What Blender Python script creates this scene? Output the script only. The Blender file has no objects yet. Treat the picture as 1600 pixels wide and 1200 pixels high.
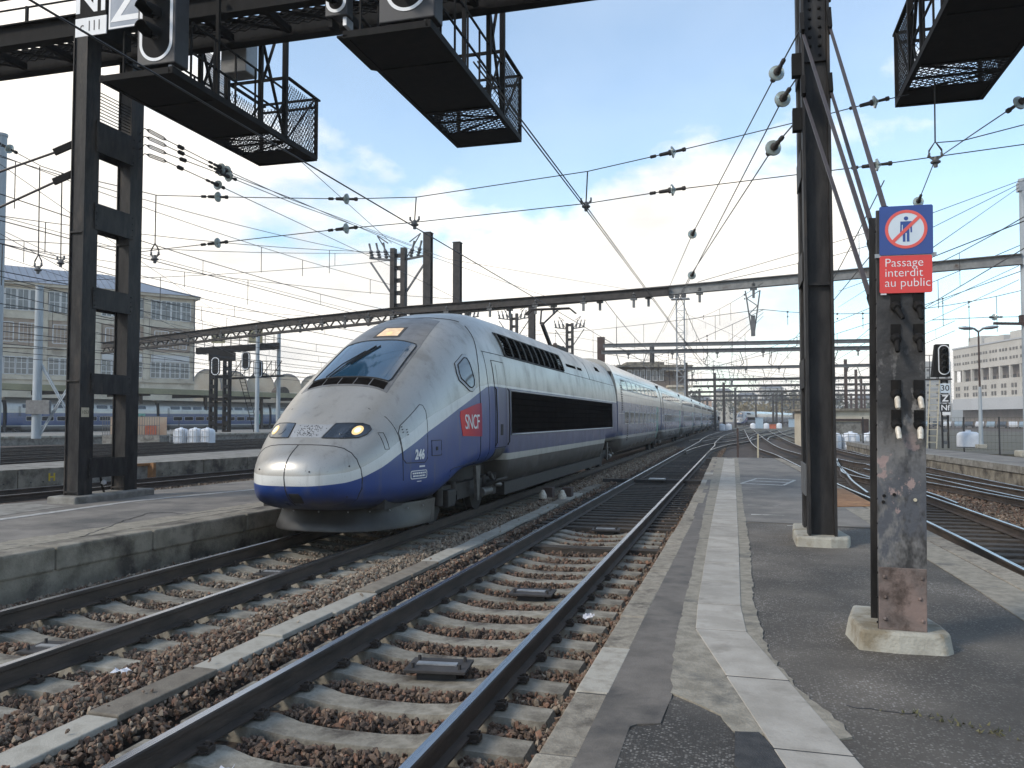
import bpy, bmesh, math, random
import numpy as np
from mathutils import Vector, Matrix, noise as mnoise
R = math.radians
rnd = random.Random(7)
SC = bpy.context.scene
COL = SC.collection

# ------------------------------------------------------------------ camera
cam_d = bpy.data.cameras.new('camera'); cam = bpy.data.objects.new('camera', cam_d); COL.objects.link(cam)
cam.location = (0, 0, 1.82); cam.rotation_euler = (R(90 + 2.44), 0, R(15.42))
cam_d.sensor_width = 36; cam_d.lens = 1290 / 1600 * 36; cam_d.clip_start = .05; cam_d.clip_end = 6000
SC.camera = cam

# ------------------------------------------------------------------ sky, sun, exposure
SUN_EL, SUN_ROT = 38, 225          # sun behind thin cloud, high on the camera's left
W = bpy.data.worlds.new('World'); SC.world = W; W.use_nodes = True
def build_world():
    nt = W.node_tree; nt.nodes.clear(); L = nt.links.new
    N = lambda t: nt.nodes.new(t)
    out = N('ShaderNodeOutputWorld'); bg = N('ShaderNodeBackground'); L(bg.outputs[0], out.inputs[0])
    sky = N('ShaderNodeTexSky'); sky.sky_type = 'NISHITA'; sky.sun_disc = False
    sky.sun_elevation = R(SUN_EL); sky.sun_rotation = R(SUN_ROT); sky.air_density = 1.0; sky.dust_density = .25; sky.ozone_density = 1.4
    tc = N('ShaderNodeTexCoord'); sep = N('ShaderNodeSeparateXYZ'); L(tc.outputs['Generated'], sep.inputs[0])
    def M(op, a, b=None, c=None, clamp=False):
        n = N('ShaderNodeMath'); n.operation = op; n.use_clamp = clamp
        for i, x in enumerate((a, b, c)):
            if x is None: continue
            if isinstance(x, (int, float)): n.inputs[i].default_value = x
            else: L(x, n.inputs[i])
        return n.outputs[0]
    # clouds live on a flat layer high above: direction / (z + k)
    zz = M('ADD', M('MAXIMUM', sep.outputs[2], 0.0), .3)
    cx = M('DIVIDE', sep.outputs[0], zz); cy = M('DIVIDE', sep.outputs[1], zz)
    comb = N('ShaderNodeCombineXYZ'); L(cx, comb.inputs[0]); L(cy, comb.inputs[1])
    def noise(scale, detail, rough, off):
        mp = N('ShaderNodeMapping'); L(comb.outputs[0], mp.inputs[0]); mp.inputs['Location'].default_value = off
        n = N('ShaderNodeTexNoise'); n.inputs['Scale'].default_value = scale; n.inputs['Detail'].default_value = detail
        n.inputs['Roughness'].default_value = rough; n.inputs['Distortion'].default_value = .25; L(mp.outputs[0], n.inputs['Vector'])
        return n.outputs['Fac']
    n1 = noise(1.15, 8, .5, CL_OFF); n2 = noise(4.5, 6, .6, (1.3, 8.2, 0))
    base = M('ADD', n1, M('MULTIPLY', M('SUBTRACT', n2, .5), .22))
    # more cloud low down and towards the sun (west), a clear stretch high over the tracks
    low = M('MULTIPLY_ADD', M('POWER', M('MINIMUM', M('MAXIMUM', sep.outputs[2], 0.0), .42), .8), -.66, .27)
    west = M('MULTIPLY_ADD', sep.outputs[0], -.13, -.055)
    cov = M('ADD', M('ADD', base, low), west)
    ramp = N('ShaderNodeValToRGB'); L(cov, ramp.inputs[0])
    ramp.color_ramp.elements[0].position = .5; ramp.color_ramp.elements[0].color = (0.14, 0.14, 0.14, 1)
    ramp.color_ramp.elements[1].position = .58; ramp.color_ramp.elements[1].color = (1, 1, 1, 1)
    # cloud shade: soft grey undersides
    n3 = noise(2.4, 7, .55, (4.1, -2.2, 0))
    cr = N('ShaderNodeValToRGB'); L(n3, cr.inputs[0])
    cr.color_ramp.elements[0].position = .3; cr.color_ramp.elements[0].color = (7.2, 7.0, 6.7, 1)
    cr.color_ramp.elements[1].position = .62; cr.color_ramp.elements[1].color = (11.4, 10.7, 9.6, 1)
    sk = N('ShaderNodeMix'); sk.data_type = 'RGBA'; sk.blend_type = 'MULTIPLY'; sk.inputs[0].default_value = 1
    L(sky.outputs[0], sk.inputs[6]); sk.inputs[7].default_value = SKY_TINT
    mx = N('ShaderNodeMix'); mx.data_type = 'RGBA'; L(ramp.outputs[0], mx.inputs[0]); L(sk.outputs[2], mx.inputs[6]); L(cr.outputs[0], mx.inputs[7])
    L(mx.outputs[2], bg.inputs[0]); bg.inputs[1].default_value = SKY_STR
CL_OFF = (0.7, -5.6, 0); SKY_TINT = (1.7, 1.9, 1.86, 1); SKY_STR = .1
build_world()
sd = bpy.data.lights.new('sun', 'SUN'); sun = bpy.data.objects.new('sun', sd); COL.objects.link(sun)
sd.energy = 1.9; sd.angle = R(12); sd.color = (1, .9, .77)
sdir = Vector((math.sin(R(SUN_ROT)) * math.cos(R(SUN_EL)), math.cos(R(SUN_ROT)) * math.cos(R(SUN_EL)), math.sin(R(SUN_EL))))
sun.rotation_euler = sdir.to_track_quat('Z', 'Y').to_euler(); sun.location = (-20, -20, 60)
SC.view_settings.view_transform = 'Standard'; SC.view_settings.look = 'None'; SC.view_settings.gamma = 1
SC.view_settings.exposure = 0.5; SC.view_settings.use_curve_mapping = False

# ------------------------------------------------------------------ materials
def nodes_of(m):
    nt = m.node_tree; return nt, nt.nodes, nt.links.new
def mat(name, c1, c2=None, scale=6, rough=.8, metal=0, bump=0, bscale=40, detail=5, stretch=(1, 1, 1), lo=.38, hi=.62, coat=0, spec=.5,
        c3=None, s3=2, lo3=.55, hi3=.7, trans=0, emit=None, estr=0, rv=.1, attr=None):
    m = bpy.data.materials.new(name); m.use_nodes = True
    nt, ns, L = nodes_of(m); b = ns['Principled BSDF']
    b.inputs['Roughness'].default_value = rough; b.inputs['Metallic'].default_value = metal
    b.inputs['Coat Weight'].default_value = coat; b.inputs['Coat Roughness'].default_value = .12
    b.inputs['Specular IOR Level'].default_value = spec
    if trans: b.inputs['Transmission Weight'].default_value = trans
    if emit: b.inputs['Emission Color'].default_value = (*emit, 1); b.inputs['Emission Strength'].default_value = estr
    b.inputs['Base Color'].default_value = (*c1, 1)
    if c2 is None and not bump: return m
    tc = ns.new('ShaderNodeTexCoord'); mp = ns.new('ShaderNodeMapping'); L(tc.outputs['Object'], mp.inputs[0]); mp.inputs['Scale'].default_value = stretch
    col = None
    if c2 is not None:
        n = ns.new('ShaderNodeTexNoise'); n.inputs['Scale'].default_value = scale; n.inputs['Detail'].default_value = detail; n.inputs['Roughness'].default_value = .62
        L(mp.outputs[0], n.inputs['Vector'])
        r = ns.new('ShaderNodeValToRGB'); L(n.outputs['Fac'], r.inputs[0])
        r.color_ramp.elements[0].position = lo; r.color_ramp.elements[0].color = (*c1, 1)
        r.color_ramp.elements[1].position = hi; r.color_ramp.elements[1].color = (*c2, 1)
        col = r.outputs[0]
        if rv:
            mr = ns.new('ShaderNodeMapRange'); L(n.outputs['Fac'], mr.inputs[0]); mr.inputs[3].default_value = max(0, rough - rv); mr.inputs[4].default_value = min(1, rough + rv)
            L(mr.outputs[0], b.inputs['Roughness'])
        if c3 is not None:
            n2 = ns.new('ShaderNodeTexNoise'); n2.inputs['Scale'].default_value = s3; n2.inputs['Detail'].default_value = 6; n2.inputs['Roughness'].default_value = .65
            L(mp.outputs[0], n2.inputs['Vector'])
            r2 = ns.new('ShaderNodeValToRGB'); L(n2.outputs['Fac'], r2.inputs[0])
            r2.color_ramp.elements[0].position = lo3; r2.color_ramp.elements[1].position = hi3
            mx = ns.new('ShaderNodeMix'); mx.data_type = 'RGBA'; L(r2.outputs[0], mx.inputs[0]); L(col, mx.inputs[6]); mx.inputs[7].default_value = (*c3, 1)
            col = mx.outputs[2]
        L(col, b.inputs['Base Color'])
    if bump:
        nb = ns.new('ShaderNodeTexNoise'); nb.inputs['Scale'].default_value = bscale; nb.inputs['Detail'].default_value = 5; L(mp.outputs[0], nb.inputs['Vector'])
        bp = ns.new('ShaderNodeBump'); bp.inputs['Strength'].default_value = bump; bp.inputs['Distance'].default_value = .01
        L(nb.outputs['Fac'], bp.inputs['Height']); L(bp.outputs[0], b.inputs['Normal'])
    return m
def tint_random(m, amt=.25, hue=None):
    """per-object brightness variation of the base colour"""
    nt, ns, L = nodes_of(m); b = ns['Principled BSDF']; oi = ns.new('ShaderNodeObjectInfo')
    mr = ns.new('ShaderNodeMapRange'); L(oi.outputs['Random'], mr.inputs[0]); mr.inputs[3].default_value = 1 - amt; mr.inputs[4].default_value = 1 + amt
    hs = ns.new('ShaderNodeHueSaturation'); L(mr.outputs[0], hs.inputs['Value'])
    lk = b.inputs['Base Color'].links
    if lk: L(lk[0].from_socket, hs.inputs['Color'])
    else: hs.inputs['Color'].default_value = b.inputs['Base Color'].default_value
    L(hs.outputs[0], b.inputs['Base Color'])
    return m
MT = {}
def build_mats():
    m = MT
    m['ground'] = mat('ground', (.035, .026, .02), (.085, .062, .047), 3, .95, bump=.9, bscale=14, detail=8, c3=(.05, .045, .038), s3=.3)
    m['asphalt'] = asphalt('asphalt', (.068, .058, .047), (.125, .109, .09), .5)
    m['asphalt_coarse'] = asphalt('asphalt_coarse', (.04, .035, .03), (.075, .067, .058), .55)
    m['asphalt_smooth'] = mat('asphalt_smooth', (.1, .087, .073), (.15, .132, .113), 5, .8, bump=.35, bscale=90, c3=(.06, .054, .048), s3=1.6, lo3=.52, hi3=.68)
    m['asphalt_left'] = mat('asphalt_left', (.14, .127, .11), (.2, .182, .16), 2.2, .85, bump=.35, bscale=80, c3=(.08, .076, .07), s3=.7, lo3=.5, hi3=.66)
    m['asphalt_dark'] = mat('asphalt_dark', (.022, .022, .023), (.045, .044, .044), 14, .8, bump=.6, bscale=120)
    m['slab'] = tint_random(mat('slab', (.29, .266, .228), (.375, .348, .305), 4, .85, bump=.3, bscale=60, c3=(.22, .2, .168), s3=3.5, lo3=.56, hi3=.74), .1)
    m['mortar'] = mat('mortar', (.19, .17, .133), (.285, .258, .208), 9, .92, bump=.8, bscale=55, c3=(.1, .096, .085), s3=2.5)
    m['kerb'] = tint_random(mat('kerb', (.19, .165, .128), (.29, .258, .205), 16, .92, bump=.7, bscale=70, c3=(.075, .062, .05), s3=5, lo3=.54, hi3=.7), .14)
    m['kerb_white'] = mat('kerb_white', (.35, .325, .275), (.24, .215, .175), 9, .85, bump=.5, bscale=60, lo=.45, hi=.68)
    m['kerb_brown'] = mat('kerb_brown', (.07, .047, .04), (.11, .08, .068), 9, .85, bump=.5, bscale=60)
    m['concrete'] = mat('concrete', (.17, .16, .14), (.255, .245, .22), 5, .9, bump=.5, bscale=45, c3=(.09, .083, .07), s3=2, lo3=.5, hi3=.68)
    m['concrete_dark'] = mat('concrete_dark', (.15, .133, .103), (.26, .235, .19), 3, .92, bump=.8, bscale=40, c3=(.06, .051, .042), s3=1.6, lo3=.48, hi3=.64)
    m['concrete_pale'] = mat('concrete_pale', (.3, .285, .24), (.4, .385, .33), 6, .9, bump=.7, bscale=50, c3=(.19, .16, .11), s3=3, lo3=.5, hi3=.64)
    m['sleeper'] = tint_random(mat('sleeper', (.19, .172, .136), (.29, .268, .222), 9, .92, bump=.6, bscale=60, c3=(.07, .058, .046), s3=4, lo3=.5, hi3=.68), .16)
    m['timber'] = tint_random(mat('timber', (.03, .024, .019), (.085, .07, .056), 6, .9, bump=.7, bscale=30, stretch=(1, 9, 9)), .3)
    m['lid_white'] = tint_random(mat('lid_white', (.33, .31, .265), (.23, .212, .175), 6, .88, bump=.4, bscale=60, lo=.45, hi=.7), .1)
    m['lid_brown'] = tint_random(mat('lid_brown', (.19, .165, .13), (.13, .11, .086), 6, .92, bump=.6, bscale=60), .15)
    m['rail_side'] = mat('rail_side', (.034, .025, .019), (.07, .051, .039), 8, .75, bump=.4, bscale=60, stretch=(1, .25, 1))
    m['rail_top'] = mat('rail_top', (.36, .38, .42), (.46, .47, .5), 5, .28, metal=1, stretch=(6, .2, 1))
    m['rail_dull'] = mat('rail_dull', (.2, .2, .21), (.32, .32, .33), 5, .34, metal=1, stretch=(6, .2, 1))
    m['steel_black'] = mat('steel_black', (.006, .0058, .0058), (.014, .013, .0125), 5, .8, spec=.2, bump=.25, bscale=35, c3=(.022, .017, .014), s3=3, lo3=.6, hi3=.8, stretch=(1, 1, .35))
    m['steel_pillar'] = mat('steel_pillar', (.011, .0105, .011), (.032, .03, .029), 7, .6, spec=.3, bump=.5, bscale=30, c3=(.075, .058, .045), s3=3.2, lo3=.55, hi3=.78, stretch=(1, 1, .3))
    m['steel_grey'] = mat('steel_grey', (.1, .105, .11), (.15, .155, .16), 5, .55, metal=.2, bump=.1, bscale=40)
    m['steel_beam'] = mat('steel_beam', (.15, .155, .155), (.22, .225, .22), 4, .55, c3=(.07, .05, .04), s3=2, lo3=.58, hi3=.72, stretch=(1, 1, 1))
    m['steel_dark'] = mat('steel_dark', (.02, .018, .017), (.045, .04, .038), 4, .7)
    m['steel_brown'] = mat('steel_brown', (.045, .028, .024), (.07, .045, .04), 4, .7)
    m['pole_blue'] = mat('pole_blue', (.27, .31, .34), (.36, .4, .43), 2, .5, stretch=(1, 1, .2))
    m['galv'] = mat('galv', (.28, .29, .3), (.38, .39, .4), 12, .42, metal=.6)
    m['strut'] = mat('strut', (.04, .033, .035), (.06, .05, .05), 6, .55)
    m['wire'] = mat('wire', (.035, .036, .038), rough=.45, metal=.5)
    m['glass_ins'] = mat('glass_ins', (.52, .6, .58), rough=.08, spec=.8, trans=.55)
    m['porcelain'] = mat('porcelain', (.62, .58, .5), (.42, .36, .28), 25, .35)
    m['rust'] = mat('rust', (.21, .1, .04), (.32, .17, .075), 3, .9, bump=.3, bscale=40, c3=(.12, .055, .025), s3=5)
    m['paint_red'] = mat('paint_red', (.64, .035, .03), (.58, .04, .035), 3, .35, coat=.2)
    m['paint_blue'] = mat('paint_blue', (.018, .05, .22), (.022, .06, .25), 3, .35, coat=.2)
    m['paint_white'] = mat('paint_white', (.74, .75, .76), (.66, .67, .68), 4, .45)
    m['sign_face'] = mat('sign_face', (.56, .63, .68), (.5, .57, .63), 3, .4)
    m['sign_grey'] = mat('sign_grey', (.25, .29, .35), (.2, .24, .3), 3, .5)
    m['ink'] = mat('ink', (.02, .02, .022), rough=.5)
    m['ring_red'] = mat('ring_red', (.68, .1, .08), (.62, .09, .075), 3, .4)
    m['tag'] = mat('tag', (.5, .45, .33), (.42, .37, .26), 6, .6)
    m['yellow'] = mat('yellow', (.5, .36, .03), rough=.7)
    m['mark'] = mat('mark', (.46, .45, .42), (.2, .192, .18), 14, .85, lo=.5, hi=.66)
    m['line_white'] = mat('line_white', (.38, .375, .355), (.2, .197, .19), 6, .85, lo=.45, hi=.7)
    m['paper'] = mat('paper', (.6, .6, .63), (.5, .5, .52), 8, .8)
    m['moss'] = mat('moss', (.085, .085, .04), (.14, .13, .07), 20, .95, bump=.6, bscale=90)
    m['plastic_white'] = mat('plastic_white', (.7, .73, .77), (.6, .63, .67), 3, .4)
    m['tank'] = m['plastic_white']
    m['cabinet'] = mat('cabinet', (.34, .44, .52), (.29, .38, .46), 3, .5)
    m['orange'] = mat('orange', (.5, .13, .06), (.4, .1, .05), 3, .6)
    # train
    m['glass_wind'] = mat('glass_wind', (.012, .045, .085), (.018, .06, .105), 1.2, .06, spec=1.0, coat=.8, rv=.02)  # blue of the reflected sky is put into the base colour
    m['glass_dark'] = mat('glass_dark', (.01, .012, .014), rough=.06, spec=.9)
    m['glass_side'] = mat('glass_side', (.09, .105, .115), rough=.08, spec=.9)
    m['rubber'] = mat('rubber', (.012, .012, .013), rough=.7)
    m['surround'] = mat('surround', (.16, .16, .16), (.115, .113, .11), 3, .45, bump=.05, c3=(.07, .067, .064), s3=4, lo3=.55, hi3=.75, coat=.2)
    m['black_panel'] = mat('black_panel', (.007, .0065, .0065), (.011, .010, .010), 3, .95, spec=.0)
    m['grille'] = mat('grille', (.005, .005, .005), rough=.95, spec=.0)
    m['vent_edge'] = mat('vent_edge', (.05, .048, .045), rough=.6)
    m['hl_case'] = mat('hl_case', (.03, .04, .055), rough=.12, spec=.9, coat=.5)
    m['lamp'] = mat('lamp', (.5, .36, .18), emit=(1, .66, .28), estr=.55, rough=.3)
    m['lamp_core'] = mat('lamp_core', (.8, .7, .5), emit=(1, .84, .55), estr=.8, rough=.3)
    m['lamp_soft'] = mat('lamp_soft', (.8, .6, .4), (.5, .36, .22), 6, .3, emit=(1, .62, .28), estr=.28)
    m['bogie'] = mat('bogie', (.012, .011, .0105), (.03, .027, .025), 8, .75, bump=.3, bscale=40)
    m['bogie_grey'] = mat('bogie_grey', (.09, .086, .08), (.05, .047, .044), 8, .55)
    m['plow'] = mat('plow', (.038, .036, .034), (.022, .021, .02), 2, .42, metal=.2, c3=(.02, .019, .018), s3=3, lo3=.5, hi3=.72)
    m['gap'] = mat('gap', (.022, .022, .024), rough=.8)
    m['logo_red'] = logo_mat()
    m['vent_panel'] = mat('vent_panel', (.36, .37, .38), (.3, .31, .32), 6, .4, metal=.2)
    m['aqua'] = mat('aqua', (.1, .36, .3), (.08, .3, .25), 2, .3, coat=.3)
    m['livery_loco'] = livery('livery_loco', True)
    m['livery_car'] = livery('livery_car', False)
    m['post_face'] = post_face()
    m['post_plate'] = mat('post_plate', (.2, .145, .125), (.13, .105, .095), 5, .75, bump=.5, bscale=30, c3=(.055, .038, .03), s3=4.5, lo3=.47, hi3=.6)
    # background
    m['wall_cream'] = mat('wall_cream', (.46, .41, .32), (.56, .51, .41), .5, .9, c3=(.3, .255, .2), s3=.35, lo3=.52, hi3=.68)
    m['wall_brick'] = mat('wall_brick', (.3, .22, .165), (.34, .28, .215), .9, .9)
    m['frame_white'] = mat('frame_white', (.56, .56, .55), rough=.6)
    m['pane'] = mat('pane', (.085, .09, .095), (.15, .155, .16), .35, .15, spec=.7)
    m['blind'] = mat('blind', (.22, .21, .2), (.28, .27, .25), .5, .7)
    m['zinc'] = mat('zinc', (.21, .24, .28), (.26, .29, .34), .3, .45, metal=.3, stretch=(1, 1, 1))
    m['slate'] = mat('slate', (.12, .13, .145), (.17, .18, .2), .6, .6)
    m['canopy_edge'] = mat('canopy_edge', (.26, .245, .15), (.2, .19, .12), .6, .8)
    m['shed'] = mat('shed', (.44, .36, .26), (.5, .44, .34), .4, .9)
    m['office'] = mat('office', (.4, .385, .35), (.46, .445, .41), .12, .9)
    m['office_band'] = mat('office_band', (.36, .38, .4), (.4, .42, .44), .1, .8)
    m['gallery'] = mat('gallery', (.14, .12, .105), (.2, .17, .15), .3, .9)
    m['win_dark'] = mat('win_dark', (.06, .058, .055), rough=.3)
    m['leaf_far'] = mat('leaf_far', (.045, .055, .032), (.085, .085, .05), .6, .95)
    m['leaf_ochre'] = mat('leaf_ochre', (.15, .12, .055), (.2, .16, .08), .6, .95)
    m['bark'] = mat('bark', (.05, .04, .032), (.08, .066, .053), 3, .95)
    m['hill'] = mat('hill', (.1, .11, .1), (.16, .165, .15), .02, 1)
    m['salmon'] = mat('salmon', (.55, .35, .24), (.5, .34, .26), .2, .9)
    m['car_a'] = mat('car_a', (.2, .26, .3), rough=.25, coat=.6); m['car_b'] = mat('car_b', (.04, .05, .06), rough=.25, coat=.6)
    m['car_c'] = mat('car_c', (.45, .47, .48), rough=.25, coat=.6)
    m['grass'] = mat('grass', (.05, .045, .034), (.11, .1, .07), 1.2, .95, c3=(.075, .08, .045), s3=.4)
def asphalt(name, c1, c2, spk):
    """binder with pale stone chips and larger damp or worn areas"""
    m = mat(name, c1, c2, 1.1, .82, bump=.9, bscale=150, detail=7, lo=.35, hi=.7)
    nt, ns, L = nodes_of(m); b = ns['Principled BSDF']
    tc = ns.new('ShaderNodeTexCoord'); v = ns.new('ShaderNodeTexVoronoi'); v.inputs['Scale'].default_value = 70; v.inputs['Randomness'].default_value = 1
    L(tc.outputs['Object'], v.inputs['Vector'])
    rr = ns.new('ShaderNodeSeparateColor'); L(v.outputs['Color'], rr.inputs[0])
    gt = ns.new('ShaderNodeMapRange'); L(rr.outputs[0], gt.inputs[0]); gt.inputs[1].default_value = 1 - spk; gt.inputs[2].default_value = 1.0; gt.inputs[3].default_value = 0; gt.inputs[4].default_value = .95
    dd = ns.new('ShaderNodeMapRange'); L(v.outputs['Distance'], dd.inputs[0]); dd.inputs[1].default_value = .3; dd.inputs[2].default_value = .62; dd.inputs[3].default_value = 1; dd.inputs[4].default_value = 0
    mu = ns.new('ShaderNodeMath'); mu.operation = 'MULTIPLY'; L(gt.outputs[0], mu.inputs[0]); L(dd.outputs[0], mu.inputs[1])
    nw = ns.new('ShaderNodeTexNoise'); nw.inputs['Scale'].default_value = 1.7; nw.inputs['Detail'].default_value = 7; L(tc.outputs['Object'], nw.inputs['Vector'])
    rw_ = ns.new('ShaderNodeMapRange'); L(nw.outputs['Fac'], rw_.inputs[0]); rw_.inputs[1].default_value = .36; rw_.inputs[2].default_value = .62; rw_.inputs[3].default_value = .18; rw_.inputs[4].default_value = 1
    mu2 = ns.new('ShaderNodeMath'); mu2.operation = 'MULTIPLY'; L(mu.outputs[0], mu2.inputs[0]); L(rw_.outputs[0], mu2.inputs[1]); mu = mu2
    mx = ns.new('ShaderNodeMix'); mx.data_type = 'RGBA'; L(mu.outputs[0], mx.inputs[0]); L(b.inputs['Base Color'].links[0].from_socket, mx.inputs[6]); mx.inputs[7].default_value = (.34, .32, .29, 1)
    n4 = ns.new('ShaderNodeTexNoise'); n4.inputs['Scale'].default_value = .55; n4.inputs['Detail'].default_value = 6; L(tc.outputs['Object'], n4.inputs['Vector'])
    r4 = ns.new('ShaderNodeMapRange'); L(n4.outputs['Fac'], r4.inputs[0]); r4.inputs[1].default_value = .35; r4.inputs[2].default_value = .7; r4.inputs[3].default_value = .62; r4.inputs[4].default_value = 1.4
    hs = ns.new('ShaderNodeHueSaturation'); L(mx.outputs[2], hs.inputs['Color']); L(r4.outputs[0], hs.inputs['Value'])
    L(hs.outputs[0], b.inputs['Base Color'])
    return m
def post_face():
    """old tarred steel: sooty at the top, scraped and patched with grey and pink primer lower down"""
    m = mat('post_face', (.02, .019, .019), (.04, .038, .037), 9, .6, bump=.5, bscale=28)
    nt, ns, L = nodes_of(m); b = ns['Principled BSDF']; tc = ns.new('ShaderNodeTexCoord'); sp = ns.new('ShaderNodeSeparateXYZ'); L(tc.outputs['Object'], sp.inputs[0])
    col = b.inputs['Base Color'].links[0].from_socket
    for seed, sc, c, z0, z1, lo, hi, st in ((3.1, 3.2, (.15, .145, .14), .8, 1.75, .46, .56, (1, 1, .55)), (7.7, 3.6, (.07, .074, .085), .75, 1.5, .44, .5, (1, 1, .5)), (1.9, 6.5, (.27, .2, .185), .6, 1.7, .59, .63, (1, 1, .8)), (5.4, 9, (.2, .19, .18), 1.75, 2.2, .55, .64, (1, 1, .6))):
        mp = ns.new('ShaderNodeMapping'); L(tc.outputs['Object'], mp.inputs[0]); mp.inputs['Location'].default_value = (seed, seed, seed); mp.inputs['Scale'].default_value = st
        n = ns.new('ShaderNodeTexNoise'); n.inputs['Scale'].default_value = sc; n.inputs['Detail'].default_value = 5; n.inputs['Roughness'].default_value = .7; L(mp.outputs[0], n.inputs['Vector'])
        r = ns.new('ShaderNodeMapRange'); L(n.outputs['Fac'], r.inputs[0]); r.inputs[1].default_value = lo; r.inputs[2].default_value = hi
        z = ns.new('ShaderNodeMapRange'); L(sp.outputs[2], z.inputs[0]); z.inputs[1].default_value = z1 + .15; z.inputs[2].default_value = z1 - .15
        z2 = ns.new('ShaderNodeMapRange'); L(sp.outputs[2], z2.inputs[0]); z2.inputs[1].default_value = z0 - .1; z2.inputs[2].default_value = z0 + .1
        k = ns.new('ShaderNodeMath'); k.operation = 'MULTIPLY'; L(r.outputs[0], k.inputs[0]); L(z.outputs[0], k.inputs[1]); k2 = ns.new('ShaderNodeMath'); k2.operation = 'MULTIPLY'; L(k.outputs[0], k2.inputs[0]); L(z2.outputs[0], k2.inputs[1])
        mx = ns.new('ShaderNodeMix'); mx.data_type = 'RGBA'; L(k2.outputs[0], mx.inputs[0]); L(col, mx.inputs[6]); mx.inputs[7].default_value = (*c, 1); col = mx.outputs[2]
    L(col, b.inputs['Base Color']); return m
def logo_mat():
    m = mat('logo_red', (.5, .02, .03), (.5, .02, .03), 2, .5, spec=.25)
    nt, ns, L = nodes_of(m); b = ns['Principled BSDF']
    tc = ns.new('ShaderNodeTexCoord'); sp = ns.new('ShaderNodeSeparateXYZ'); L(tc.outputs['Object'], sp.inputs[0])
    r = ns.new('ShaderNodeMapRange'); L(sp.outputs[1], r.inputs[0]); r.inputs[1].default_value = 3.4; r.inputs[2].default_value = 4.55
    cr = ns.new('ShaderNodeValToRGB'); L(r.outputs[0], cr.inputs[0])
    cr.color_ramp.elements[0].color = (.62, .035, .03, 1); cr.color_ramp.elements[1].color = (.3, .012, .06, 1)
    L(cr.outputs[0], b.inputs['Base Color'])
    return m
def livery(name, loco):
    m = bpy.data.materials.new(name); m.use_nodes = True
    nt, ns, L = nodes_of(m); b = ns['Principled BSDF']
    tc = ns.new('ShaderNodeTexCoord'); sp = ns.new('ShaderNodeSeparateXYZ'); L(tc.outputs['Object'], sp.inputs[0])
    y, z = sp.outputs[1], sp.outputs[2]
    def M(op, a, bb=None, c=None):
        n = ns.new('ShaderNodeMath'); n.operation = op
        for i, x in enumerate((a, bb, c)):
            if x is None: continue
            if isinstance(x, (int, float)): n.inputs[i].default_value = x
            else: L(x, n.inputs[i])
        return n.outputs[0]
    def mix(f, a, c):
        n = ns.new('ShaderNodeMix'); n.data_type = 'RGBA'
        if isinstance(f, (int, float)): n.inputs[0].default_value = f
        else: L(f, n.inputs[0])
        for k, x in ((6, a), (7, c)):
            if isinstance(x, tuple): n.inputs[k].default_value = (*x, 1)
            else: L(x, n.inputs[k])
        return n.outputs[2]
    def noise(s, st=(1, 1, 1), d=6):
        mp = ns.new('ShaderNodeMapping'); L(tc.outputs['Object'], mp.inputs[0]); mp.inputs['Scale'].default_value = st
        n = ns.new('ShaderNodeTexNoise'); n.inputs['Scale'].default_value = s; n.inputs['Detail'].default_value = d; n.inputs['Roughness'].default_value = .6
        L(mp.outputs[0], n.inputs['Vector']); return n.outputs['Fac']
    def rng(x, a, c, o0=0, o1=1):
        n = ns.new('ShaderNodeMapRange'); n.interpolation_type = 'SMOOTHSTEP'; L(x, n.inputs[0])
        n.inputs[1].default_value = a; n.inputs[2].default_value = c; n.inputs[3].default_value = o0; n.inputs[4].default_value = o1; return n.outputs[0]
    def curve(pts, xs, ys):
        n = ns.new('ShaderNodeFloatCurve'); L(M('DIVIDE', y, xs), n.inputs['Value']); c = n.mapping.curves[0]
        c.points[0].location = (0, pts[0][1] / ys); c.points[1].location = (1, pts[-1][1] / ys)
        for px, py in pts[1:-1]: c.points.new(px / xs, py / ys)
        for q in c.points: q.handle_type = 'VECTOR'
        n.mapping.update(); return M('MULTIPLY', n.outputs[0], ys)
    silver, white, blue, grey = (.41, .395, .365), (.6, .605, .585), (.01, .042, .19), (.15, .148, .145)
    if loco:
        zb = curve([(0, .9), (.43, .94), (.67, 1.0), (1.0, 1.13), (1.33, 1.29), (2.12, 1.61), (3.3, 1.98), (4.53, 2.33), (4.9, 2.43), (5.2, 2.46), (25, 2.46)], 25, 4)
        w = curve([(0, .14), (.6, .14), (1.4, .18), (2.4, .2), (4.5, .11), (4.8, .05), (25, .03)], 25, 1)
        aft = M('GREATER_THAN', y, 5.62)
        col = mix(M('LESS_THAN', z, M('ADD', zb, w)), silver, white)
        bl = mix(aft, blue, (.035, .052, .135)); msk = M('GREATER_THAN', z, M('ADD', zb, w))
        col = mix(M('LESS_THAN', z, zb), col, bl)
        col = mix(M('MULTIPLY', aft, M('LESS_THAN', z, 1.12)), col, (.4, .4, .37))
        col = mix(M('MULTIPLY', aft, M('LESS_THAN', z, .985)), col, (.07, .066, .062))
    else:
        msk = M('GREATER_THAN', z, 2.52)
        col = mix(M('LESS_THAN', z, 2.52), silver, (.022, .06, .175))
        col = mix(M('LESS_THAN', z, 1.15), col, (.5, .5, .47))
        col = mix(M('LESS_THAN', z, 1.03), col, grey)
    # road film and streaks, then darker towards the bottom
    st = noise(2.2, (1, .7, .5)); st2 = noise(7, (1, 1, .14)); fine = noise(30)
    col = mix(M('MULTIPLY', rng(st, .46, .72, 0, .55 if loco else .22), M('MULTIPLY', rng(y, .8, 3.2, .12, 1), M('MULTIPLY_ADD', msk, .65, .35))), col, (.2, .182, .15))
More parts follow.
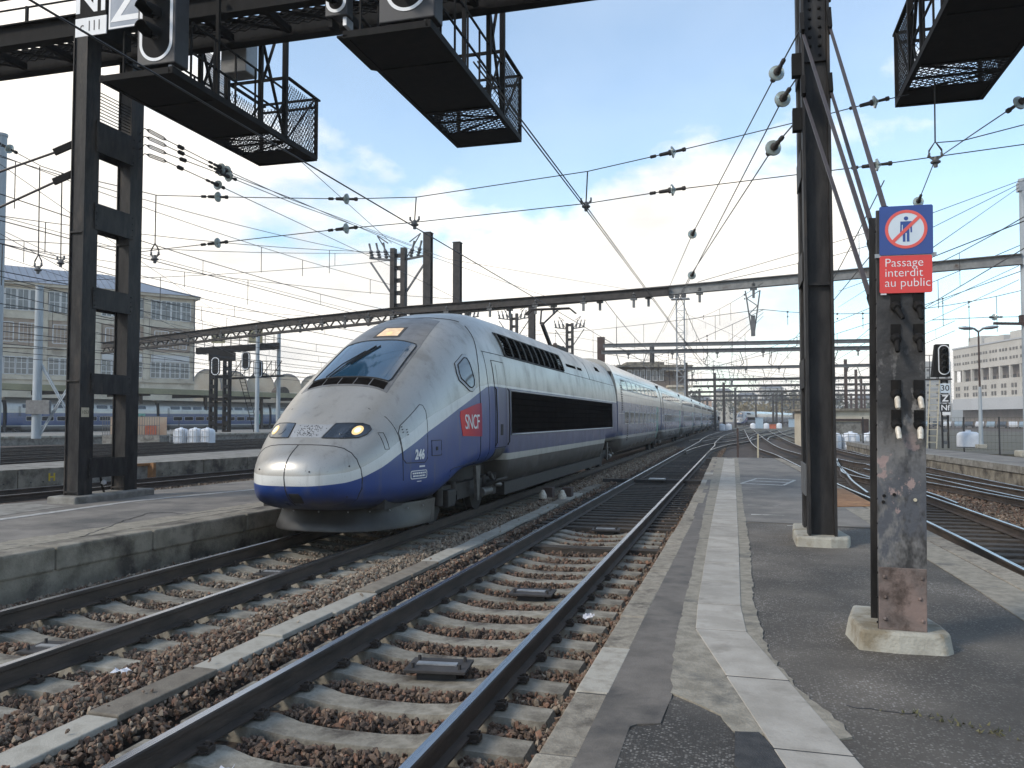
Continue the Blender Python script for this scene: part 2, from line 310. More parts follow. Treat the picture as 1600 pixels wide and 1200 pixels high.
    col = mix(rng(st2, .52, .78, 0, .36), col, (.12, .11, .095)); spk = noise(55, (1, .6, 1), 2); col = mix(rng(spk, .66, .72, 0, .35), col, (.06, .055, .05))
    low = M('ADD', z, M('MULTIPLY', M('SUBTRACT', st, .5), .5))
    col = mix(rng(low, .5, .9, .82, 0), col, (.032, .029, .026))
    L(col, b.inputs['Base Color'])
    L(M('MULTIPLY', msk, .55), b.inputs['Metallic']); L(rng(st, .3, .8, .34, .52), b.inputs['Roughness'])
    b.inputs['Coat Weight'].default_value = .16 if loco else 1.0; b.inputs['Coat Roughness'].default_value = .2; b.inputs['Coat IOR'].default_value = 1.5 if loco else 1.75
    bp = ns.new('ShaderNodeBump'); bp.inputs['Strength'].default_value = .12; bp.inputs['Distance'].default_value = .006; L(noise(1.6, (1, 1, 1), 2), bp.inputs['Height']); L(bp.outputs[0], b.inputs['Normal'])
    return m
build_mats()

# ------------------------------------------------------------------ builders
BASE = {}
def tag(o, label=None, cat=None, group=None, kind=None):
    if label: o['label'] = label
    if cat: o['category'] = cat
    if group: o['group'] = group
    if kind: o['kind'] = kind
    return o
def thing(name, label, cat, base=(0, 0, 0), group=None):
    o = bpy.data.objects.new(name, None); COL.objects.link(o); o.location = base; o.empty_display_size = .3
    BASE[o] = Vector(base); return tag(o, label, cat, group)
def frame(d, up=(0, 0, 1)):
    d = Vector(d).normalized(); up = Vector(up)
    if abs(d.dot(up)) > .98: up = Vector((0, 1, 0)) if abs(d.y) < .9 else Vector((1, 0, 0))
    s = d.cross(up).normalized(); return d, s, s.cross(d).normalized()
class MB:
    def __init__(self): self.v = []; self.f = []; self.m = []
    def add(self, vs, fs, mi=0):
        k = len(self.v); self.v.extend([tuple(x) for x in vs]); self.f.extend([tuple(i + k for i in q) for q in fs]); self.m.extend([mi] * len(fs)); return self
    def hexa(self, p, mi=0):   # 8 points: bottom ring 0-3 (ccw from above), top ring 4-7
        return self.add(p, [(3, 2, 1, 0), (4, 5, 6, 7), (0, 1, 5, 4), (1, 2, 6, 5), (2, 3, 7, 6), (3, 0, 4, 7)], mi)
    def box(self, x0, x1, y0, y1, z0, z1, mi=0):
        return self.hexa([(x0, y0, z0), (x1, y0, z0), (x1, y1, z0), (x0, y1, z0), (x0, y0, z1), (x1, y0, z1), (x1, y1, z1), (x0, y1, z1)], mi)
    def bar(self, p, q, w, h, mi=0, up=(0, 0, 1)):
        p, q = Vector(p), Vector(q); d, s, u = frame(q - p, up); s = s * w / 2; u = u * h / 2
        return self.add([p - s - u, p + s - u, p + s + u, p - s + u, q - s - u, q + s - u, q + s + u, q - s + u],
                        [(0, 1, 2, 3), (7, 6, 5, 4), (0, 4, 5, 1), (1, 5, 6, 2), (2, 6, 7, 3), (3, 7, 4, 0)], mi)
    def ibeam(self, p, q, w, h, t, mi=0, up=(0, 0, 1)):
        p, q = Vector(p), Vector(q); d, s, u = frame(q - p, up)
        for k in (-1, 1): self.bar(p + u * k * (h - t) / 2, q + u * k * (h - t) / 2, w, t, mi, up)
        self.bar(p, q, t, h - 2 * t, mi, up); return self
    def tube(self, pts, r, n=6, mi=0, closed=False):
        pts = [Vector(p) for p in pts]; vs = []; fs = []; N = len(pts)
        for i, p in enumerate(pts):
            a = pts[(i - 1) % N] if (i or closed) else p; c = pts[(i + 1) % N] if (i < N - 1 or closed) else p
            rr = r[i] if isinstance(r, (list, tuple)) else r
            d, s, u = frame(c - a)
            vs += [p + (s * math.cos(2 * math.pi * k / n) + u * math.sin(2 * math.pi * k / n)) * rr for k in range(n)]
        for i in range(N if closed else N - 1):
            j = (i + 1) % N
            fs += [(i * n + k, i * n + (k + 1) % n, j * n + (k + 1) % n, j * n + k) for k in range(n)]
        if not closed: fs += [tuple(range(n))[::-1], tuple((N - 1) * n + k for k in range(n))]
        return self.add(vs, fs, mi)
    def cyl(self, p, q, r0, r1=None, n=10, mi=0): return self.tube([p, q], [r0, r0 if r1 is None else r1], n, mi)
    def lathe(self, prof, p, axis=(0, 0, 1), n=12, mi=0):
        p = Vector(p); d, s, u = frame(axis); vs = []; fs = []
        for r, t in prof: vs += [p + d * t + (s * math.cos(2 * math.pi * k / n) + u * math.sin(2 * math.pi * k / n)) * max(r, 1e-4) for k in range(n)]
        for i in range(len(prof) - 1): fs += [(i * n + k, i * n + (k + 1) % n, (i + 1) * n + (k + 1) % n, (i + 1) * n + k) for k in range(n)]
        fs += [tuple(range(n))[::-1], tuple((len(prof) - 1) * n + k for k in range(n))]
        return self.add(vs, fs, mi)
    def prism(self, poly, fn, d0, d1, mi=0):   # fn(a, b, depth) -> point
        n = len(poly); vs = [fn(a, b, d0) for a, b in poly] + [fn(a, b, d1) for a, b in poly]
        return self.add(vs, [tuple(range(n))[::-1], tuple(range(n, 2 * n))] + [(i, (i + 1) % n, n + (i + 1) % n, n + i) for i in range(n)], mi)
    def ring(self, outer, inner, fn, d0, d1, mi=0):
        n = len(outer); vs = [fn(a, b, d) for P in (outer, inner) for d in (d0, d1) for a, b in P]; fs = []
        for i in range(n):
            j = (i + 1) % n
            fs += [(i, j, n + j, n + i), (2 * n + j, 2 * n + i, 3 * n + i, 3 * n + j), (n + i, n + j, 3 * n + j, 3 * n + i), (j, i, 2 * n + i, 2 * n + j)]
        return self.add(vs, fs, mi)
    def ball(self, c, r, sub=1, mi=0, sq=(1, 1, 1)):
        bm = bmesh.new(); bmesh.ops.create_icosphere(bm, subdivisions=sub, radius=1); c = Vector(c)
        self.add([(c.x + v.co.x * r * sq[0], c.y + v.co.y * r * sq[1], c.z + v.co.z * r * sq[2]) for v in bm.verts], [[v.index for v in f.verts] for f in bm.faces], mi); bm.free(); return self
    def mesh(self, name, mats, smooth=None, fix=True):
        me = bpy.data.meshes.new(name); me.from_pydata(self.v, [], self.f)
        for x in (mats if isinstance(mats, (list, tuple)) else [mats]): me.materials.append(MT[x] if isinstance(x, str) else x)
        me.polygons.foreach_set('material_index', self.m)
        if fix:
            bm = bmesh.new(); bm.from_mesh(me); bmesh.ops.recalc_face_normals(bm, faces=bm.faces); bm.to_mesh(me); bm.free()
        if smooth is not None:
            me.polygons.foreach_set('use_smooth', [True] * len(me.polygons)); me.set_sharp_from_angle(angle=R(smooth))
        me.update(); return me
    def build(self, name, mats, parent=None, smooth=None, bevel=0, fix=True, **kw):
        o = bpy.data.objects.new(name, self.mesh(name, mats, smooth, fix)); COL.objects.link(o)
        put(o, parent)
        if bevel: md = o.modifiers.new('bevel', 'BEVEL'); md.width = bevel; md.segments = 2; md.limit_method = 'ANGLE'
        return tag(o, **kw)
def put(o, parent):
    if parent is None: return o
    o.parent = parent
    if parent in BASE: o.location = o.location - BASE[parent]
    return o
def inst(me, name, loc, parent=None, rot=0):
    o = bpy.data.objects.new(name, me); COL.objects.link(o); o.location = loc; o.rotation_euler = (0, 0, rot); return put(o, parent)
def dup(o, parent=None, **kw):
    c = o.copy(); COL.objects.link(c); c.parent = parent
    for ch in o.children: dup(ch, c)
    return tag(c, **kw)
def place(o, loc, rz=0, **kw):
    o.location = loc; o.rotation_euler = (0, 0, rz); return tag(o, **kw)
def rrect(w, h, r, n=5, cx=0, cy=0):
    out = []
    for qx, qy, a0 in ((w / 2 - r, h / 2 - r, 0), (-w / 2 + r, h / 2 - r, 90), (-w / 2 + r, -h / 2 + r, 180), (w / 2 - r, -h / 2 + r, 270)):
        for k in range(n + 1):
            a = R(a0 + 90 * k / n); out.append((cx + qx + r * math.cos(a), cy + qy + r * math.sin(a)))
    return out
def text_mesh(body, size, ext=.002, sx=1.0, bold=0, space=1, align='CENTER'):
    cu = bpy.data.curves.new('text', 'FONT'); cu.body = body; cu.size = size; cu.extrude = ext; cu.offset = bold; cu.align_x = align; cu.align_y = 'CENTER'; cu.space_character = space; cu.resolution_u = 4
    o = bpy.data.objects.new('text', cu); COL.objects.link(o)
    dg = bpy.context.evaluated_depsgraph_get(); me = bpy.data.meshes.new_from_object(o.evaluated_get(dg)); bpy.data.objects.remove(o); bpy.data.curves.remove(cu)
    for v in me.vertices: v.co.x *= sx
    return me
def lettering(body, size, m, fn, name, parent, **k):   # fn(x, y, depth) -> point
    me = text_mesh(body, size, **k)
    for v in me.vertices: v.co = Vector(fn(v.co.x, v.co.y, v.co.z))
    me.materials.clear(); me.materials.append(MT[m]); me.name = name
    o = bpy.data.objects.new(name, me); COL.objects.link(o); return put(o, parent)
CA, SA = math.cos(R(15.42)), math.sin(R(15.42))
def at(lat, dep, z): return Vector((lat * CA - dep * SA, lat * SA + dep * CA, z))   # bearing frame of the site plan: metres right of / ahead of the viewer
# ================================================================== ground, platforms, tracks
def sheet(name, poly, z, m, kind=None, parent=None, th=.02):
    b = MB(); b.prism(poly, lambda a, c, d: (a, c, d), z - th, z); return b.build(name, m, parent, kind=kind)
def ragged(pts, amp=.02, step=.12, seed=1, smooth_only=False):
    r = random.Random(seed); out = []
    for (x0, y0), (x1, y1) in zip(pts, pts[1:]):
        n = max(1, int(math.hypot(x1 - x0, y1 - y0) / step * 2.2)) if amp else max(1, int(math.hypot(x1 - x0, y1 - y0) / step)); nx, ny = -(y1 - y0), x1 - x0; l = math.hypot(nx, ny) or 1
        for k in range(n):
            t = (k + (r.uniform(-.42, .42) if k and amp else 0)) / n; j = (amp * (1.5 * mnoise.noise(Vector((x0 * 3 + t * 7, y0 * 3 + seed, t * 5))) + r.uniform(-.5, .5) + (r.random() < .12) * r.uniform(-1.6, 1.6))) if k else 0
            out.append((x0 + (x1 - x0) * t + nx / l * j, y0 + (y1 - y0) * t + ny / l * j))
    return out + [pts[-1]]
b = MB(); b.add([(-3000, -200, -.3), (3000, -200, -.3), (3000, 5000, -.3), (-3000, 5000, -.3)], [(0, 1, 2, 3)]); b.build('ground', 'ground', kind='structure')

PZ = .33
# ---- near platform (under the viewer)
RE = [(2.78, -4), (2.7, 5), (2.57, 8.9), (2.4, 12.2), (2.15, 18.8), (1.84, 26.2), (1.49, 33.2)]       # right outer edge
LE = [(-.89, -4), (-.89, 4), (-.86, 12), (-.9, 20), (-1.05, 33.2)]                                    # left outer edge
def lerp_edge(E, y): return float(np.interp(y, [p[1] for p in E], [p[0] for p in E]))
plat = thing('platform', 'near asphalt platform with a pale slab walkway running down it', 'platform', (0, 10, 0))
body = MB(); poly = [(x + .05, y) for x, y in LE] + [(x - .03, y) for x, y in RE[::-1]]
body.prism(poly[::-1], lambda a, c, d: (a, c, d), -.5, PZ); body.build('deck', ['asphalt'], plat)
w = MB()
w.prism([(x + .03, y) for x, y in LE] + [(x + .3, y) for x, y in LE[::-1]], lambda a, c, d: (a, c, d), -.52, PZ - .14)
w.prism([(x - .02, y) for x, y in RE] + [(x - .25, y) for x, y in RE[::-1]], lambda a, c, d: (a, c, d), -.52, PZ - .14); w.build('edge_wall', 'concrete_dark', plat)
far = [(lerp_edge(LE, y) + .25, y) for y in (12.5, 20, 33.15)] + [(lerp_edge(RE, y) - .3, y) for y in (33.15, 20, 12.3)]
sheet('far_asphalt', ragged(far, 0, 2), PZ + .006, 'asphalt_left', None, plat)
# left kerb stones
y = -1.0; i = 0
KW = {2: 'kerb_white', 5: 'kerb_brown', 6: 'kerb', 9: 'kerb', 14: 'kerb_white', 20: 'kerb_white', 21: 'kerb_white', 23: 'kerb_white'}
while y < 33.1:
    l = rnd.choice((.86, .92, 1.0, 1.1)); 
    if 4.15 < y < 4.45: l = .32
    y1 = min(y + l, 33.15); m_ = 'kerb'
    if 4.15 < y < 4.45: m_ = 'kerb_brown'
    elif 4.44 < y < 4.8 or 19.2 < y < 20.1 or 22 < y < 23.2: m_ = 'kerb_white'
    dx = rnd.uniform(-.008, .008); dz = rnd.uniform(.004, .014); a0, a1 = lerp_edge(LE, y) + dx, lerp_edge(LE, y1) + dx
    ins = .19 if y < 12 else .23
    k = MB(); k.hexa([(a0, y + .005, .1), (a0 + ins, y + .005, .1), (a1 + ins, y1 - .005, .1), (a1, y1 - .005, .1), (a0, y + .005, PZ + dz), (a0 + ins, y + .005, PZ + dz), (a1 + ins, y1 - .005, PZ + dz), (a1, y1 - .005, PZ + dz)])
    k.build('kerb_stone', m_, plat, bevel=.012); k = MB(); k.bar((a1 + .01, y1, PZ - .02), (a1 + ins - .005, y1, PZ - .02), .011, .045); k.build('kerb_joint', 'asphalt_dark', plat); y = y1
y = 1.0
while y < 33:
    y1 = min(y + rnd.choice((1.0, 1.1, 1.3)), 33.1); a0, a1 = lerp_edge(RE, y), lerp_edge(RE, y1); dz = rnd.uniform(.003, .01)
    k = MB(); k.hexa([(a0 - .25, y + .004, .1), (a0, y + .004, .1), (a1, y1 - .004, .1), (a1 - .25, y1 - .004, .1), (a0 - .25, y + .004, PZ + dz), (a0, y + .004, PZ + dz), (a1, y1 - .004, PZ + dz), (a1 - .25, y1 - .004, PZ + dz)])
    k.build('kerb_stone', 'kerb', plat, bevel=.012); y = y1
sheet('edge_band', [(lerp_edge(RE, y) - .26, y) for y in (2, 8, 12, 14.8)] + [(lerp_edge(RE, y) - .62, y) for y in (14.8, 12, 8, 2)], PZ + .0075, 'mortar', None, plat)
# pale slab walkway with a bend
SL = [(.72, 1.2), (.16, 3.78), (-.34, 6.1), (-.41, 11.4), (-.6, 33.1)]; SR = [(1.07, 1.2), (.49, 3.87), (0.0, 6.2), (-.02, 9.8), (-.22, 33.1)]
def slab_x(E, y): return float(np.interp(y, [p[1] for p in E], [p[0] for p in E]))
ys = [1.9, 2.9, 3.95, 4.98, 6.03, 6.85, 7.8, 8.8, 9.75, 10.75, 11.8, 12.75]
while ys[-1] < 32: ys.append(ys[-1] + rnd.choice((1.0, .95, 1.05)))
for y0, y1 in zip(ys, ys[1:]):
    dz = rnd.uniform(-.003, .003); g = .007; zt = PZ + .016 + dz
    q = [(slab_x(SL, y0) + g, y0 + g), (slab_x(SR, y0) - g, y0 + g), (slab_x(SR, y1) - g, y1 - g), (slab_x(SL, y1) + g, y1 - g)]
    k = MB(); k.prism(q, lambda a, c, d: (a, c, d), PZ - .04, zt); k.build('walkway_slab', 'slab', plat, bevel=.004); k = MB(); k.bar((slab_x(SL, y1) + .004, y1, PZ + .005), (slab_x(SR, y1) - .004, y1, PZ + .005), .013, .017); k.build('slab_joint', 'asphalt_dark', plat)
mort_l = ragged([(-.05, 4.13), (-.11, 4.33), (-.25, 4.49), (-.38, 4.61), (-.41, 5.14), (-.44, 6.1), (-.5, 10.2), (-.62, 16), (-.85, 33.1)], .011, .13, 3)
sheet('mortar_strip', mort_l + [(-.5, 33.1), (-.31, 11.4), (-.24, 6.1), (.16, 4.13)], PZ + .010, 'mortar', None, plat)
mort_r = ragged([(.49, 4.2), (.47, 4.36), (.31, 4.81), (.2, 5.32), (.14, 5.83), (.09, 7.25), (.09, 10.3), (.03, 16), (-.09, 33.1)], .012, .12, 5)
sheet('mortar_strip', (mort_r + [(-.3, 33.1), (-.1, 9.8), (-.08, 6.2), (.35, 4.1)])[::-1], PZ + .010, 'mortar', None, plat)
sm = [(-.71, 2.5), (-.53, 3.4), (-.53, 4.06)] + ragged([(-.5, 4.1), (-.39, 4.14), (-.37, 4.5), (-.38, 6.1), (-.45, 10.2), (-.6, 16), (-.8, 33.1)], .006, .2, 8) + [(-.9, 33.1), (-.7, 12), (-.71, 4)]
sheet('asphalt_patch', sm[::-1], PZ + .0085, 'asphalt_smooth', None, plat)
sheet('asphalt_patch', [(-.53, 2.2), (.5, 2.2), (.26, 3.5), (.02, 3.7), (-.05, 4.13), (-.11, 4.32), (-.25, 4.47), (-.37, 4.52), (-.38, 4.13), (-.5, 4.07), (-.53, 4.0)], PZ + .006, 'asphalt_coarse', None, plat)
sheet('tar_patch', [(-.04, 4.12), (-.04, 3.72), (.22, 3.3), (.3, 3.5), (.12, 4.0), (.07, 4.14)], PZ + .0115, 'asphalt_dark', None, plat)
jl = ragged([(.04, 12.5), (.85, 12.42), (1.9, 12.1), (2.1, 12.05)], .012, .15, 11); b = MB()
for (x0, y0), (x1, y1) in zip(jl, jl[1:]): b.bar((x0, y0, PZ + .0085), (x1, y1, PZ + .0085), .035, .003)
b.build('joint_line', 'asphalt_dark', plat)
for (x, y, l, a) in ((.52, 4.66, .3, -.12),):
    pts = [(x + l * t * math.cos(a) + rnd.uniform(-.01, .01), y + l * t * math.sin(a) + rnd.uniform(-.012, .012)) for t in np.linspace(0, 1, 9)]
    b = MB()
    for (x0, y0), (x1, y1) in zip(pts, pts[1:]): b.bar((x0, y0, PZ + .001), (x1, y1, PZ + .001), .008, .003)
    b.build('crack', 'ink', plat)
# worn hatched warning mark and short dashes painted on the asphalt
hz = thing('platform_marking', 'worn white hatched parallelogram painted on the far asphalt', 'road marking', (.6, 20.6, PZ))
P0, P1, P2, P3 = [Vector((*p, PZ + .0105)) for p in ((.01, 19.85), (.4, 21.65), (1.27, 21.22), (.92, 19.53))]
def stripe(a, c, w_):
    d = (c - a).normalized(); n = Vector((-d.y, d.x, 0)) * w_ / 2
    k = MB(); k.prism([(a - n)[:2], (c - n)[:2], (c + n)[:2], (a + n)[:2]], lambda x, y, d_: (x, y, d_), PZ + .0095, PZ + .0105 + rnd.uniform(0, .0004)); k.build('painted_line', 'mark', hz)
for a, c, w_ in ((P0, P1, .07), (P1, P2, .16), (P2, P3, .07), (P3, P0, .16), (P0.lerp(P1, .5), P3.lerp(P2, .5), .16)): stripe(a, c, w_)
for (x, y, l, w_) in ((.15, 13.4, .5, .1), (.12, 14.9, .5, .03), (.62, 12.15, .18, .06)):
    k = MB(); k.prism(ragged([(x, y), (x + l, y + .05)], .01, .06, 4) + [(x + l, y + .02 + w_ * .3), (x, y + w_)], lambda a, c, d: (a, c, d), PZ + .0095, PZ + .0103); tag(k.build('paint_dash', 'mark'), {.1: 'larger white paint smear across the platform past the bolted pillar', .03: 'thin white paint scratch on the platform beyond the larger smear', .06: 'smallest white paint fleck near the platform joint'}[w_], 'road marking')
k = MB(); k.prism([(1.95, 18.9), (1.55, 15.0), (2.24, 15.3), (2.1, 18.77)], lambda a, c, d: (a, c, d), PZ + .004, PZ + .02); tag(k.build('steel_plate', 'rust', bevel=.004), 'rust orange steel plate lying on the platform behind the tall pillar', 'plate')
k = MB(); k.hexa([(-.13, 33.25, -.3), (1.0, 33.25, -.3), (1.25, 36.5, -.3), (-.2, 37.5, -.3), (-.13, 33.25, .28), (1.0, 33.25, .28), (1.25, 36.5, .02), (-.2, 37.5, .05)]); tag(k.build('platform_ramp', 'slab', bevel=.02), 'short grey ramp going down from the end of the platform', 'ramp')
k = MB(); k.add([(0, 0, 0)], []); 
g = MB()
for i in range(110):
    t = rnd.random(); x = .8 + t * .75 + rnd.gauss(0, .04); y = 4.66 - .42 * t + rnd.gauss(0, .03); h = rnd.uniform(.006, .03); a = rnd.uniform(0, 6.3); r_ = .008
    g.add([(x - r_ * math.cos(a), y - r_ * math.sin(a), PZ), (x + r_ * math.cos(a), y + r_ * math.sin(a), PZ), (x + rnd.uniform(-.02, .02), y + rnd.uniform(-.02, .02), PZ + h)], [(0, 1, 2)])
g.build('moss', 'moss', kind='stuff', fix=False)

# ---- platform on the far side of the train
pl = thing('platform', 'weathered asphalt platform with thick concrete edge under the ladder pillar', 'platform', (-9.5, 12, 0))
NE = [(-8.1, -2), (-7.78, 5.5), (-7.68, 7.2), (-7.42, 12.3), (-7.35, 16), (-7.4, 60), (-7.4, 110)]; FE = [(-13.2, -2), (-12.9, 9), (-12.5, 11.6), (-12.0, 13.5), (-11.5, 17.9), (-11.0, 24), (-10.6, 60), (-10.5, 110)]
b = MB(); b.prism([(x - .08, y) for x, y in NE] + FE[::-1], lambda a, c, d: (a, c, d), -.5, PZ); b.build('deck', 'asphalt_left', pl)
y = 1.0
while y < 20:
    y1 = y + rnd.choice((1.55, 1.8, 2.0)); a0, a1 = lerp_edge(NE, y), lerp_edge(NE, y1); j = rnd.uniform(-.015, .015)
    k = MB(); k.hexa([(a0 - .42, y + .006, .06), (a0 + j, y + .006, .06), (a1 + j, y1 - .006, .06), (a1 - .42, y1 - .006, .06), (a0 - .42, y + .006, PZ + .01), (a0 + j, y + .006, PZ + .01), (a1 + j, y1 - .006, PZ + .01), (a1 - .42, y1 - .006, PZ + .01)])
    k.build('coping_stone', 'concrete_dark', pl, bevel=.03); y = y1
b = MB(); b.prism([(x - .04, y) for x, y in NE if y < 61] + [(x - .3, y) for x, y in NE[::-1] if y < 61], lambda a, c, d: (a, c, d), -.5, .07); b.build('edge_wall', 'concrete_dark', pl)
sheet('mortar_strip', ragged([(lerp_edge(NE, y) - .43, y) for y in (1, 5, 9, 12, 20)], .01, .3, 4) + ragged([(lerp_edge(NE, y) - .95, y) for y in (20, 13.2, 12, 11, 9, 5, 1)], .05, .2, 9), PZ + .007, 'mortar', None, pl)
sheet('edge_line', ragged([(-10.45, 3), (-10.5, 9.6), (-10.55, 12.7), (-9.85, 15.4), (-9.7, 20)], .008, .3, 2) + ragged([(-9.85, 20), (-10.02, 15.4), (-10.72, 12.7), (-10.68, 9.6), (-10.63, 3)], .012, .3, 3), PZ + .006, 'line_white', None, pl, .004)
sheet('concrete_patch', ragged([(-11.0, 5), (-10.9, 9), (-11.1, 11.6), (-12.3, 11.9), (-12.8, 9), (-12.9, 5)], .03, .3, 6), PZ + .005, 'concrete', None, pl, .004)
pts = [(-7.9, 8.3), (-8.25, 9.2), (-8.7, 10.2), (-9.05, 11.2), (-8.7, 11.3), (-8.3, 11.1), (-8.0, 12.4)]
rg = ragged(pts, .03, .1, 12)
b = MB()
for (x0, y0), (x1, y1) in zip(rg, rg[1:]): b.bar((x0, y0, PZ + .008), (x1, y1, PZ + .008), .014, .003)
b.build('crack', 'ink', pl)

# ---- walled platform further left, panels one by one
pc = thing('platform', 'low platform faced with concrete panels, one marked with a yellow letter', 'platform', (-19, 24, 0))
EC = [(-21.2, 9), (-20.3, 13.5), (-19.33, 17.95), (-18.16, 22.84), (-17.45, 27.24), (-16.6, 34), (-16, 42), (-15.4, 60)]
b = MB(); b.prism([(x - .02, y) for x, y in EC] + [(-21.5, 60), (-22.1, 34), (-22.1, 20.4), (-23.2, 9)], lambda a, c, d: (a, c, d), -.4, .40); b.build('deck', 'concrete', pc)
y = 10.0; i = 0
while y < 42:
    y1 = y + 2.1; a0, a1 = lerp_edge(EC, y), lerp_edge(EC, y1); d = Vector((a1 - a0, y1 - y, 0)).normalized(); n = Vector((d.y, -d.x, 0))
    if abs(y - 20.5) > .1:
        p0, p1 = Vector((a0, y, 0)) + d * .012, Vector((a1, y1, 0)) - d * .012
        k = MB(); k.hexa([(p0 - n * .1) + Vector((0, 0, -.35)), (p0 + n * .03) + Vector((0, 0, -.35)), (p1 + n * .03) + Vector((0, 0, -.35)), (p1 - n * .1) + Vector((0, 0, -.35)), (p0 - n * .1) + Vector((0, 0, .43)), (p0 + n * .03) + Vector((0, 0, .43)), (p1 + n * .03) + Vector((0, 0, .43)), (p1 - n * .1) + Vector((0, 0, .43))])
        o = k.build('concrete_panel', 'concrete_dark', pc, bevel=.01)
        h = MB()
        for t in (.35, .7, 1.4, 1.75): h.cyl(p0 + d * t + n * .025 + Vector((0, 0, .05)), p0 + d * t + n * .033 + Vector((0, 0, .05)), .022, n=8)
        h.build('drain_hole', 'ink', o)
        if abs(y - 18.4) < .2:
            lettering('H', .3, 'yellow', lambda u, v, w_: p0 + d * (.95 + u) + n * (.034 + w_) + Vector((0, 0, .16 + v)), 'painted_letter', o, bold=.01)
    else:
        k = MB(); k.bar(Vector((a1, y1 - .1, -.3)) + n * .01, Vector((a1, y1 - .1, .42)) + n * .01, .3, .12); k.bar(Vector((a0, y, .38)), Vector((a1, y1, .38)), .1, .08); k.build('rusty_frame', 'rust', pc)
    y = y1; i += 1

# ---- a far left platform and one on the right
pd = thing('platform', 'distant grey platform beyond the left tracks, in front of the long train', 'platform', at(-45, 75, 0))
b = MB(); c = [at(-75, 55, 0), at(-41, 65, 0), at(-26.5, 84, 0), at(-10, 120, 0), at(-22, 150, 0), at(-70, 92, 0), at(-95, 75, 0)]
b.prism([(p.x, p.y) for p in c], lambda a, c_, d: (a, c_, d), -.4, .42); b.build('deck', 'concrete', pd)
b = MB()
for p, q in zip(c[:4], c[1:4]): b.bar(p + Vector((0, 0, .36)), q + Vector((0, 0, .36)), .3, .16)
b.build('coping', 'concrete_pale', pd)
pr = thing('platform', 'curved asphalt platform on the right beyond the dark sleepers', 'platform', (8.5, 30, 0))
EE = [(9.9, 12), (9.2, 18), (8.12, 27.8), (7.27, 36.8), (6.75, 45), (6.5, 56)]; BB = [(13, 12), (11.5, 20), (9.46+.9, 32.3), (8.9, 43), (7.7, 56)]
b = MB(); b.prism(EE[::-1] + BB, lambda a, c_, d: (a, c_, d), -.4, .40); b.build('deck', 'asphalt_left', pr)
b = MB(); b.prism([(x - .06, y) for x, y in EE] + [(x + .3, y) for x, y in EE[::-1]], lambda a, c_, d: (a, c_, d), .2, .415); b.build('coping', 'concrete', pr)
b = MB(); b.prism([(x - .02, y) for x, y in EE] + [(x + .2, y) for x, y in EE[::-1]], lambda a, c_, d: (a, c_, d), -.4, .198); b.build('edge_wall', 'concrete_dark', pr)

# ---- rails
def smooth_path(pts, step):
    P = [Vector((x, y, 0)) for x, y in pts]; P = [P[0] * 2 - P[1]] + P + [P[-1] * 2 - P[-2]]; out = []
    for i in range(1, len(P) - 2):
        a, b_, c_, d = P[i - 1:i + 3]; n = max(1, int((c_ - b_).length / step))
        for k in range(n):
            t = k / n; out.append(.5 * ((2 * b_) + (c_ - a) * t + (2 * a - 5 * b_ + 4 * c_ - d) * t * t + (3 * b_ - a - 3 * c_ + d) * t ** 3))
    return out + [P[-2]]
PROF = [(-.07, -.172), (.07, -.172), (.07, -.158), (.014, -.142), (.01, -.05), (.036, -.036), (.036, -.009), (.029, 0), (-.029, 0), (-.036, -.009), (-.036, -.036), (-.01, -.05), (-.014, -.142), (-.07, -.158)]
def rail(pts, parent, top='rail_top', step=3, name='rail', prof=PROF):
    P = smooth_path(pts, step) if len(pts) > 2 else [Vector((*p, 0)) for p in pts]; b = MB(); n = len(prof); vs = []
    for i, p in enumerate(P):
        d = (P[min(i + 1, len(P) - 1)] - P[max(i - 1, 0)]).normalized(); s = Vector((d.y, -d.x, 0))
        vs += [p + s * x + Vector((0, 0, z)) for x, z in prof]
    b.v = [tuple(v) for v in vs]
    for i in range(len(P) - 1):
        for k in range(n):
            b.f.append((i * n + k, i * n + (k + 1) % n, (i + 1) * n + (k + 1) % n, (i + 1) * n + k)); b.m.append(1 if k == 7 else 0)
    b.f += [tuple(range(n))[::-1], tuple((len(P) - 1) * n + k for k in range(n))]; b.m += [0, 0]
    return b.build(name, ['rail_side', top], parent)
def concrete_sleeper():
    st = [(-1.22, -.27, .11), (-1.19, -.195, .13), (-.98, -.19, .14), (-.86, -.183, .145), (-.62, -.183, .145), (-.42, -.222, .12), (-.2, -.238, .11), (.2, -.238, .11), (.42, -.222, .12), (.62, -.183, .145), (.86, -.183, .145), (.98, -.19, .14), (1.19, -.195, .13), (1.22, -.27, .11)]
    b = MB(); vs = []; n = 4
    for x, z, w_ in st: vs += [(x, -w_ - .02, -.36), (x, -w_, z - .012), (x, w_, z - .012), (x, w_ + .02, -.36)]
    for x, z, w_ in st: pass
    b.v = vs
    for i in range(len(st) - 1):
        for k in range(4): b.f.append((i * 4 + k, i * 4 + (k + 1) % 4, i * 4 + 4 + (k + 1) % 4, i * 4 + 4 + k)); b.m.append(0)
    b.f += [(0, 1, 2, 3), tuple(4 * (len(st) - 1) + k for k in (3, 2, 1, 0))]; b.m += [0, 0]
    return b
CS = concrete_sleeper().mesh('sleeper', 'sleeper')
_t = MB(); _t.box(-1.28, 1.28, -.12, .12, -.33, -.178); TS = _t.mesh('timber_sleeper', 'timber')
_c = MB(); _c.box(-.12, .12, -.05, .05, -.184, -.172)
for s in (-1, 1):
    _c.box(-.03 + s * .1, .03 + s * .1, -.035, .035, -.185, -.15); _c.cyl((s * .1, 0, -.155), (s * .1, 0, -.118), .016, n=6); _c.bar((s * .055, -.03, -.150), (s * .12, -.03, -.14), .02, .012); _c.bar((s * .055, .03, -.150), (s * .12, .03, -.14), .02, .012)
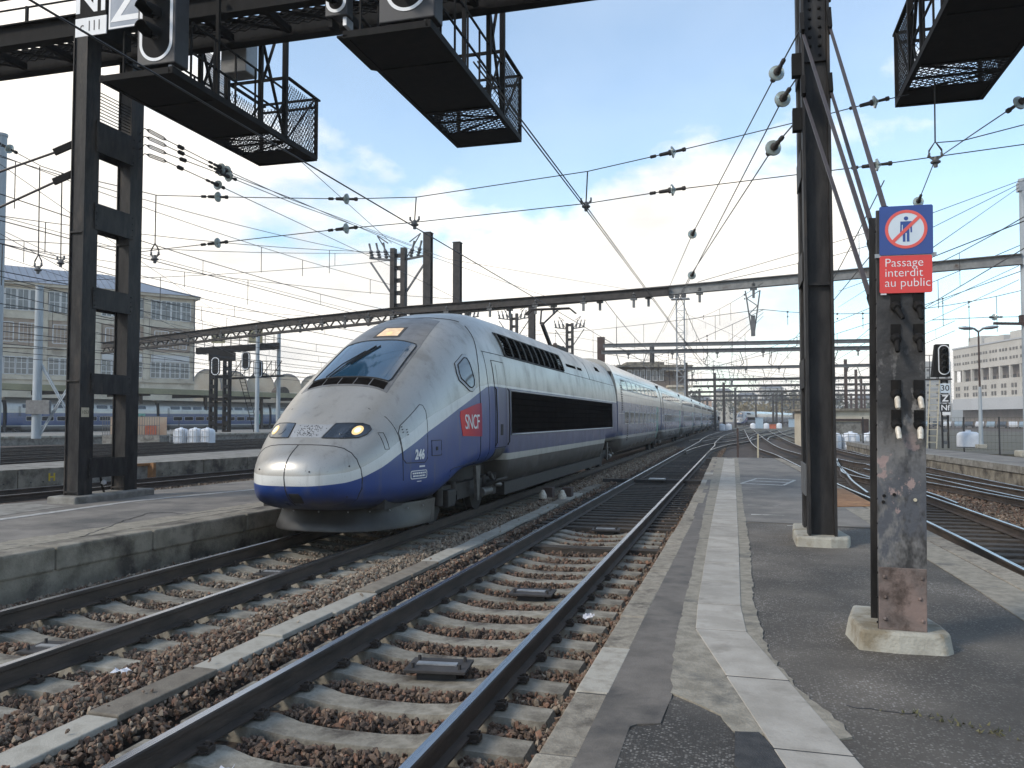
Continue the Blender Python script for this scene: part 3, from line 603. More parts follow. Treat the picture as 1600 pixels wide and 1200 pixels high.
CLIP = _c.mesh('rail_clip', 'rail_side')
def bolt_plate(loc, rz, label, w_=.5, d=.36):
    t = thing('track_plate', label, 'track plate', loc)
    k = MB(); k.box(-w_ / 2, w_ / 2, -d / 2, d / 2, -.012, .012); k.build('base_plate', 'steel_dark', t, bevel=.004).location = (0, 0, 0)
    k = MB(); k.box(-w_ * .36, w_ * .3, -.035, .035, .013, .024); k.build('cover_strip', 'galv', t).location = (0, 0, 0)
    me = MB().cyl((0, 0, .012), (0, 0, .05), .014, n=6).mesh('bolt', 'steel_dark')
    for sx in (-1, 1):
        for sy in (-1, 1): o = inst(me, 'bolt', (0, 0, 0), t); o.location = (sx * w_ * .38, sy * d * .3, 0)
    k = MB(); k.box(-.16, .16, -.1, .1, -.16, -.013); k.build('foot', 'steel_dark', t).location = (0, 0, 0)
    t.rotation_euler = (0, 0, rz)
# track A beside the platform, track B under the train
AX, BX = -2.465, -6.04
ta = thing('railway_track', 'nearest railway track with concrete sleepers beside the platform kerb', 'railway track', (AX, 10, 0))
for s in (-.753, .753): rail([(AX + s, 1), (AX + s, 70)] if s < 0 else [(AX + s, 1), (AX + s + .0, 60)], ta)
tb = thing('railway_track', 'railway track under the blue nosed train', 'railway track', (BX, 10, 0))
for s in (-.753, .753): rail([(BX + s, 1), (BX + s, 250)], tb)
y = 2.0; i = 0; A_SLEEP = []; B_SLEEP = []
while y < 60:
    timber = y > 12.6 and not (13.2 < y < 15)
    A_SLEEP.append(y); o = inst(TS if timber else CS, 'sleeper', (AX + (rnd.uniform(-.05, .05) if timber else rnd.uniform(-.015, .015)), y, rnd.uniform(-.006, .004)), ta, rnd.uniform(-.012, .012))
    if y < 10.5:
        for s in (-.753, .753): inst(CLIP, 'rail_clip', (AX + s, y, 0), ta)
    y += .6 if y < 12.4 else .5
y = 2.2
while y < 24:
    B_SLEEP.append(y); inst(CS, 'sleeper', (BX + rnd.uniform(-.015, .015), y, rnd.uniform(-.006, .004)), tb, rnd.uniform(-.012, .012))
    if y < 10:
        for s in (-.753, .753): inst(CLIP, 'rail_clip', (BX + s, y, 0), tb)
    y += .6
for loc, rz, lab in (((-2.36, 6.35, -.168), .12, 'dark bolted track plate lying between the rails nearest the platform'), ((-2.32, 9.3, -.168), .05, 'second bolted track plate up the line on the near track'), ((-2.35, 14.9, -.168), .1, 'farthest small bolted plate on the near track'),
                     ((-5.74, 5.95, -.168), .12, 'bolted track plate at the lower left between the rails of the train track'), ((-5.8, 9.6, -.168), .08, 'bolted track plate just ahead of the train')): bolt_plate(loc, rz, lab)
# joint cover bar across near track
k = MB(); k.box(-4.2, -.95, 26.0, 26.18, -.16, -.06); k.box(-2.75, -2.25, 25.9, 26.25, -.06, -.02, 1); tag(k.build('cable_crossing', ['steel_dark', 'galv']), 'dark crossbar lying over the near track with a pale plate on it', 'cable duct')

# ---- cable trough lids between the two near tracks
tr = thing('cable_trough', 'line of concrete trough lids between the two near tracks', 'cable trough', (-4.05, 10, -.1))
y = 2.6; i = 0; TR = (2.6, 24)
cols = ['lid_white', 'lid_brown', 'lid_white', 'lid_white', 'lid_brown', 'lid_white', 'lid_white', 'lid_brown']
seq = {0: 'lid_white', 1: 'lid_white', 2: 'lid_brown', 3: 'lid_white', 4: 'lid_white', 5: 'lid_white', 6: 'lid_brown', 7: 'lid_brown', 8: 'lid_white', 9: 'lid_white'}
while y < 24:
    l = rnd.choice((.95, 1.0, 1.05)); m_ = seq.get(i, rnd.choice(('lid_white', 'lid_white', 'lid_brown')))
    x = -4.03 - (y - 4) * .004 + rnd.uniform(-.02, .02); a = rnd.uniform(-.02, .02); z = -.105 + rnd.uniform(-.01, .015)
    k = MB(); k.box(-.125, .125, -l / 2 + .008, l / 2 - .008, -.05, 0); o = k.build('trough_lid', m_, None, bevel=.01); o.parent = tr; o.location = Vector((x, y + l / 2, z)) - BASE[tr]; o.rotation_euler = (rnd.uniform(-.015, .015), rnd.uniform(-.03, .03), a)
    y += l; i += 1
k = MB(); k.box(-4.22, -3.95, 2.6, 24, -.34, -.165); k.build('trough_body', 'concrete_dark', tr)

# ---- ballast
def ballast():
    col = bpy.data.collections.new('ballast_stones'); r = random.Random(5)
    tones = [((.15, .1, .068), (.21, .148, .104)), ((.1, .066, .046), (.145, .098, .07)), ((.2, .158, .116), (.26, .21, .158)), ((.075, .053, .04), (.115, .082, .062)), ((.23, .19, .145), (.3, .255, .2)), ((.16, .088, .058), (.215, .125, .083))]
    for i in range(12):
        bm = bmesh.new(); sq = (r.uniform(.85, 1.2), r.uniform(.7, 1.0), r.uniform(.5, .8))
        for _ in range(13):
            v = Vector((r.gauss(0, 1), r.gauss(0, 1), r.gauss(0, 1))).normalized() * .52 * r.uniform(.8, 1.1)
            bm.verts.new((v.x * sq[0], v.y * sq[1], v.z * sq[2]))
        hull = bmesh.ops.convex_hull(bm, input=bm.verts); bmesh.ops.delete(bm, geom=[g for g in hull['geom_interior'] if isinstance(g, bmesh.types.BMVert)], context='VERTS')
        me = bpy.data.meshes.new('stone'); bm.to_mesh(me); bm.free()
        m_ = MT.get('stone%d' % (i % 6))
        if not m_: m_ = MT['stone%d' % (i % 6)] = tint_random(mat('stone%d' % (i % 6), *tones[i % 6], 2.2, .92, bump=.5, bscale=9), .3)
        me.materials.append(m_); o = bpy.data.objects.new('ballast_stone.%03d' % i, me); col.objects.link(o)
    rs = np.random.RandomState(3); pts = []; idx = []; scl = []
    def region(x0, x1, y0, y1, dens, size, hz, dark=False, test=None):
        n = int((x1 - x0) * (y1 - y0) * dens); X = rs.uniform(x0, x1, n); Y = rs.uniform(y0, y1, n)
        for x, y_, u, q in zip(X, Y, rs.rand(n), rs.rand(n)):
            ra = min(abs(x - AX - .753), abs(x - AX + .753), abs(x - BX - .753), abs(x - BX + .753))
            if ra < .085: continue
            h = hz
            for c_, L_ in ((AX, A_SLEEP), (BX, B_SLEEP)):
                if abs(x - c_) < 1.26 and L_:
                    dy = min(abs(y_ - t) for t in L_) if y_ < 24 else .3
                    if dy < .165: h = None
                    elif abs(x - c_) < .68: h = -.27 + .03 * (dy - .15) / .15
                    else: h = -.226
                    break
            if h is None: continue
            if -4.2 < x < -3.9 and 2.6 < y_ < 24: 
                if q > .012: continue
                h = -.09
            if -3.9 <= x < -3.72: h = hz + .035 if u > .3 else hz
            if -4.8 < x <= -4.2: h = hz + .055 * (1 - abs(x + 4.5) / .3) + .01
            if test and not test(x, y_): continue
            h += (u - .7) * .055
            s = size * (.6 + .75 * q * q + .15 * u)
            pts.append((x, y_, h)); scl.append(s)
            grey = x < -3.9 and y_ > 6.2 + rs.rand() * 4
            inside = abs(x - AX) < .75
            w_ = [2, 0, 2, 4] if grey else ([1, 3, 0, 5, 1, 3] if inside else [0, 1, 5, 2, 0, 1])
            idx.append(w_[int(rs.rand() * len(w_))] + 6 * int(rs.rand() * 2))
    left = lambda x, y_: x > lerp_edge(NE, y_) - .0
    region(-7.75, -.88, 2.6, 6.5, 1400, .05, -.19, test=left)
    region(-7.75, -.88, 6.5, 11, 1050, .053, -.19, test=left)
    region(-7.6, -.88, 11, 18, 560, .064, -.19, test=left)
    region(-5.2, -.92, 18, 32, 330, .075, -.19)
    region(-5.2, -.95, 32, 60, 120, .1, -.19)
    region(2.75, 6.6, 9, 26, 220, .07, -.2, test=lambda x, y_: x > 4.7)
    region(-16.6, -11.2, 8, 30, 130, .07, -.2, test=lambda x, y_: x < lerp_edge(FE, y_) - .1)
    me = bpy.data.meshes.new('ballast'); me.from_pydata(pts, [], [])
    n = len(pts); A = me.attributes
    a = A.new('idx', 'INT', 'POINT'); a.data.foreach_set('value', np.array(idx, dtype=np.int32))
    a = A.new('scl', 'FLOAT', 'POINT'); a.data.foreach_set('value', np.array(scl, dtype=np.float32))
    a = A.new('rot', 'FLOAT_VECTOR', 'POINT'); a.data.foreach_set('vector', rs.uniform(0, 6.28, n * 3).astype(np.float32))
    o = bpy.data.objects.new('ballast', me); COL.objects.link(o); o['kind'] = 'stuff'
    ng = bpy.data.node_groups.new('ballast', 'GeometryNodeTree'); ng.interface.new_socket('Geometry', in_out='INPUT', socket_type='NodeSocketGeometry'); ng.interface.new_socket('Geometry', in_out='OUTPUT', socket_type='NodeSocketGeometry')
    N = ng.nodes.new; L = ng.links.new; gi = N('NodeGroupInput'); go = N('NodeGroupOutput'); ip = N('GeometryNodeInstanceOnPoints'); ci = N('GeometryNodeCollectionInfo')
    ci.inputs['Collection'].default_value = col; ci.inputs['Separate Children'].default_value = True; ci.inputs['Reset Children'].default_value = True
    def attr(nm, dt):
        q = N('GeometryNodeInputNamedAttribute'); q.data_type = dt; q.inputs['Name'].default_value = nm; return [s for s in q.outputs if s.enabled][0]
    L(gi.outputs[0], ip.inputs['Points']); L(ci.outputs[0], ip.inputs['Instance']); ip.inputs['Pick Instance'].default_value = True
    L(attr('idx', 'INT'), ip.inputs['Instance Index']); L(attr('rot', 'FLOAT_VECTOR'), ip.inputs['Rotation']); L(attr('scl', 'FLOAT'), ip.inputs['Scale'])
    L(ip.outputs[0], go.inputs[0]); o.modifiers.new('scatter', 'NODES').node_group = ng
ballast()

# ---- right hand tracks and the station throat
def track(label, r1, r2, name='railway_track', top='rail_top', timber=None, base=None, step=2):
    mid = r1[len(r1) // 2]; t = thing(name, label, 'railway track', (mid[0], mid[1], 0))
    for r_ in (r1, r2):
        if r_: rail(r_, t, top, step)
    return t
def along(r_, y): return float(np.interp(y, [p[1] for p in sorted(r_, key=lambda q: q[1])], [p[0] for p in sorted(r_, key=lambda q: q[1])]))
N1 = [(3.42, 3), (3.36, 8), (3.31, 11.4), (3.2, 16.3), (2.88, 21), (2.62, 25.3), (2.28, 32.6), (1.74, 44.9), (1.1, 53.9), (.83, 67.6), (.76, 98), (.7, 150)]
N2 = [(4.85, 3), (4.75, 8), (4.66, 11.4), (4.52, 15.6), (4.3, 21.7), (4.0, 26.5), (3.82, 30), (3.74, 34), (3.12, 44.5), (2.44, 55.3), (2.22, 71.7), (2.17, 106), (2.17, 150)]
tn = track('curving track with dark timber sleepers along the right platform edge', N1, N2)
y = 6.0
while y < 46:
    a, c_ = along(N1, y), along(N2, y); inst(TS, 'sleeper', ((a + c_) / 2 + rnd.uniform(-.06, .06), y, rnd.uniform(-.01, .0)), tn, rnd.uniform(-.03, .03)); y += .56
rail([(4.55, 20.0), (4.51, 22.9), (3.95, 26.6), (3.4, 29.9), (3.7, 34), (4.1, 39)], tn, step=1, name='switch_rail')
rail([(3.05, 22.3), (3.2, 26.4), (3.45, 30), (3.82, 36), (4.3, 40.8)], tn, step=1, name='switch_rail')
tq = track('second track right of the platform, shining rails beside the far kerb', [(8.1, 15), (6.95, 23.8), (6.0, 30.4), (5.0, 36.3), (4.33, 41), (3.9, 60), (3.96, 95), (4.4, 140)], [(9.3, 15), (8.2, 20), (7.32, 25.1), (6.84, 34.6), (6.2, 40), (5.4, 60), (5.04, 99), (5.9, 141)])
tr2 = track('closely laid middle rails between the two right hand tracks', [(6.9, 15), (6.16, 21.1), (5.6, 24.6), (5.2, 26.5), (4.4, 33)], [(7.3, 15), (6.34, 21.7), (5.7, 28.8), (4.9, 36)])
for t, (x0, x1) in ((tq, (5.4, 8.6)),):
    b = MB(); y = 14
    while y < 44:
        xc = (along([(8.1, 15), (6.95, 23.8), (6.0, 30.4), (5.0, 36.3), (4.33, 41)], y) + along([(9.3, 15), (8.2, 20), (7.32, 25.1), (6.84, 34.6), (6.2, 40)], y)) / 2
        b.box(xc - 1.25, xc + 1.25, y - .11, y + .11, -.32, -.18); y += .6
    b.build('sleepers', 'timber', t, kind='stuff')
track('crossover rails sweeping from the near track towards the right', [(-3.0, 48), (-2.89, 51.7), (-2.58, 57.6), (-1.84, 65.2), (-.57, 73), (.89, 91), (2.36, 115.5), (4.38, 140)], [(-1.72, 44), (-1.66, 51), (-.89, 60.8), (.39, 69.3), (1.69, 82.7), (3.18, 102), (7.39, 141), (13.4, 194)])
track('far crossing rails left of the platform end', [(-4.3, 73), (-3.46, 80), (-1.93, 90), (-.5, 101), (1.83, 120), (4.83, 148)], [(-3.0, 70), (-2.2, 80), (-.6, 90), (.9, 101), (3.2, 120), (6.2, 148)])
track('straight track running on behind the platform end', [(-3.22, 70), (-3.4, 81), (-3.2, 106), (-1.2, 156), (3, 240)], [(-1.72, 60), (-1.9, 69), (-1.68, 97), (-.2, 130), (1.0, 156), (5, 240)])
track('curved rails of the middle junction', [(.9, 78), (1.0, 83), (1.38, 91), (2.53, 98), (4.2, 110), (7.0, 134)], [(2.35, 76), (2.6, 83), (3.3, 92), (4.5, 99), (6, 110), (9, 134)])
track('outer right track of the junction seen between the two pillars', [(8.2, 36), (6.3, 44), (6.2, 51), (5.9, 55), (6.2, 80), (7.2, 120)], [(9.6, 40), (7.7, 48), (7.5, 55), (7.6, 80), (8.6, 120)])
track('track behind the far platform edge, seen through the ladder pillar', [(-19.4, 9), (-18.75, 13), (-18.28, 17), (-17.77, 21.4), (-17.2, 26.8), (-16.3, 36), (-15.6, 60)], [(-17.9, 9), (-17.3, 13), (-16.85, 17), (-16.3, 21.4), (-15.72, 26.8), (-14.8, 36), (-14.1, 60)], top='rail_dull')
for i, (x, s) in enumerate(((-25.4, 0), (-29.2, 0), (-33.4, .01), (-37.6, 0), (-41.8, .01), (-46, 0))):
    d = ['first', 'second', 'third', 'fourth', 'fifth', 'sixth'][i]
    t = track(d + ' of the dull parallel tracks behind the panelled platform', [(x - 1, 6), (x, 40), (x + 3, 80), (x + 12, 200)], [(x + .5, 6), (x + 1.5, 40), (x + 4.5, 80), (x + 13.5, 200)], top='rail_dull', step=12)
    t['group'] = 'parallel tracks on the left'
    b = MB(); y = 15
    while y < 60: b.box(x - .55 + (y - 40) * .04, x + 2.05 + (y - 40) * .04, y - .12, y + .12, -.3, -.17); y += .8
    b.build('sleepers', 'timber', t, kind='stuff')
# ---- small things on the ballast
def scrap(loc, w_, h, lab, seed):
    r = random.Random(seed); b = MB(); n = 5; vs = [(loc[0] + (i / (n - 1) - .5) * w_ + r.uniform(-.01, .01), loc[1] + (j / (n - 1) - .5) * h + r.uniform(-.01, .01), loc[2] + r.uniform(0, .05)) for j in range(n) for i in range(n)]
    b.add(vs, [(j * n + i, j * n + i + 1, (j + 1) * n + i + 1, (j + 1) * n + i) for j in range(n - 1) for i in range(n - 1)]); o = b.build('paper_scrap', 'paper', fix=False); o.modifiers.new('thickness', 'SOLIDIFY').thickness = .002; tag(o, lab, 'litter')
scrap((-2.83, 4.08, -.19), .09, .22, 'crumpled white paper beside the near rail at the bottom of the photo', 1)
scrap((-1.56, 4.22, -.19), .13, .1, 'grey white crumpled scrap against the foot of the right near rail', 2)
scrap((-1.47, 8.2, -.16), .09, .12, 'small white scrap on a sleeper end by the platform kerb', 3)
scrap((-4.6, 5.42, -.14), .14, .1, 'white paper scrap on the ballast right of the train track', 4)
for i, (x, y, lab) in enumerate(((-5.58, 19.6, 'white domed marker with black base left of its twin beside the train'), (-5.12, 19.7, 'white domed marker with black base right of its twin beside the train'))):
    x += .95; t = thing('track_marker', lab, 'marker', (x, y, -.18))
    MB().cyl((x, y, -.2), (x, y, -.1), .11, .11, 10).build('base', 'steel_dark', t); MB().lathe([(.1, 0), (.1, .08), (.06, .15), (.04, .2), (0.0, .21)], (x, y, -.1)).build('dome', 'porcelain', t, smooth=40)
    k = MB(); k.box(x - .12, x + .12, y + .5, y + .8, -.2, .12); tag(k.build('junction_box', 'steel_brown', bevel=.01), 'brown junction box behind the %s white marker' % ('left' if i == 0 else 'right'), 'box')
# ================================================================== the train
def pchip(t):
    X = np.array([p[0] for p in t], float); Y = np.array([p[1] for p in t], float); h = np.diff(X); d = np.diff(Y) / h; m = np.zeros(len(X))
    for i in range(1, len(X) - 1):
        if d[i - 1] * d[i] > 0: w1, w2 = 2 * h[i] + h[i - 1], h[i] + 2 * h[i - 1]; m[i] = (w1 + w2) / (w1 / d[i - 1] + w2 / d[i])
    m[0], m[-1] = d[0], d[-1]
    def f(x):
        x = min(max(x, X[0]), X[-1]); i = min(int(np.searchsorted(X, x, 'right')) - 1, len(X) - 2); s = (x - X[i]) / h[i]
        return float((1 + 2 * s) * (1 - s) ** 2 * Y[i] + s * (1 - s) ** 2 * h[i] * m[i] + s * s * (3 - 2 * s) * Y[i + 1] + s * s * (s - 1) * h[i] * m[i + 1])
    return f
class Shell:
    """a car body: superellipse sections whose size changes along its length"""
    def __init__(s, zt, zb, w, zc, n, nl=4): s.zt, s.zb, s.w, s.zc, s.n, s.nl = zt, zb, w, zc, n, nl
    def hw(s, y, z):
        if y <= 0: return -1
        zc, zt, zb, W_ = s.zc(y), s.zt(y), s.zb(y), s.w(y)
        if z >= zt or z <= zb: return -1
        n, t = (s.n(y), (z - zc) / (zt - zc)) if z >= zc else (s.nl, (zc - z) / (zc - zb))
        return W_ * (1 - t ** n) ** (1 / n)
    def top(s, x, y):
        q = min(abs(x) / s.w(y), .9999); n = s.n(y); return s.zc(y) + (s.zt(y) - s.zc(y)) * (1 - q ** n) ** (1 / n)
    def front(s, x, z):
        a, b_ = 1e-4, 6.0
        for _ in range(34):
            m = (a + b_) / 2
            if s.hw(m, z) >= abs(x): b_ = m
            else: a = m
        return b_
    def pt(s, mode, a, b_):   # point and outward normal
        e = .004
        if mode == 'side': f = lambda a, b_: Vector((s.hw(a, b_), a, b_))
        elif mode == 'left': f = lambda a, b_: Vector((-s.hw(a, b_), a, b_))
        elif mode == 'top': f = lambda a, b_: Vector((a, b_, s.top(a, b_)))
        else: f = lambda a, b_: Vector((a, s.front(a, b_), b_))
        p = f(a, b_); n = (f(a + e, b_) - p).cross(f(a, b_ + e) - p)
        if n.length < 1e-12: n = Vector((0, 0, 1))
        n.normalize(); ref = Vector((p.x, -1.0 if mode == 'front' else 0, p.z - 1.2 + (1 if mode == 'top' else 0)))
        if mode in ('side', 'left'): ref = Vector((p.x, 0, 0))
        return p, (n if n.dot(ref) > 0 else -n)
    def patch(s, name, mode, poly, off, m, parent, thick=.02, K=6, step=.06, smooth=40, mi=None, **kw):
        P = []
        for (x0, y0), (x1, y1) in zip(poly, poly[1:] + poly[:1]):
            n = max(1, int(math.hypot(x1 - x0, y1 - y0) / step)); P += [(x0 + (x1 - x0) * k / n, y0 + (y1 - y0) * k / n) for k in range(n)]
        cx, cy = sum(p[0] for p in P) / len(P), sum(p[1] for p in P) / len(P); N = len(P); vs = []
        q, nn = s.pt(mode, cx, cy); vs.append(q + nn * off)
        for k in range(1, K + 1):
            for x, y in P:
                q, nn = s.pt(mode, cx + (x - cx) * k / K, cy + (y - cy) * k / K); vs.append(q + nn * off)
                if k == K: pass
        for x, y in P: q, nn = s.pt(mode, x, y); vs.append(q + nn * (off - thick))
        fs = [(0, 1 + i, 1 + (i + 1) % N) for i in range(N)]
        for k in range(K): fs += [(1 + k * N + i, 1 + (k + 1) * N + i, 1 + (k + 1) * N + (i + 1) % N, 1 + k * N + (i + 1) % N) for i in range(N)]
        b = MB(); b.add(vs, fs); return b.build(name, m, parent, smooth=smooth, **kw)
    def seam(s, name, mode, pts, parent, r=.006, m='gap', closed=False, step=.08, off=0, **kw):
        P = []
        src = list(zip(pts, pts[1:] + pts[:1])) if closed else list(zip(pts, pts[1:]))
        for (x0, y0), (x1, y1) in src:
            n = max(1, int(math.hypot(x1 - x0, y1 - y0) / step)); P += [(x0 + (x1 - x0) * k / n, y0 + (y1 - y0) * k / n) for k in range(n)]
        if not closed: P.append(pts[-1])
        V = []
        for a, c in P: q, nn = s.pt(mode, a, c); V.append(q + nn * off)
        return MB().tube(V, r, 5, closed=closed).build(name, m, parent, smooth=60, **kw)
    def body(s, ys, m, parent, name='body', nt=20):
        vs = []; ring = 4 * nt
        for y in ys:
            zc, zt, zb, W_, n = s.zc(y), s.zt(y), s.zb(y), s.w(y), s.n(y)
            for k in range(ring):
                a = 2 * math.pi * k / ring; c, sn = math.cos(a), math.sin(a); e = n if sn >= 0 else s.nl; h = zt - zc if sn >= 0 else zc - zb
                vs.append((W_ * math.copysign(abs(c) ** (2 / e), c), y, zc + h * math.copysign(abs(sn) ** (2 / e), sn)))
        b = MB(); b.v = vs; N = len(ys)
        for i in range(N - 1):
            b.f += [(i * ring + k, i * ring + (k + 1) % ring, (i + 1) * ring + (k + 1) % ring, (i + 1) * ring + k) for k in range(ring)]
        b.f += [tuple(range(ring)), tuple((N - 1) * ring + k for k in range(ring))]; b.m = [0] * len(b.f)
        return b.build(name, m, parent, smooth=50)
ZB = pchip([(0, 1.03), (.01, .955), (.03, .88), (.1, .76), (.2, .68), (.4, .58), (.8, .5), (1.5, .46), (2.6, .46)])
def loco_zb(y): return ZB(y) if y < 2.6 else float(np.interp(y, [2.6, 3.0, 3.5, 4.0, 6.3, 6.46, 19.0, 19.15, 22], [.46, .6, .8, .88, .9, .28, .28, .9, .9]))
LOCO = Shell(pchip([(0, 1.03), (.01, 1.11), (.03, 1.17), (.1, 1.27), (.2, 1.35), (.37, 1.45), (.65, 1.63), (1, 1.87), (1.65, 2.30), (2.3, 2.69), (3.1, 3.14), (3.6, 3.39), (4.2, 3.64), (4.7, 3.79), (5.4, 3.94), (6.2, 4.03), (7.2, 4.07), (30, 4.07)]),
             loco_zb, pchip([(0, .001), (.01, .16), (.03, .28), (.1, .45), (.2, .57), (.37, .70), (.6, .83), (1, 1.02), (1.5, 1.17), (2, 1.27), (3, 1.36), (4, 1.40), (5, 1.41), (30, 1.41)]),
             pchip([(0, 1.03), (.5, 1.0), (2, 1.05), (4, 1.3), (6, 1.6), (30, 1.6)]), pchip([(0, 2.2), (1, 2.6), (2, 2.85), (3, 2.95), (6, 3.0), (30, 3.0)]))
def wheelset(parent, y, dx=0):
    for s in (-1, 1):
        MB().lathe([(.06, -.08), (.46, -.07), (.46, .05), (.49, .06), (.49, .085), (.06, .09)], (s * .75, y, .455), (-s, 0, 0), 28).build('wheel', 'bogie', parent, smooth=30)
def bogie(name, y0, y1, parent):
    k = MB(); ym = (y0 + y1) / 2
    for s in (-1, 1):
        k.bar((s * 1.02, y0 - .35, .56), (s * 1.02, y1 + .35, .56), .12, .2); k.bar((s * 1.02, ym - .7, .45), (s * 1.02, ym + .7, .45), .14, .16)
    for yy in (ym - .35, ym + .35): k.bar((-1.02, yy, .55), (1.02, yy, .55), .2, .22)
    t = k.build(name, 'bogie', parent)
    for y in (y0, y1):
        wheelset(t, y)
        for s in (-1, 1):
            MB().box(s * 1.09 - .1, s * 1.09 + .1, y - .2, y + .2, .3, .6).build('axle_box', 'bogie', t, bevel=.03)
            b = MB(); b.cyl((s * 1.05, y - .34, .35), (s * 1.05, y - .34, .72), .09, n=12); b.cyl((s * 1.05, y + .34, .35), (s * 1.05, y + .34, .72), .09, n=12); b.build('spring', 'bogie', t, smooth=40, kind='stuff')
    for s in (-1, 1):
        MB().cyl((s * 1.22, ym + .3, .42), (s * 1.22, ym + .85, .42), .085, n=14).build('damper', 'bogie_grey', t, smooth=40)
        b = MB(); b.hexa([(s * 1.2, ym - .02, .3), (s * 1.26, ym - .02, .3), (s * 1.26, ym + .08, .3), (s * 1.2, ym + .08, .3), (s * 1.2, ym - .12, .95), (s * 1.26, ym - .12, .95), (s * 1.26, ym + .16, .95), (s * 1.2, ym + .16, .95)]); b.build('yaw_bracket', 'bogie_grey', t)
        MB().tube([(s * 1.18, ym + 1.0, .75), (s * 1.2, ym + 1.3, .5), (s * 1.2, ym + 1.7, .47)], .045, 8).build('brake_pipe', 'bogie_grey', t, smooth=40)
    return t
def make_loco():
    S = LOCO; T = thing('locomotive', 'silver and blue streamlined power car with lit headlights leading the train', 'locomotive', (0, 0, 0))
    ys = [0, .003, .008, .015, .025, .04, .06, .09, .12, .16, .2, .25, .3, .36] + [.43 + .09 * i for i in range(60)] + [5.9, 6.1, 6.28, 6.32, 6.44, 6.5, 8, 12, 16, 18.9, 19.02, 19.14, 20, 21, 21.9, 22.02]
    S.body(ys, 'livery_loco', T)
    MB().box(-1.15, 1.15, 22.0, 22.2, .95, 3.7).build('gangway', 'rubber', T)
    # nose doors round the coupler
    arc = [(0, 1.45), (.18, 1.455), (.34, 1.45), (.5, 1.435), (.62, 1.405), (.72, 1.34), (.79, 1.25), (.84, 1.12), (.855, .98), (.85, .84), (.8, .7), (.7, .61), (.5, .565), (.3, .555), (0, .55)]
    for s in (1, -1): S.patch('nose_door', 'front', [(s * (x + (.006 if x == 0 else 0)), z) for x, z in arc], .005, 'livery_loco', T, K=9, step=.05, smooth=60)
    S.seam('panel_gap', 'front', [(x, z) for x, z in arc[::-1]][1:-1] + [(-x, z) for x, z in arc][1:-1], T, .011, step=.05)
    S.seam('panel_gap', 'front', [(0, 1.45), (0, 1.03), (0, .56)], T, .011, step=.03)
    S.patch('coupler_hole', 'front', [(.03, .80), (.18, .80), (.21, .75), (.18, .66), (.03, .66)], .012, 'gap', T, step=.03)  # flat dark patch stands in for the shade inside the coupler hole
    for x, z in ((-.45, 1.12), (.35, 1.1), (.74, 1.16), (.72, .74)):
        q, n = S.pt('front', x, z); MB().cyl(q - n * .005, q + n * .012, .012, n=8).build('catch', 'gap', T)
    # lights
    for s in (1, -1):
        case = [(.33, 1.755), (.5, 1.76), (.68, 1.755), (.77, 1.725), (.81, 1.67), (.79, 1.6), (.72, 1.553), (.55, 1.545), (.27, 1.548)]
        h = S.patch('headlight', 'front', [(s * x, z) for x, z in case], .008, 'hl_case', T, K=5, step=.04)
        S.seam('headlight_rim', 'front', [(s * x, z) for x, z in case], T, .008, closed=True, step=.04, off=.006)
        for x, r_, mm in ((.665, .064, 'lamp'), (.665, .036, 'lamp_core')):
            ci = [(s * x + r_ * math.cos(a), 1.652 + r_ * math.sin(a)) for a in np.linspace(0, 2 * math.pi, 19)[:-1]]
            S.patch('lamp', 'front', ci, .014 if r_ > .05 else .018, mm, h, K=3, step=1)
        ci = [(s * .5 + .06 * math.cos(a), 1.652 + .06 * math.sin(a)) for a in np.linspace(0, 2 * math.pi, 17)[:-1]]
        S.patch('lamp', 'front', ci, .013, 'hl_case', h, K=3, step=1)
    g = S.patch('nose_grille', 'front', [(-.31, 1.74), (.31, 1.74), (.25, 1.555), (-.25, 1.555)], .004, 'vent_panel', T, K=5)
    b = MB(); r = random.Random(2)
    for i in range(110):
        u, v = r.gauss(0, .12), r.uniform(1.575, 1.725)
        if abs(u) > .24: continue
        q, n = S.pt('front', u, v); b.cyl(q, q + n * .006, .008, n=6)
    b.build('perforation', 'gap', g, kind='stuff')
    # windscreen and its dark mask
    S.patch('windscreen_mask', 'top', [(-.74, 1.73), (-.3, 1.72), (.3, 1.72), (.74, 1.73), (.735, 2.4), (.72, 3.2), (.66, 3.9), (.6, 4.45), (.25, 4.5), (-.25, 4.5), (-.6, 4.45), (-.66, 3.9), (-.72, 3.2), (-.735, 2.4)], .004, 'surround', T, K=14, step=.12)
    gl = [(-.655, 1.97), (-.3, 1.96), (.3, 1.96), (.655, 1.97), (.68, 2.05), (.665, 3.1), (.64, 3.17), (.3, 3.2), (-.3, 3.2), (-.64, 3.17), (-.665, 3.1), (-.68, 2.05)]
    S.patch('windscreen', 'top', gl, .012, 'glass_wind', T, K=12, step=.1)
    S.seam('windscreen_seal', 'top', gl, T, .013, 'rubber', closed=True, off=.01)
    for i in range(5):
        x0, x1 = -.66 + .268 * i, -.66 + .268 * (i + 1); S.patch('air_intake', 'top', [(x0 + .012, 1.77), (x1 - .012, 1.77), (x1 - .012, 1.94), (x0 + .012, 1.94)], .010, 'black_panel', T, K=3)
    b = MB()
    for xs in ((-.42, -.3, -.1), (-.36, -.22, -.02)):
        q0, n0 = S.pt('top', xs[0], 1.97); q1, n1 = S.pt('top', xs[1], 2.3); q2, n2 = S.pt('top', xs[2], 2.75); b.tube([q0 + n0 * .03, q1 + n1 * .05, q2 + n2 * .035], .011, 5)
        q3, n3 = S.pt('top', xs[2] - .16, 2.35); q4, n4 = S.pt('top', xs[2] + .1, 2.95); b.tube([q3 + n3 * .025, q4 + n4 * .025], .013, 5)
    b.build('wiper', 'rubber', T)
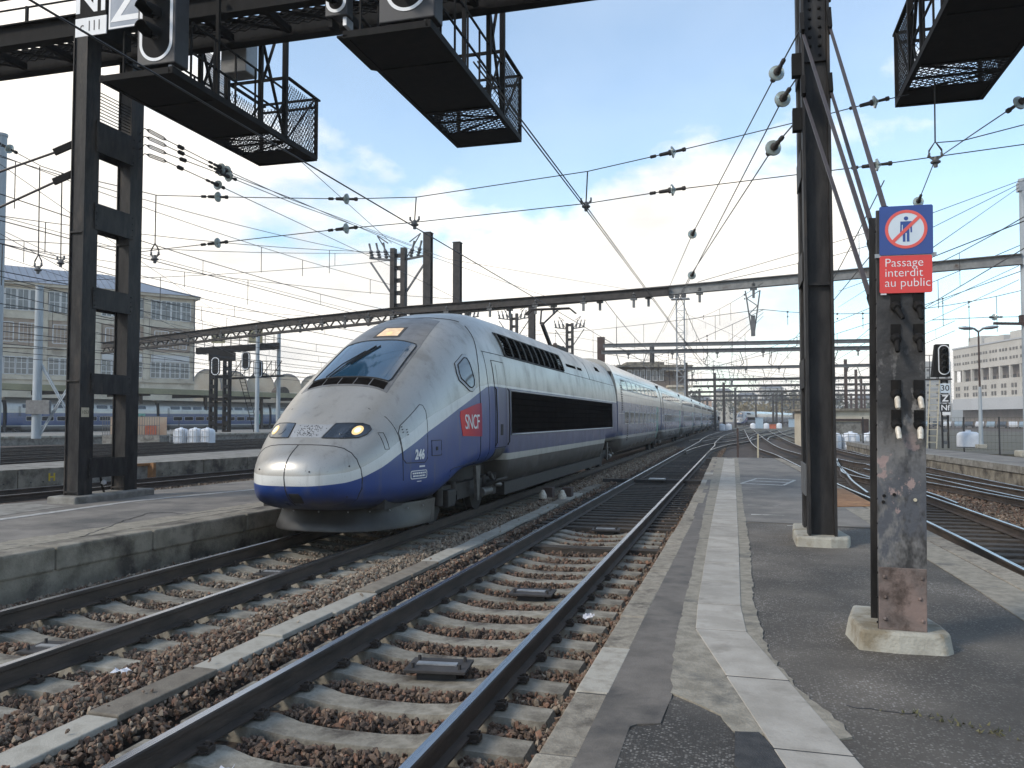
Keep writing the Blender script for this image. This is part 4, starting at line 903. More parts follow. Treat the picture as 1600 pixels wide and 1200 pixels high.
    h = S.patch('roof_light', 'top', [(-.25, 3.34), (.25, 3.34), (.22, 3.82), (-.22, 3.82)], .010, 'vent_edge', T, K=4)
    S.patch('lamp', 'top', [(-.2, 3.39), (.2, 3.39), (.17, 3.76), (-.17, 3.76)], .014, 'lamp_soft', h, K=4)
    q, n = S.pt('top', .03, 3.55); S.patch('bulb', 'top', [(.0 + .05 * math.cos(a), 3.5 + .08 * math.sin(a)) for a in np.linspace(0, 2 * math.pi, 15)[:-1]], .018, 'lamp', h, K=2, step=1)
    # sides
    for mode in ('side', 'left'):
        fr = [(3.58, 2.5), (3.56, 2.62), (3.62, 2.80), (4.05, 2.99), (4.18, 2.99), (4.24, 2.9), (4.3, 2.5), (4.25, 2.38), (4.1, 2.32), (3.95, 2.33)]
        w_ = S.patch('cab_window', mode, fr, .016, 'vent_panel', T, K=4)
        S.patch('pane', mode, [(3.9 + (a - 3.95) * .78 + .05, 2.66 + (c - 2.66) * .78) for a, c in fr], .021, 'glass_side', w_, K=4)
        S.seam('window_seal', mode, [(3.9 + (a - 3.95) * .8 + .05, 2.66 + (c - 2.66) * .8) for a, c in fr], w_, .012, 'rubber', closed=True, off=.02)
        S.seam('window_rim', mode, fr, w_, .010, 'gap', closed=True, off=.004)
        d = S.patch('cab_door', mode, [(5.42, 1.27), (6.2, 1.27), (6.2, 2.97), (5.42, 2.97)], .008, 'livery_loco', T, K=5)
        S.patch('door_panel', mode, [(5.62, 2.45), (6.02, 2.45), (6.02, 2.9), (5.62, 2.9)], .012, 'livery_loco', d, K=3)
        S.seam('door_gap', mode, [(5.41, 1.26), (6.21, 1.26), (6.21, 2.98), (5.41, 2.98)], d, .009, closed=True)
        for y in (5.36, 6.27):
            b = MB(); pts = [S.pt(mode, y, z)[0] + S.pt(mode, y, z)[1] * (.02 if z in (1.3, 2.45) else .05) for z in (1.3, 1.36, 1.9, 2.4, 2.45)]; b.tube(pts, .014, 6); b.build('handrail', 'gap', d, smooth=40)
        S.patch('door_latch', mode, [(5.75, 1.5), (5.92, 1.5), (5.92, 1.72), (5.75, 1.72)], .013, 'gap', d, K=2)
        S.patch('door_step', mode, [(5.45, .98), (6.15, .98), (6.15, 1.24), (5.45, 1.24)], .01, 'bogie_grey', T, K=3)
        b = MB(); sx = 1 if mode == 'side' else -1; b.hexa([(sx * 1.2, 5.4, .5), (sx * 1.43, 5.4, .62), (sx * 1.43, 6.2, .62), (sx * 1.2, 6.2, .5), (sx * 1.2, 5.4, .56), (sx * 1.43, 5.4, .66), (sx * 1.43, 6.2, .66), (sx * 1.2, 6.2, .56)]); b.build('foot_step', 'bogie', T)
        bp = S.patch('louvre_panel', mode, [(6.6, 1.53), (20.75, 1.53), (20.75, 2.4), (6.6, 2.4)], .010, 'black_panel', T, K=3, step=.5)
        S.seam('panel_frame', mode, [(6.55, 1.5), (20.8, 1.5), (20.8, 2.42), (6.55, 2.42)], bp, .018, 'vent_panel', closed=True, step=.5, off=.004)
        for z in (2.13, 2.0, 1.87, 1.74, 1.61, 2.26): S.seam('louvre', mode, [(6.66, z), (20.7, z)], bp, .006, 'grille', step=1, off=.010)
        gr = S.patch('roof_grille', mode, [(6.5, 3.16), (12.5, 3.16), (12.5, 3.6), (6.35, 3.6)], .012, 'grille', T, K=4, step=.25)
        for i in range(11):
            y = 6.5 + .6 * i; S.seam('grille_bar', mode, [(y - (.0 if i else .04), 3.16), (y - (.0 if i else .12), 3.6)], gr, .022, 'bogie_grey', off=.02)
        b = MB()
        for j in range(7):
            z = 3.2 + j * .058; q = [S.pt(mode, y, z)[0] + S.pt(mode, y, z)[1] * .014 for y in (6.5, 9, 12.5)]; b.tube(q, .009, 4)
        b.build('grille_blade', 'grille', gr, kind='stuff')
        S.seam('grille_frame', mode, [(6.48, 3.14), (12.52, 3.14), (12.52, 3.62), (6.3, 3.62)], gr, .014, 'vent_edge', closed=True, step=.3, off=.008)
        S.seam('panel_gap', mode, [(5.0, 3.13), (22, 3.12)], T, .007, step=.5)
        S.seam('panel_gap', mode, [(16.6, 3.13), (16.6, 3.7)], T, .007)
        S.seam('panel_gap', mode, [(4.44, .92), (4.46, 1.88), (4.52, 2.5), (4.68, 2.95), (4.9, 3.35), (4.98, 3.62)], T, .009)
        S.seam('panel_gap', mode, [(5.02, 1.0), (5.02, 2.6), (5.05, 3.12)], T, .006)
        for a, c in ((13.2, 14.6), (14.9, 15.6)): S.patch('roof_slot', mode, [(a, 3.34), (c, 3.34), (c, 3.42), (a, 3.42)], .006, 'grille', T, K=2, step=.3)
        S.patch('roof_vent', mode, [(18.6, 3.52), (19.5, 3.52), (19.3, 3.66), (18.7, 3.66)], .01, 'grille', T, K=2, step=.3)
        # hatches
        for nm, pl_ in (('service_hatch', [(1.5, 1.72), (2.1, 2.05), (2.17, 2.04), (2.2, 1.95), (2.12, 1.55), (2.08, 1.2), (2.0, 1.15), (1.5, 1.16), (1.43, 1.22), (1.42, 1.62)]), ('filler_hatch', [(2.24, 1.24), (2.58, 1.24), (2.58, 1.48), (2.24, 1.48)])):
            h = S.patch(nm, mode, pl_, .003, 'livery_loco', T, K=4); S.seam('hatch_gap', mode, pl_, h, .0065, closed=True, off=.002)
        S.patch('hatch_lock', mode, [(2.38, 1.32), (2.45, 1.32), (2.45, 1.38), (2.38, 1.38)], .008, 'gap', T, K=1)
        S.seam('panel_gap', mode, [(2.95, .86), (2.95, .97), (3.1, 1.0), (4.44, 1.04)], T, .006)
        S.seam('panel_gap', mode, [(1.3, 1.98), (1.36, 1.85), (1.4, 1.6), (1.42, 1.2), (1.43, .9)], T, .006)
        b = MB()
        for k in range(2):
            for z in (1.62, 1.66, 1.70): q, n = S.pt(mode, 1.52 + .09 * k, z - .04 * k); b.bar(q + n * .005 + Vector((0, -.02, 0)), q + n * .005 + Vector((0, .02, .006)), .008, .012)
        b.build('louvre_slot', 'gap', T, kind='stuff')
        lp = [(1.08, 1.38), (1.16, 1.38), (1.16, 1.62), (1.08, 1.62)]
        S.seam('hatch_gap', mode, lp, T, .005, closed=True, off=.002)
        # lettering and emblem
        sg = 1 if mode == 'side' else -1
        def onside(u, v, w_, yc, zc, off): 
            y = yc + u * sg; q, n = S.pt(mode, y, zc + v); return q + n * (off + max(w_, 0))
        lg = S.patch('logo_plate', mode, [(3.5, 1.53), (4.53, 1.50), (4.53, 2.12), (4.3, 2.1), (4.0, 2.055), (3.75, 2.01), (3.44, 1.96), (3.40, 1.88), (3.44, 1.7)], .006, 'logo_red', T, K=6)
        lettering('SNCF', .37, 'paint_white', lambda u, v, w_: onside(u, v, w_, 3.99, 1.76, .010), 'logo_letters', lg, sx=.93, space=.9, bold=.001)
        lettering('246', .2, 'paint_white', lambda u, v, w_: onside(u + v * .12, v, w_, 1.85, 1.27, .009), 'fleet_number', T, sx=.86, bold=.009)
        pl_ = rrect(.46, .13, .035, 3); b = MB(); inner = rrect(.435, .105, .028, 3)
        b.ring(pl_, inner, lambda u, v, w_: onside(u, v, w_, 1.83, .97, .006 + w_), 0, .002)
        for v, c in ((.022, .36), (-.02, .34)):
            x = -c / 2
            while x < c / 2: l = rnd.uniform(.02, .05); b.prism([(x, v - .012), (x + l, v - .012), (x + l, v + .012), (x, v + .012)], lambda u, vv, w_: onside(u, vv, w_, 1.83, .97, .006 + w_), 0, .002); x += l + .012
        b.prism([(.0, .11), (.16, .11), (.16, .135), (0, .135)], lambda u, vv, w_: onside(u, vv, w_, 1.83, .97, .006 + w_), 0, .002)
        b.prism([(-.06, -.11), (.06, -.11), (.06, -.098), (-.06, -.098)], lambda u, vv, w_: onside(u, vv, w_, 1.83, .97, .006 + w_), 0, .002)
        b.build('data_panel', 'paint_white', T)
    S.seam('panel_gap', 'top', [(-.8, 4.96), (-.5, 4.62), (0, 4.5), (.5, 4.62), (.8, 4.96)], T, .008)
    # snow plough: flared skirt under the nose
    b = MB(); lv = [(.53, .98, .32), (.47, .985, .29), (.44, .985, .28), (.3, 1.005, .21), (.2, 1.02, .15), (.17, 1.02, .15)]; ring = []
    th = np.linspace(-1, 1, 41); vs = []
    for z, sc, off in lv:
        for t in th:
            a = t * math.pi / 2; x = 1.17 * sc * math.copysign(abs(math.sin(a)) ** .72, t); yy = .72 + off + 1.75 * (1 - abs(math.cos(a)) ** .9) ; vs.append((x, yy, z))
        for t in (1, -1): vs.append((1.17 * sc * t, 2.75 - (.53 - z) * .9, z))
    M_ = len(th) + 2; loop = lambda i: [i * M_ + k for k in range(len(th))] + [i * M_ + len(th), i * M_ + len(th) + 1]
    fs = []
    for i in range(len(lv) - 1):
        A, B = loop(i), loop(i + 1)
        fs += [(A[k], A[(k + 1) % M_], B[(k + 1) % M_], B[k]) for k in range(M_)]
    fs += [tuple(loop(0)), tuple(loop(len(lv) - 1))[::-1]]
    b.add(vs, fs); pw = b.build('snow_plough', 'plow', T, smooth=35)
    b = MB()
    for t in np.linspace(-.85, .85, 11):
        a = t * math.pi / 2; x = 1.17 * math.copysign(abs(math.sin(a)) ** .72, t); y = .72 + .26 + 1.75 * (1 - abs(math.cos(a)) ** .9); b.ball((x * 1.0, y - .006, .452), .014)
    b.build('rivet', 'galv', pw, kind='stuff')
    b = MB(); b.box(-1.0, 1.0, 1.1, 3.4, .5, .75); b.box(-.9, .9, 2.2, 21.8, .62, 1.0); b.box(-1.25, 1.25, 6.6, 18.9, .24, .5); b.build('underframe', 'bogie', T)
    bogie('bogie', 3.5, 6.0, T); bogie('bogie', 18.85 + .55, 21.6, T)
    return T
loco = make_loco(); TX, TY = -6.02, 10.1
place(loco, (TX, TY, 0))
# ---- double deck passenger carriage
def car_zb(y): return float(np.interp(y, [0, 1.5, 1.75, 16.4, 16.65, 18.3], [.82, .82, .3, .3, .82, .82]))
CAR = Shell(lambda y: 4.24, car_zb, lambda y: 1.41, lambda y: 1.9, lambda y: 3.1)
def make_car():
    S = CAR; T = thing('passenger_carriage', 'first double deck carriage coupled behind the power car', 'train carriage', (0, 0, 0), 'carriages of the passing train')
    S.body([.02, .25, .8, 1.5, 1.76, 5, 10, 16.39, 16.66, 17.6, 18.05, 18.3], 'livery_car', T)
    MB().box(-1.2, 1.2, 18.25, 18.75, .6, 3.85).build('gangway', 'rubber', T)
    W_ = {}
    for mode in ('side', 'left'):
        for key, z0, z1, L, ys in (('upper', 3.02, 3.5, 1.5, [1.6 + 1.72 * i for i in range(9)]), ('lower', 1.62, 2.16, 1.4, [2.0 + 1.72 * i for i in range(8)])):
            fr = S.patch('window', mode, rrect(L, z1 - z0, .1, 2, 5, (z0 + z1) / 2),   .008, 'vent_panel', None, K=2, step=3); gl = S.patch('pane', mode, rrect(L - .12, z1 - z0 - .1, .08, 2, 5, (z0 + z1) / 2), .012, 'glass_dark', None, K=2, step=3)
            f0, g0 = fr.data, gl.data; bpy.data.objects.remove(fr); bpy.data.objects.remove(gl)
            for y in ys:
                f = inst(f0, 'window', (0, y - 5 + L / 2, 0), None); f.parent = T; g_ = inst(g0, 'pane', (0, 0, 0), None); g_.parent = f
        d = S.patch('door', mode, rrect(.95, 2.1, .08, 2, 16.2, 1.48), .010, 'aqua', T, K=3, step=.4)
        S.patch('door_window', mode, rrect(.4, .7, .08, 2, 16.2, 1.9), .014, 'glass_dark', d, K=2, step=1)
        b = MB()
        for i in range(12):
            for y, z in ((1.35, 2.2 + .09 * i), (2.9, .95 + .09 * i)): q, n = S.pt(mode, y, z); b.bar(q + n * .006 + Vector((0, -.12, 0)), q + n * .006 + Vector((0, .12, 0)), .03, .04)
        b.build('vent_slot', 'gap', T, kind='stuff')
        S.seam('panel_gap', mode, [(.3, 2.83), (18.1, 2.83)], T, .006, 'vent_edge', step=2); S.seam('panel_gap', mode, [(.3, 2.05), (18.1, 2.05)], T, .005, 'vent_panel', step=2)
        S.seam('panel_gap', mode, [(.3, 3.62), (18.1, 3.62)], T, .006, 'vent_edge', step=2)
        S.seam('panel_gap', mode, [(1.15, 1.0), (1.15, 3.6)], T, .006, step=.3)
    bogie('bogie', 17.1, 19.95, T)
    return T
car = make_car(); Y0 = TY + 22.2
place(car, (TX, Y0, 0))
nth = ['first', 'second', 'third', 'fourth', 'fifth', 'sixth', 'seventh', 'eighth']
for k in range(1, 8): place(dup(car), (TX, Y0 + 18.72 * k, 0), label='%s double deck carriage behind the power car, counted from the nose' % nth[k])
place(dup(loco), (TX, Y0 + 18.72 * 8 + 22.2, 0), math.pi, label='power car at the far tail of the passing train')
# pantograph on the far tail of the leading car
pt = thing('pantograph', 'raised pantograph on the roof of the leading power car', 'pantograph', (TX, TY + 16.0, 4.07))
b = MB(); bx_, by_, bz_ = TX, TY + 16.0, 4.05
b.box(bx_ - .5, bx_ + .5, by_ - .7, by_ + .7, bz_, bz_ + .12); b.build('base_frame', 'steel_dark', pt)
for x, y in ((-.4, -.6), (.4, -.6), (-.4, .6), (.4, .6)): MB().lathe([(.05, 0), (.08, .05), (.05, .08), (.08, .12), (.05, .2)], (bx_ + x, by_ + y, bz_ - .02), n=8).build('insulator', 'steel_brown', pt)
MB().bar((bx_, by_ + .6, bz_ + .15), (bx_, by_ - .7, bz_ + .8), .09, .12).build('lower_arm', 'steel_dark', pt)
b = MB(); b.tube([(bx_ - .05, by_ - .7, bz_ + .8), (bx_ - .3, by_ + .5, bz_ + 1.42)], .03, 6); b.tube([(bx_ + .05, by_ - .7, bz_ + .8), (bx_ + .3, by_ + .5, bz_ + 1.42)], .03, 6); b.build('upper_arm', 'steel_dark', pt)
b = MB()
for dy in (.42, .62): b.tube([(bx_ - .85, by_ + dy, bz_ + 1.25), (bx_ - .65, by_ + dy, bz_ + 1.42), (bx_ + .65, by_ + dy, bz_ + 1.42), (bx_ + .85, by_ + dy, bz_ + 1.25)], .03, 6)
b.bar((bx_ - .3, by_ + .42, bz_ + 1.4), (bx_ - .3, by_ + .62, bz_ + 1.4), .04, .04); b.bar((bx_ + .3, by_ + .42, bz_ + 1.4), (bx_ + .3, by_ + .62, bz_ + 1.4), .04, .04); b.build('collector_head', 'steel_dark', pt)
# ================================================================== signal gantry, pillars, platform sign
def lattice(b, o, u, v, w_, h, cu=.09, cv=.05, t=.009, mi=0):
    """expanded metal: two families of diagonals over a w x h panel, u and v its edge directions"""
    o, u, v = Vector(o), Vector(u), Vector(v); k = cv / cu
    for sgn in (1, -1):
        step = cu
        c = -h / k
        while c < w_ + h / k:
            # line x = c + sgn*y/k within 0..w, 0..h
            ys_ = sorted(((0 - c) * k * sgn, (w_ - c) * k * sgn)); y0, y1 = max(0, ys_[0]), min(h, ys_[1])
            if y1 - y0 > .02: b.bar(o + u * (c + sgn * y0 / k) + v * y0, o + u * (c + sgn * y1 / k) + v * y1, t, t, mi, u.cross(v))
            c += step
    return b
GY0, GY1, GZ = 12.3, 13.35, 8.86
ga = thing('signal_gantry', 'black riveted gantry beam spanning the tracks overhead', 'signal gantry', (-8, 12.8, GZ))
b = MB(); b.bar((-24, GY0, GZ + .2), (7, GY0, GZ + .2), .02, .4)
for z in (GZ + .01, GZ + .4): b.bar((-24, GY0, z), (7, GY0, z), .2, .025)
b.build('front_girder', 'steel_black', ga)
b = MB(); b.bar((-24, GY1, GZ + .22), (7, GY1, GZ + .22), .02, .42)
for z in (GZ, GZ + .44): b.bar((-24, GY1, z), (7, GY1, z), .22, .03)
b.build('rear_girder', 'steel_black', ga)
x = -23.5; i = 0
while x < 6.8:
    MB().bar((x, GY0 + .1, GZ + .1), (x, GY1 - .1, GZ + .1), .1, .12).build('cross_beam', 'steel_black', ga)
    MB().bar((x + .06, GY0 + .1, GZ + .1), (x + 1.14, GY1 - .1, GZ + .1), .07, .02).build('diagonal_brace', 'steel_black', ga); x += 1.2
b = MB(); lattice(b, (-22, GY0 + .1, GZ + .2), (1, 0, 0), (0, 1, 0), 28.5, GY1 - GY0 - .2, .22, .12, .02); b.build('deck_grating', 'steel_black', ga, kind='stuff')
for y in (GY0, GY1):
    b = MB()
    for z in (.95, 1.4): b.tube([(-24, y, GZ + z), (7, y, GZ + z)], .02, 6)
    b.build('handrail', 'steel_black', ga)
x = -23
while x < 6.8:
    MB().bar((x, GY1, GZ + .45), (x, GY1, GZ + 1.42), .05, .05).build('rail_post', 'steel_black', ga); x += 1.5
# ladder shaped pillar on the left platform
lp = thing('gantry_pillar', 'black ladder shaped steel pillar carrying the gantry, on the left platform', 'pillar', (-11.55, 12.95, PZ))
LX0, LX1 = -11.71, -11.40
for y0, y1 in ((12.2, 12.54), (13.36, 13.7)):
    b = MB(); b.box(LX0, LX0 + .02, y0, y1, .44, GZ); b.box(LX1 - .02, LX1, y0, y1, .44, GZ); b.box(LX0 + .02, LX1 - .02, y0 + .03, y0 + .05, .44, GZ); b.build('chord', 'steel_pillar', lp)
    b = MB()
    for z in (.5, 2.5, 5.2): b.box(LX0 + .02, LX1 - .02, y0 - .005, y0 + .03, z, z + .03)
    b.build('stiffener', 'steel_pillar', lp)
for z0, z1 in ((.75, 1.1), (2.29, 2.66), (3.85, 4.24), (5.32, 5.8), (6.77, 7.34)):
    for xx in (LX1 - .001, LX0 - .018): MB().box(xx - .0, xx + .018, 12.45, 13.46, z0, z1).build('batten_plate', 'steel_pillar', lp)
    b = MB()
    for yy in (12.49, 12.51 - .06, 13.42): 
        for z in np.linspace(z0 + .06, z1 - .06, 4): b.cyl((LX1 + .016, yy, z), (LX1 + .03, yy, z), .014, n=6)
    b.build('rivet', 'steel_pillar', lp, kind='stuff')
for k in range(10): MB().bar((LX1 - .06, 12.5, 7.36 + .062 * k), (LX1 - .06, 13.4, 7.36 + .062 * k), .014, .014).build('rung', 'steel_black', lp)
b = MB(); b.prism([(-11.83, 11.95), (-11.22, 11.95), (-11.2, 13.1), (-11.22, 14.0), (-11.83, 14.0)], lambda a, c, d: (a, c, d), PZ - .1, .455); b.build('plinth', 'concrete', lp, bevel=.03)
t_ = MB(); t_.box(LX1 + .001, LX1 + .006, 12.24, 12.42, 1.86, 2.03); o = t_.build('number_plate', 'tag', lp)
lettering('1053', .085, 'ink', lambda u, v, w_: Vector((LX1 + .0065 + w_, 12.33 + u, 1.945 + v)), 'plate_number', o, ext=.001)
for z0, z1, dx in ((6.85, 5.5, 0), (6.3, 4.75, .02)):
    k = thing('stay_rod', 'upper steel stay rod leading off the ladder pillar to the left' if z0 > 6.5 else 'lower steel stay rod leading off the ladder pillar to the left', 'stay rod', (LX0, 12.3, z0))
    MB().tube([(LX0 - .3, 12.2, z0 - .12), (LX0 - 4.2, 11.0, z1 - .3 if z0 > 6.5 else z1 - .55)], .022, 8).build('rod', 'strut', k)
    b = MB(); b.bar((LX0 - .0, 12.3, z0 + .04), (LX0 - .36, 12.18, z0 - .14), .05, .12); b.build('clevis', 'steel_black', k)
w_ = thing('water_tap', 'white capped standpipe between the feet of the ladder pillar', 'standpipe', (-11.5, 12.95, .45))
MB().tube([(-11.5, 12.95, .45), (-11.52, 12.9, .62), (-11.55, 12.9, .78)], .02, 6).build('pipe', 'steel_black', w_); MB().ball((-11.5, 12.93, .64), .06, 1, 0, (1, 1, .9)).build('cap', 'paper', w_); MB().ball((-11.52, 12.93, .83), .045).build('cap', 'paper', w_)

def cage(label, x0, x1, y0, y1, zf, right, near_w=0):
    t = thing('signal_cage', label, 'signal cage', ((x0 + x1) / 2, (y0 + y1) / 2, zf)); H = 1.33; ys = y1 - 1.15; ym = y0 + (y1 - y0) * .62
    k = MB(); k.prism([(x0 - near_w, y0), (x1, y0), (x1, ym), (x0, ym)] if not near_w else [(x0 - near_w, y0), (x1, y0), (x1, ym), (x0, ym), (x0, y0 + 1.25), (x0 - near_w, y0 + 1.15)], lambda a, c, d: (a, c, d), zf + .02, zf + .05); k.build('floor_plate', 'steel_black', t)
    k = MB(); k.box(x0, x1, y1 - .75, y1, zf + .02, zf + .05); k.build('floor_plate', 'steel_black', t)
    k = MB(); lattice(k, (x0, ym, zf + .03), (1, 0, 0), (0, 1, 0), x1 - x0, y1 - .75 - ym, .17, .11, .012)
    k.build('floor_grating', 'steel_black', t, kind='stuff')
    for xx in (x0, x1): MB().box(xx - .035, xx + .035, y0, y1, zf, zf + .11).build('stringer', 'steel_black', t)
    for yy in (y0 + .03, y0 + 1.2, ym, ym + .5, y1 - .03): MB().box(x0 + .036, x1 - .036, yy - .035, yy + .035, zf - .001, zf + .019 if yy < y1 - .5 and yy > y0 + .1 else zf + .1).build('cross_bar', 'steel_black', t)
    MB().bar((x0 + .05, ym + .02, zf + .008), (x1 - .05, ym + .48, zf + .008), .05, .012).build('floor_brace', 'steel_black', t); MB().bar((x1 - .05, ym + .55, zf + .008), (x0 + .05, y1 - .7, zf + .008), .05, .012).build('floor_brace', 'steel_black', t)
    # basket round the far end
    for xx in (x0, x1):
        MB().bar((xx, y1, zf + .05), (xx, y1, zf + H), .06, .06).build('corner_post', 'steel_black', t)
        MB().bar((xx, ys, zf + H + .01), (xx, y1 + .12, zf + H + .01), .07, .035).build('top_rail', 'steel_black', t)
        MB().bar((xx, ys, zf + .1), (xx, y1 - .05, zf + H), .03, .03).build('side_brace', 'steel_black', t)
        k = MB(); lattice(k, (xx, ys, zf + .1), (0, 1, 0), (0, 0, 1), y1 - ys, H - .2, .085, .13, .009); k.build('mesh_panel', 'steel_black', t, kind='stuff')
        # hangers up to the gantry
        for yy, ww in ((GY0 - .14, .06), (GY1 + .14, .075), (ys - .1, .09)): MB().bar((xx, yy, zf + .1), (xx, yy, GZ + (1.2 if ww > .08 else .3)), ww, ww).build('hanger', 'steel_black', t)
        MB().bar((xx, ys - .14, zf + .12), (xx, GY1 + .2, GZ + .1), .045, .045).build('hanger_brace', 'steel_black', t)
        MB().bar((xx, ys - .14, GZ + 1.1), (xx, GY1 + .2, zf + .9), .05, .03).build('hanger_brace', 'steel_black', t)
        for z in (.55, 1.05): MB().bar((xx, y0 + .5, zf + z), (xx, ys - .1, zf + z), .03, .03).build('guard_rail', 'steel_black', t)
        for q in range(4): MB().bar((xx, y0 + .5 + .62 * q, zf + .05), (xx, y0 + .5 + .62 * q, zf + 1.06), .028, .028).build('baluster', 'steel_black', t)
        MB().bar((xx, y0 + 2.9, zf + .1), (xx, y0 + 3.5, zf + 1.0), .03, .03).build('side_brace', 'steel_black', t)
    for z in (H + .01, H - .17): MB().bar((x0, y1, zf + z), (x1, y1, zf + z), .06, .035).build('top_rail', 'steel_black', t)
    MB().bar((x0, ys, zf + H + .01), (x1, ys, zf + H + .01), .05, .05).build('top_rail', 'steel_black', t)
    k = MB(); lattice(k, (x0, y1, zf + .1), (1, 0, 0), (0, 0, 1), x1 - x0, H - .2, .085, .13, .009); k.build('mesh_panel', 'steel_black', t, kind='stuff')
    # fine screens along the walkway
    xs = x0 if right else x1
    k = MB()
    for q in range(26): k.bar((xs, GY1 + .3, zf + .45 + .05 * q), (xs, ys - .2, zf + .45 + .05 * q), .004, .004)
    for q in range(40): k.bar((xs, GY1 + .3 + (ys - .5 - GY1) * q / 40, zf + .45), (xs, GY1 + .3 + (ys - .5 - GY1) * q / 40, zf + 1.7), .004, .004)
    k.build('wire_screen', 'steel_black', t, kind='stuff')
    return t
cage('left black signal cage with a number board beside it, next to the ladder pillar', -9.95, -8.63, 10.95, 15.6, 7.3, True)
cage('middle black signal cage high over the train track', -5.42, -4.14, 10.6, 15.6, 7.3, True, .13)
cage('right black signal cage at the upper right corner, a stirrup hanging below it', 2.73, 4.05, 11.0, 15.6, 7.3, False)
MB().box(-9.48, -8.93, 13.45, 13.85, 8.4, 9.1).build('relay_box', 'vent_panel', None, bevel=.02, label='pale relay box in the left signal cage', cat='box')

def visor(b, c, r, L, drop=.05):
    n = 12; vs = []; fs = []
    for (rr, ly) in ((r, 0), (r * 1.0, -L), (r * .9, -L), (r * .9, 0)):
        for k in range(n + 1):
            a = R(-40 + 260 * k / n); vs.append((c[0] + rr * math.cos(a), c[1] + ly * (1 if math.sin(a) > -.2 else .55), c[2] + rr * math.sin(a) - drop * (ly / -L if ly else 0)))
    m_ = n + 1
    for q in range(4):
        for k in range(n): fs.append((q * m_ + k, q * m_ + k + 1, ((q + 1) % 4) * m_ + k + 1, ((q + 1) % 4) * m_ + k))
    return b.add(vs, fs)
def signal_head(label, x, z0, y, w_, h, lamps, rounded=None, depth=.34, lens=.1):
    t = thing('railway_signal', label, 'railway signal', (x, y, z0))
    MB().box(x - w_ / 2, x + w_ / 2, y, y + depth, z0, z0 + h).build('housing', 'steel_grey_dark', t, bevel=.02)
    rw, rh, rz = rounded; out = rrect(rw, rh, rw / 2 - .001, 10, x, rz); inn = rrect(rw - .1, rh - .1, rw / 2 - .051, 10, x, rz)
    k = MB(); k.ring(out, inn, lambda a, c, d: (a, y - d, c), .001, .01); k.build('white_outline', 'paint_white', t)
    k = MB(); k.prism(inn, lambda a, c, d: (a, y - d, c), .001, .006); k.build('target_board', 'steel_black', t)
    for lx, lz in lamps:
        k = MB(); visor(k, (lx, y - .006, lz), lens * 1.15, .36); k.build('visor', 'steel_black', t, smooth=40)
        k = MB(); k.lathe([(lens, 0), (lens * .8, .02), (0, .03)], (lx, y - .007, lz), (0, -1, 0), 14); k.build('lens', 'glass_dark', t, smooth=40)
    for s in (-1, 1): MB().box(x + s * w_ * .32 - .03, x + s * w_ * .32 + .03, y + .05, y + .28, z0 - .14, z0).build('mounting_foot', 'galv' if s > 0 else 'steel_black', t)
    return t
MT['steel_grey_dark'] = mat('steel_grey_dark', (.018, .018, .02), (.03, .03, .033), 6, .55)
signal_head('large black signal with a white stadium outline and long hoods beside the Nf board', -8.95, 7.49, 11.0, .72, 2.0, [(-8.95, 8.0), (-8.95, 8.33), (-8.95, 8.66), (-8.95, 9.0)], (.62, 1.75, 8.42))
signal_head('black signal with a round white outline over the middle cage', -4.53, 7.52, 10.75, .86, 1.25, [(-4.53, 8.0)], (.64, .64, 7.97), lens=.12)
signal_head('small square black signal left of the round outlined one', -5.93, 8.03, 11.3, .38, .45, [(-5.93, 8.27)], (.34, .34, 8.25), .2, .07)
def board(label, x0, x1, z0, z1, y, face, txt=None, ts=.4, tm='paint_white', border=None, sx=1, name='sign_board', bold=.012):
    t = thing(name, label, 'sign', ((x0 + x1) / 2, y, z0)); MB().box(x0, x1, y, y + .02, z0, z1).build('panel', face, t)
    if border: k = MB(); cx, cz = (x0 + x1) / 2, (z0 + z1) / 2; k.ring(rrect(x1 - x0 - .01, z1 - z0 - .01, .01, 2, cx, cz), rrect(x1 - x0 - .07, z1 - z0 - .07, .01, 2, cx, cz), lambda a, c, d: (a, y - d, c), .0005, .003); k.build('border', border, t)
    if txt: lettering(txt, ts, tm, lambda u, v, w_: Vector(((x0 + x1) / 2 + u, y - .002 - max(w_, 0), (z0 + z1) / 2 + v)), 'lettering', t, sx=sx, bold=bold)
    return t
board('dark board with white letters Nf above the ladder pillar', -10.82, -10.2, 8.62, 9.2, 11.3, 'steel_black', 'Nf', .66, sx=1.0)
board('small white board reading 111 below the Nf board', -10.82, -10.19, 8.30, 8.615, 11.3, 'paint_white', 'c 111', .25, 'ink', sx=.8, bold=0)
board('grey blue board with a white Z beside the tall signal', -10.16, -9.5, 8.36, 9.1, 11.32, 'sign_grey', 'Z', .8, border='paint_white', sx=1.1)
MB().box(-10.6, -10.45, 11.33, 12.2, 8.4, 9.4).build('board_bracket', 'steel_black', None, label='black bracket arm holding the Nf board to the gantry', cat='bracket')
MB().box(-9.9, -9.8, 11.35, 12.2, 8.6, 8.75).build('board_bracket', 'steel_black', None, label='black bracket arm holding the Z board to the gantry', cat='bracket')
MB().box(-6.0, -5.86, 11.51, 12.19, 8.1, 8.25).build('signal_bracket', 'steel_black', None, label='black bracket arm holding the small square signal', cat='bracket')

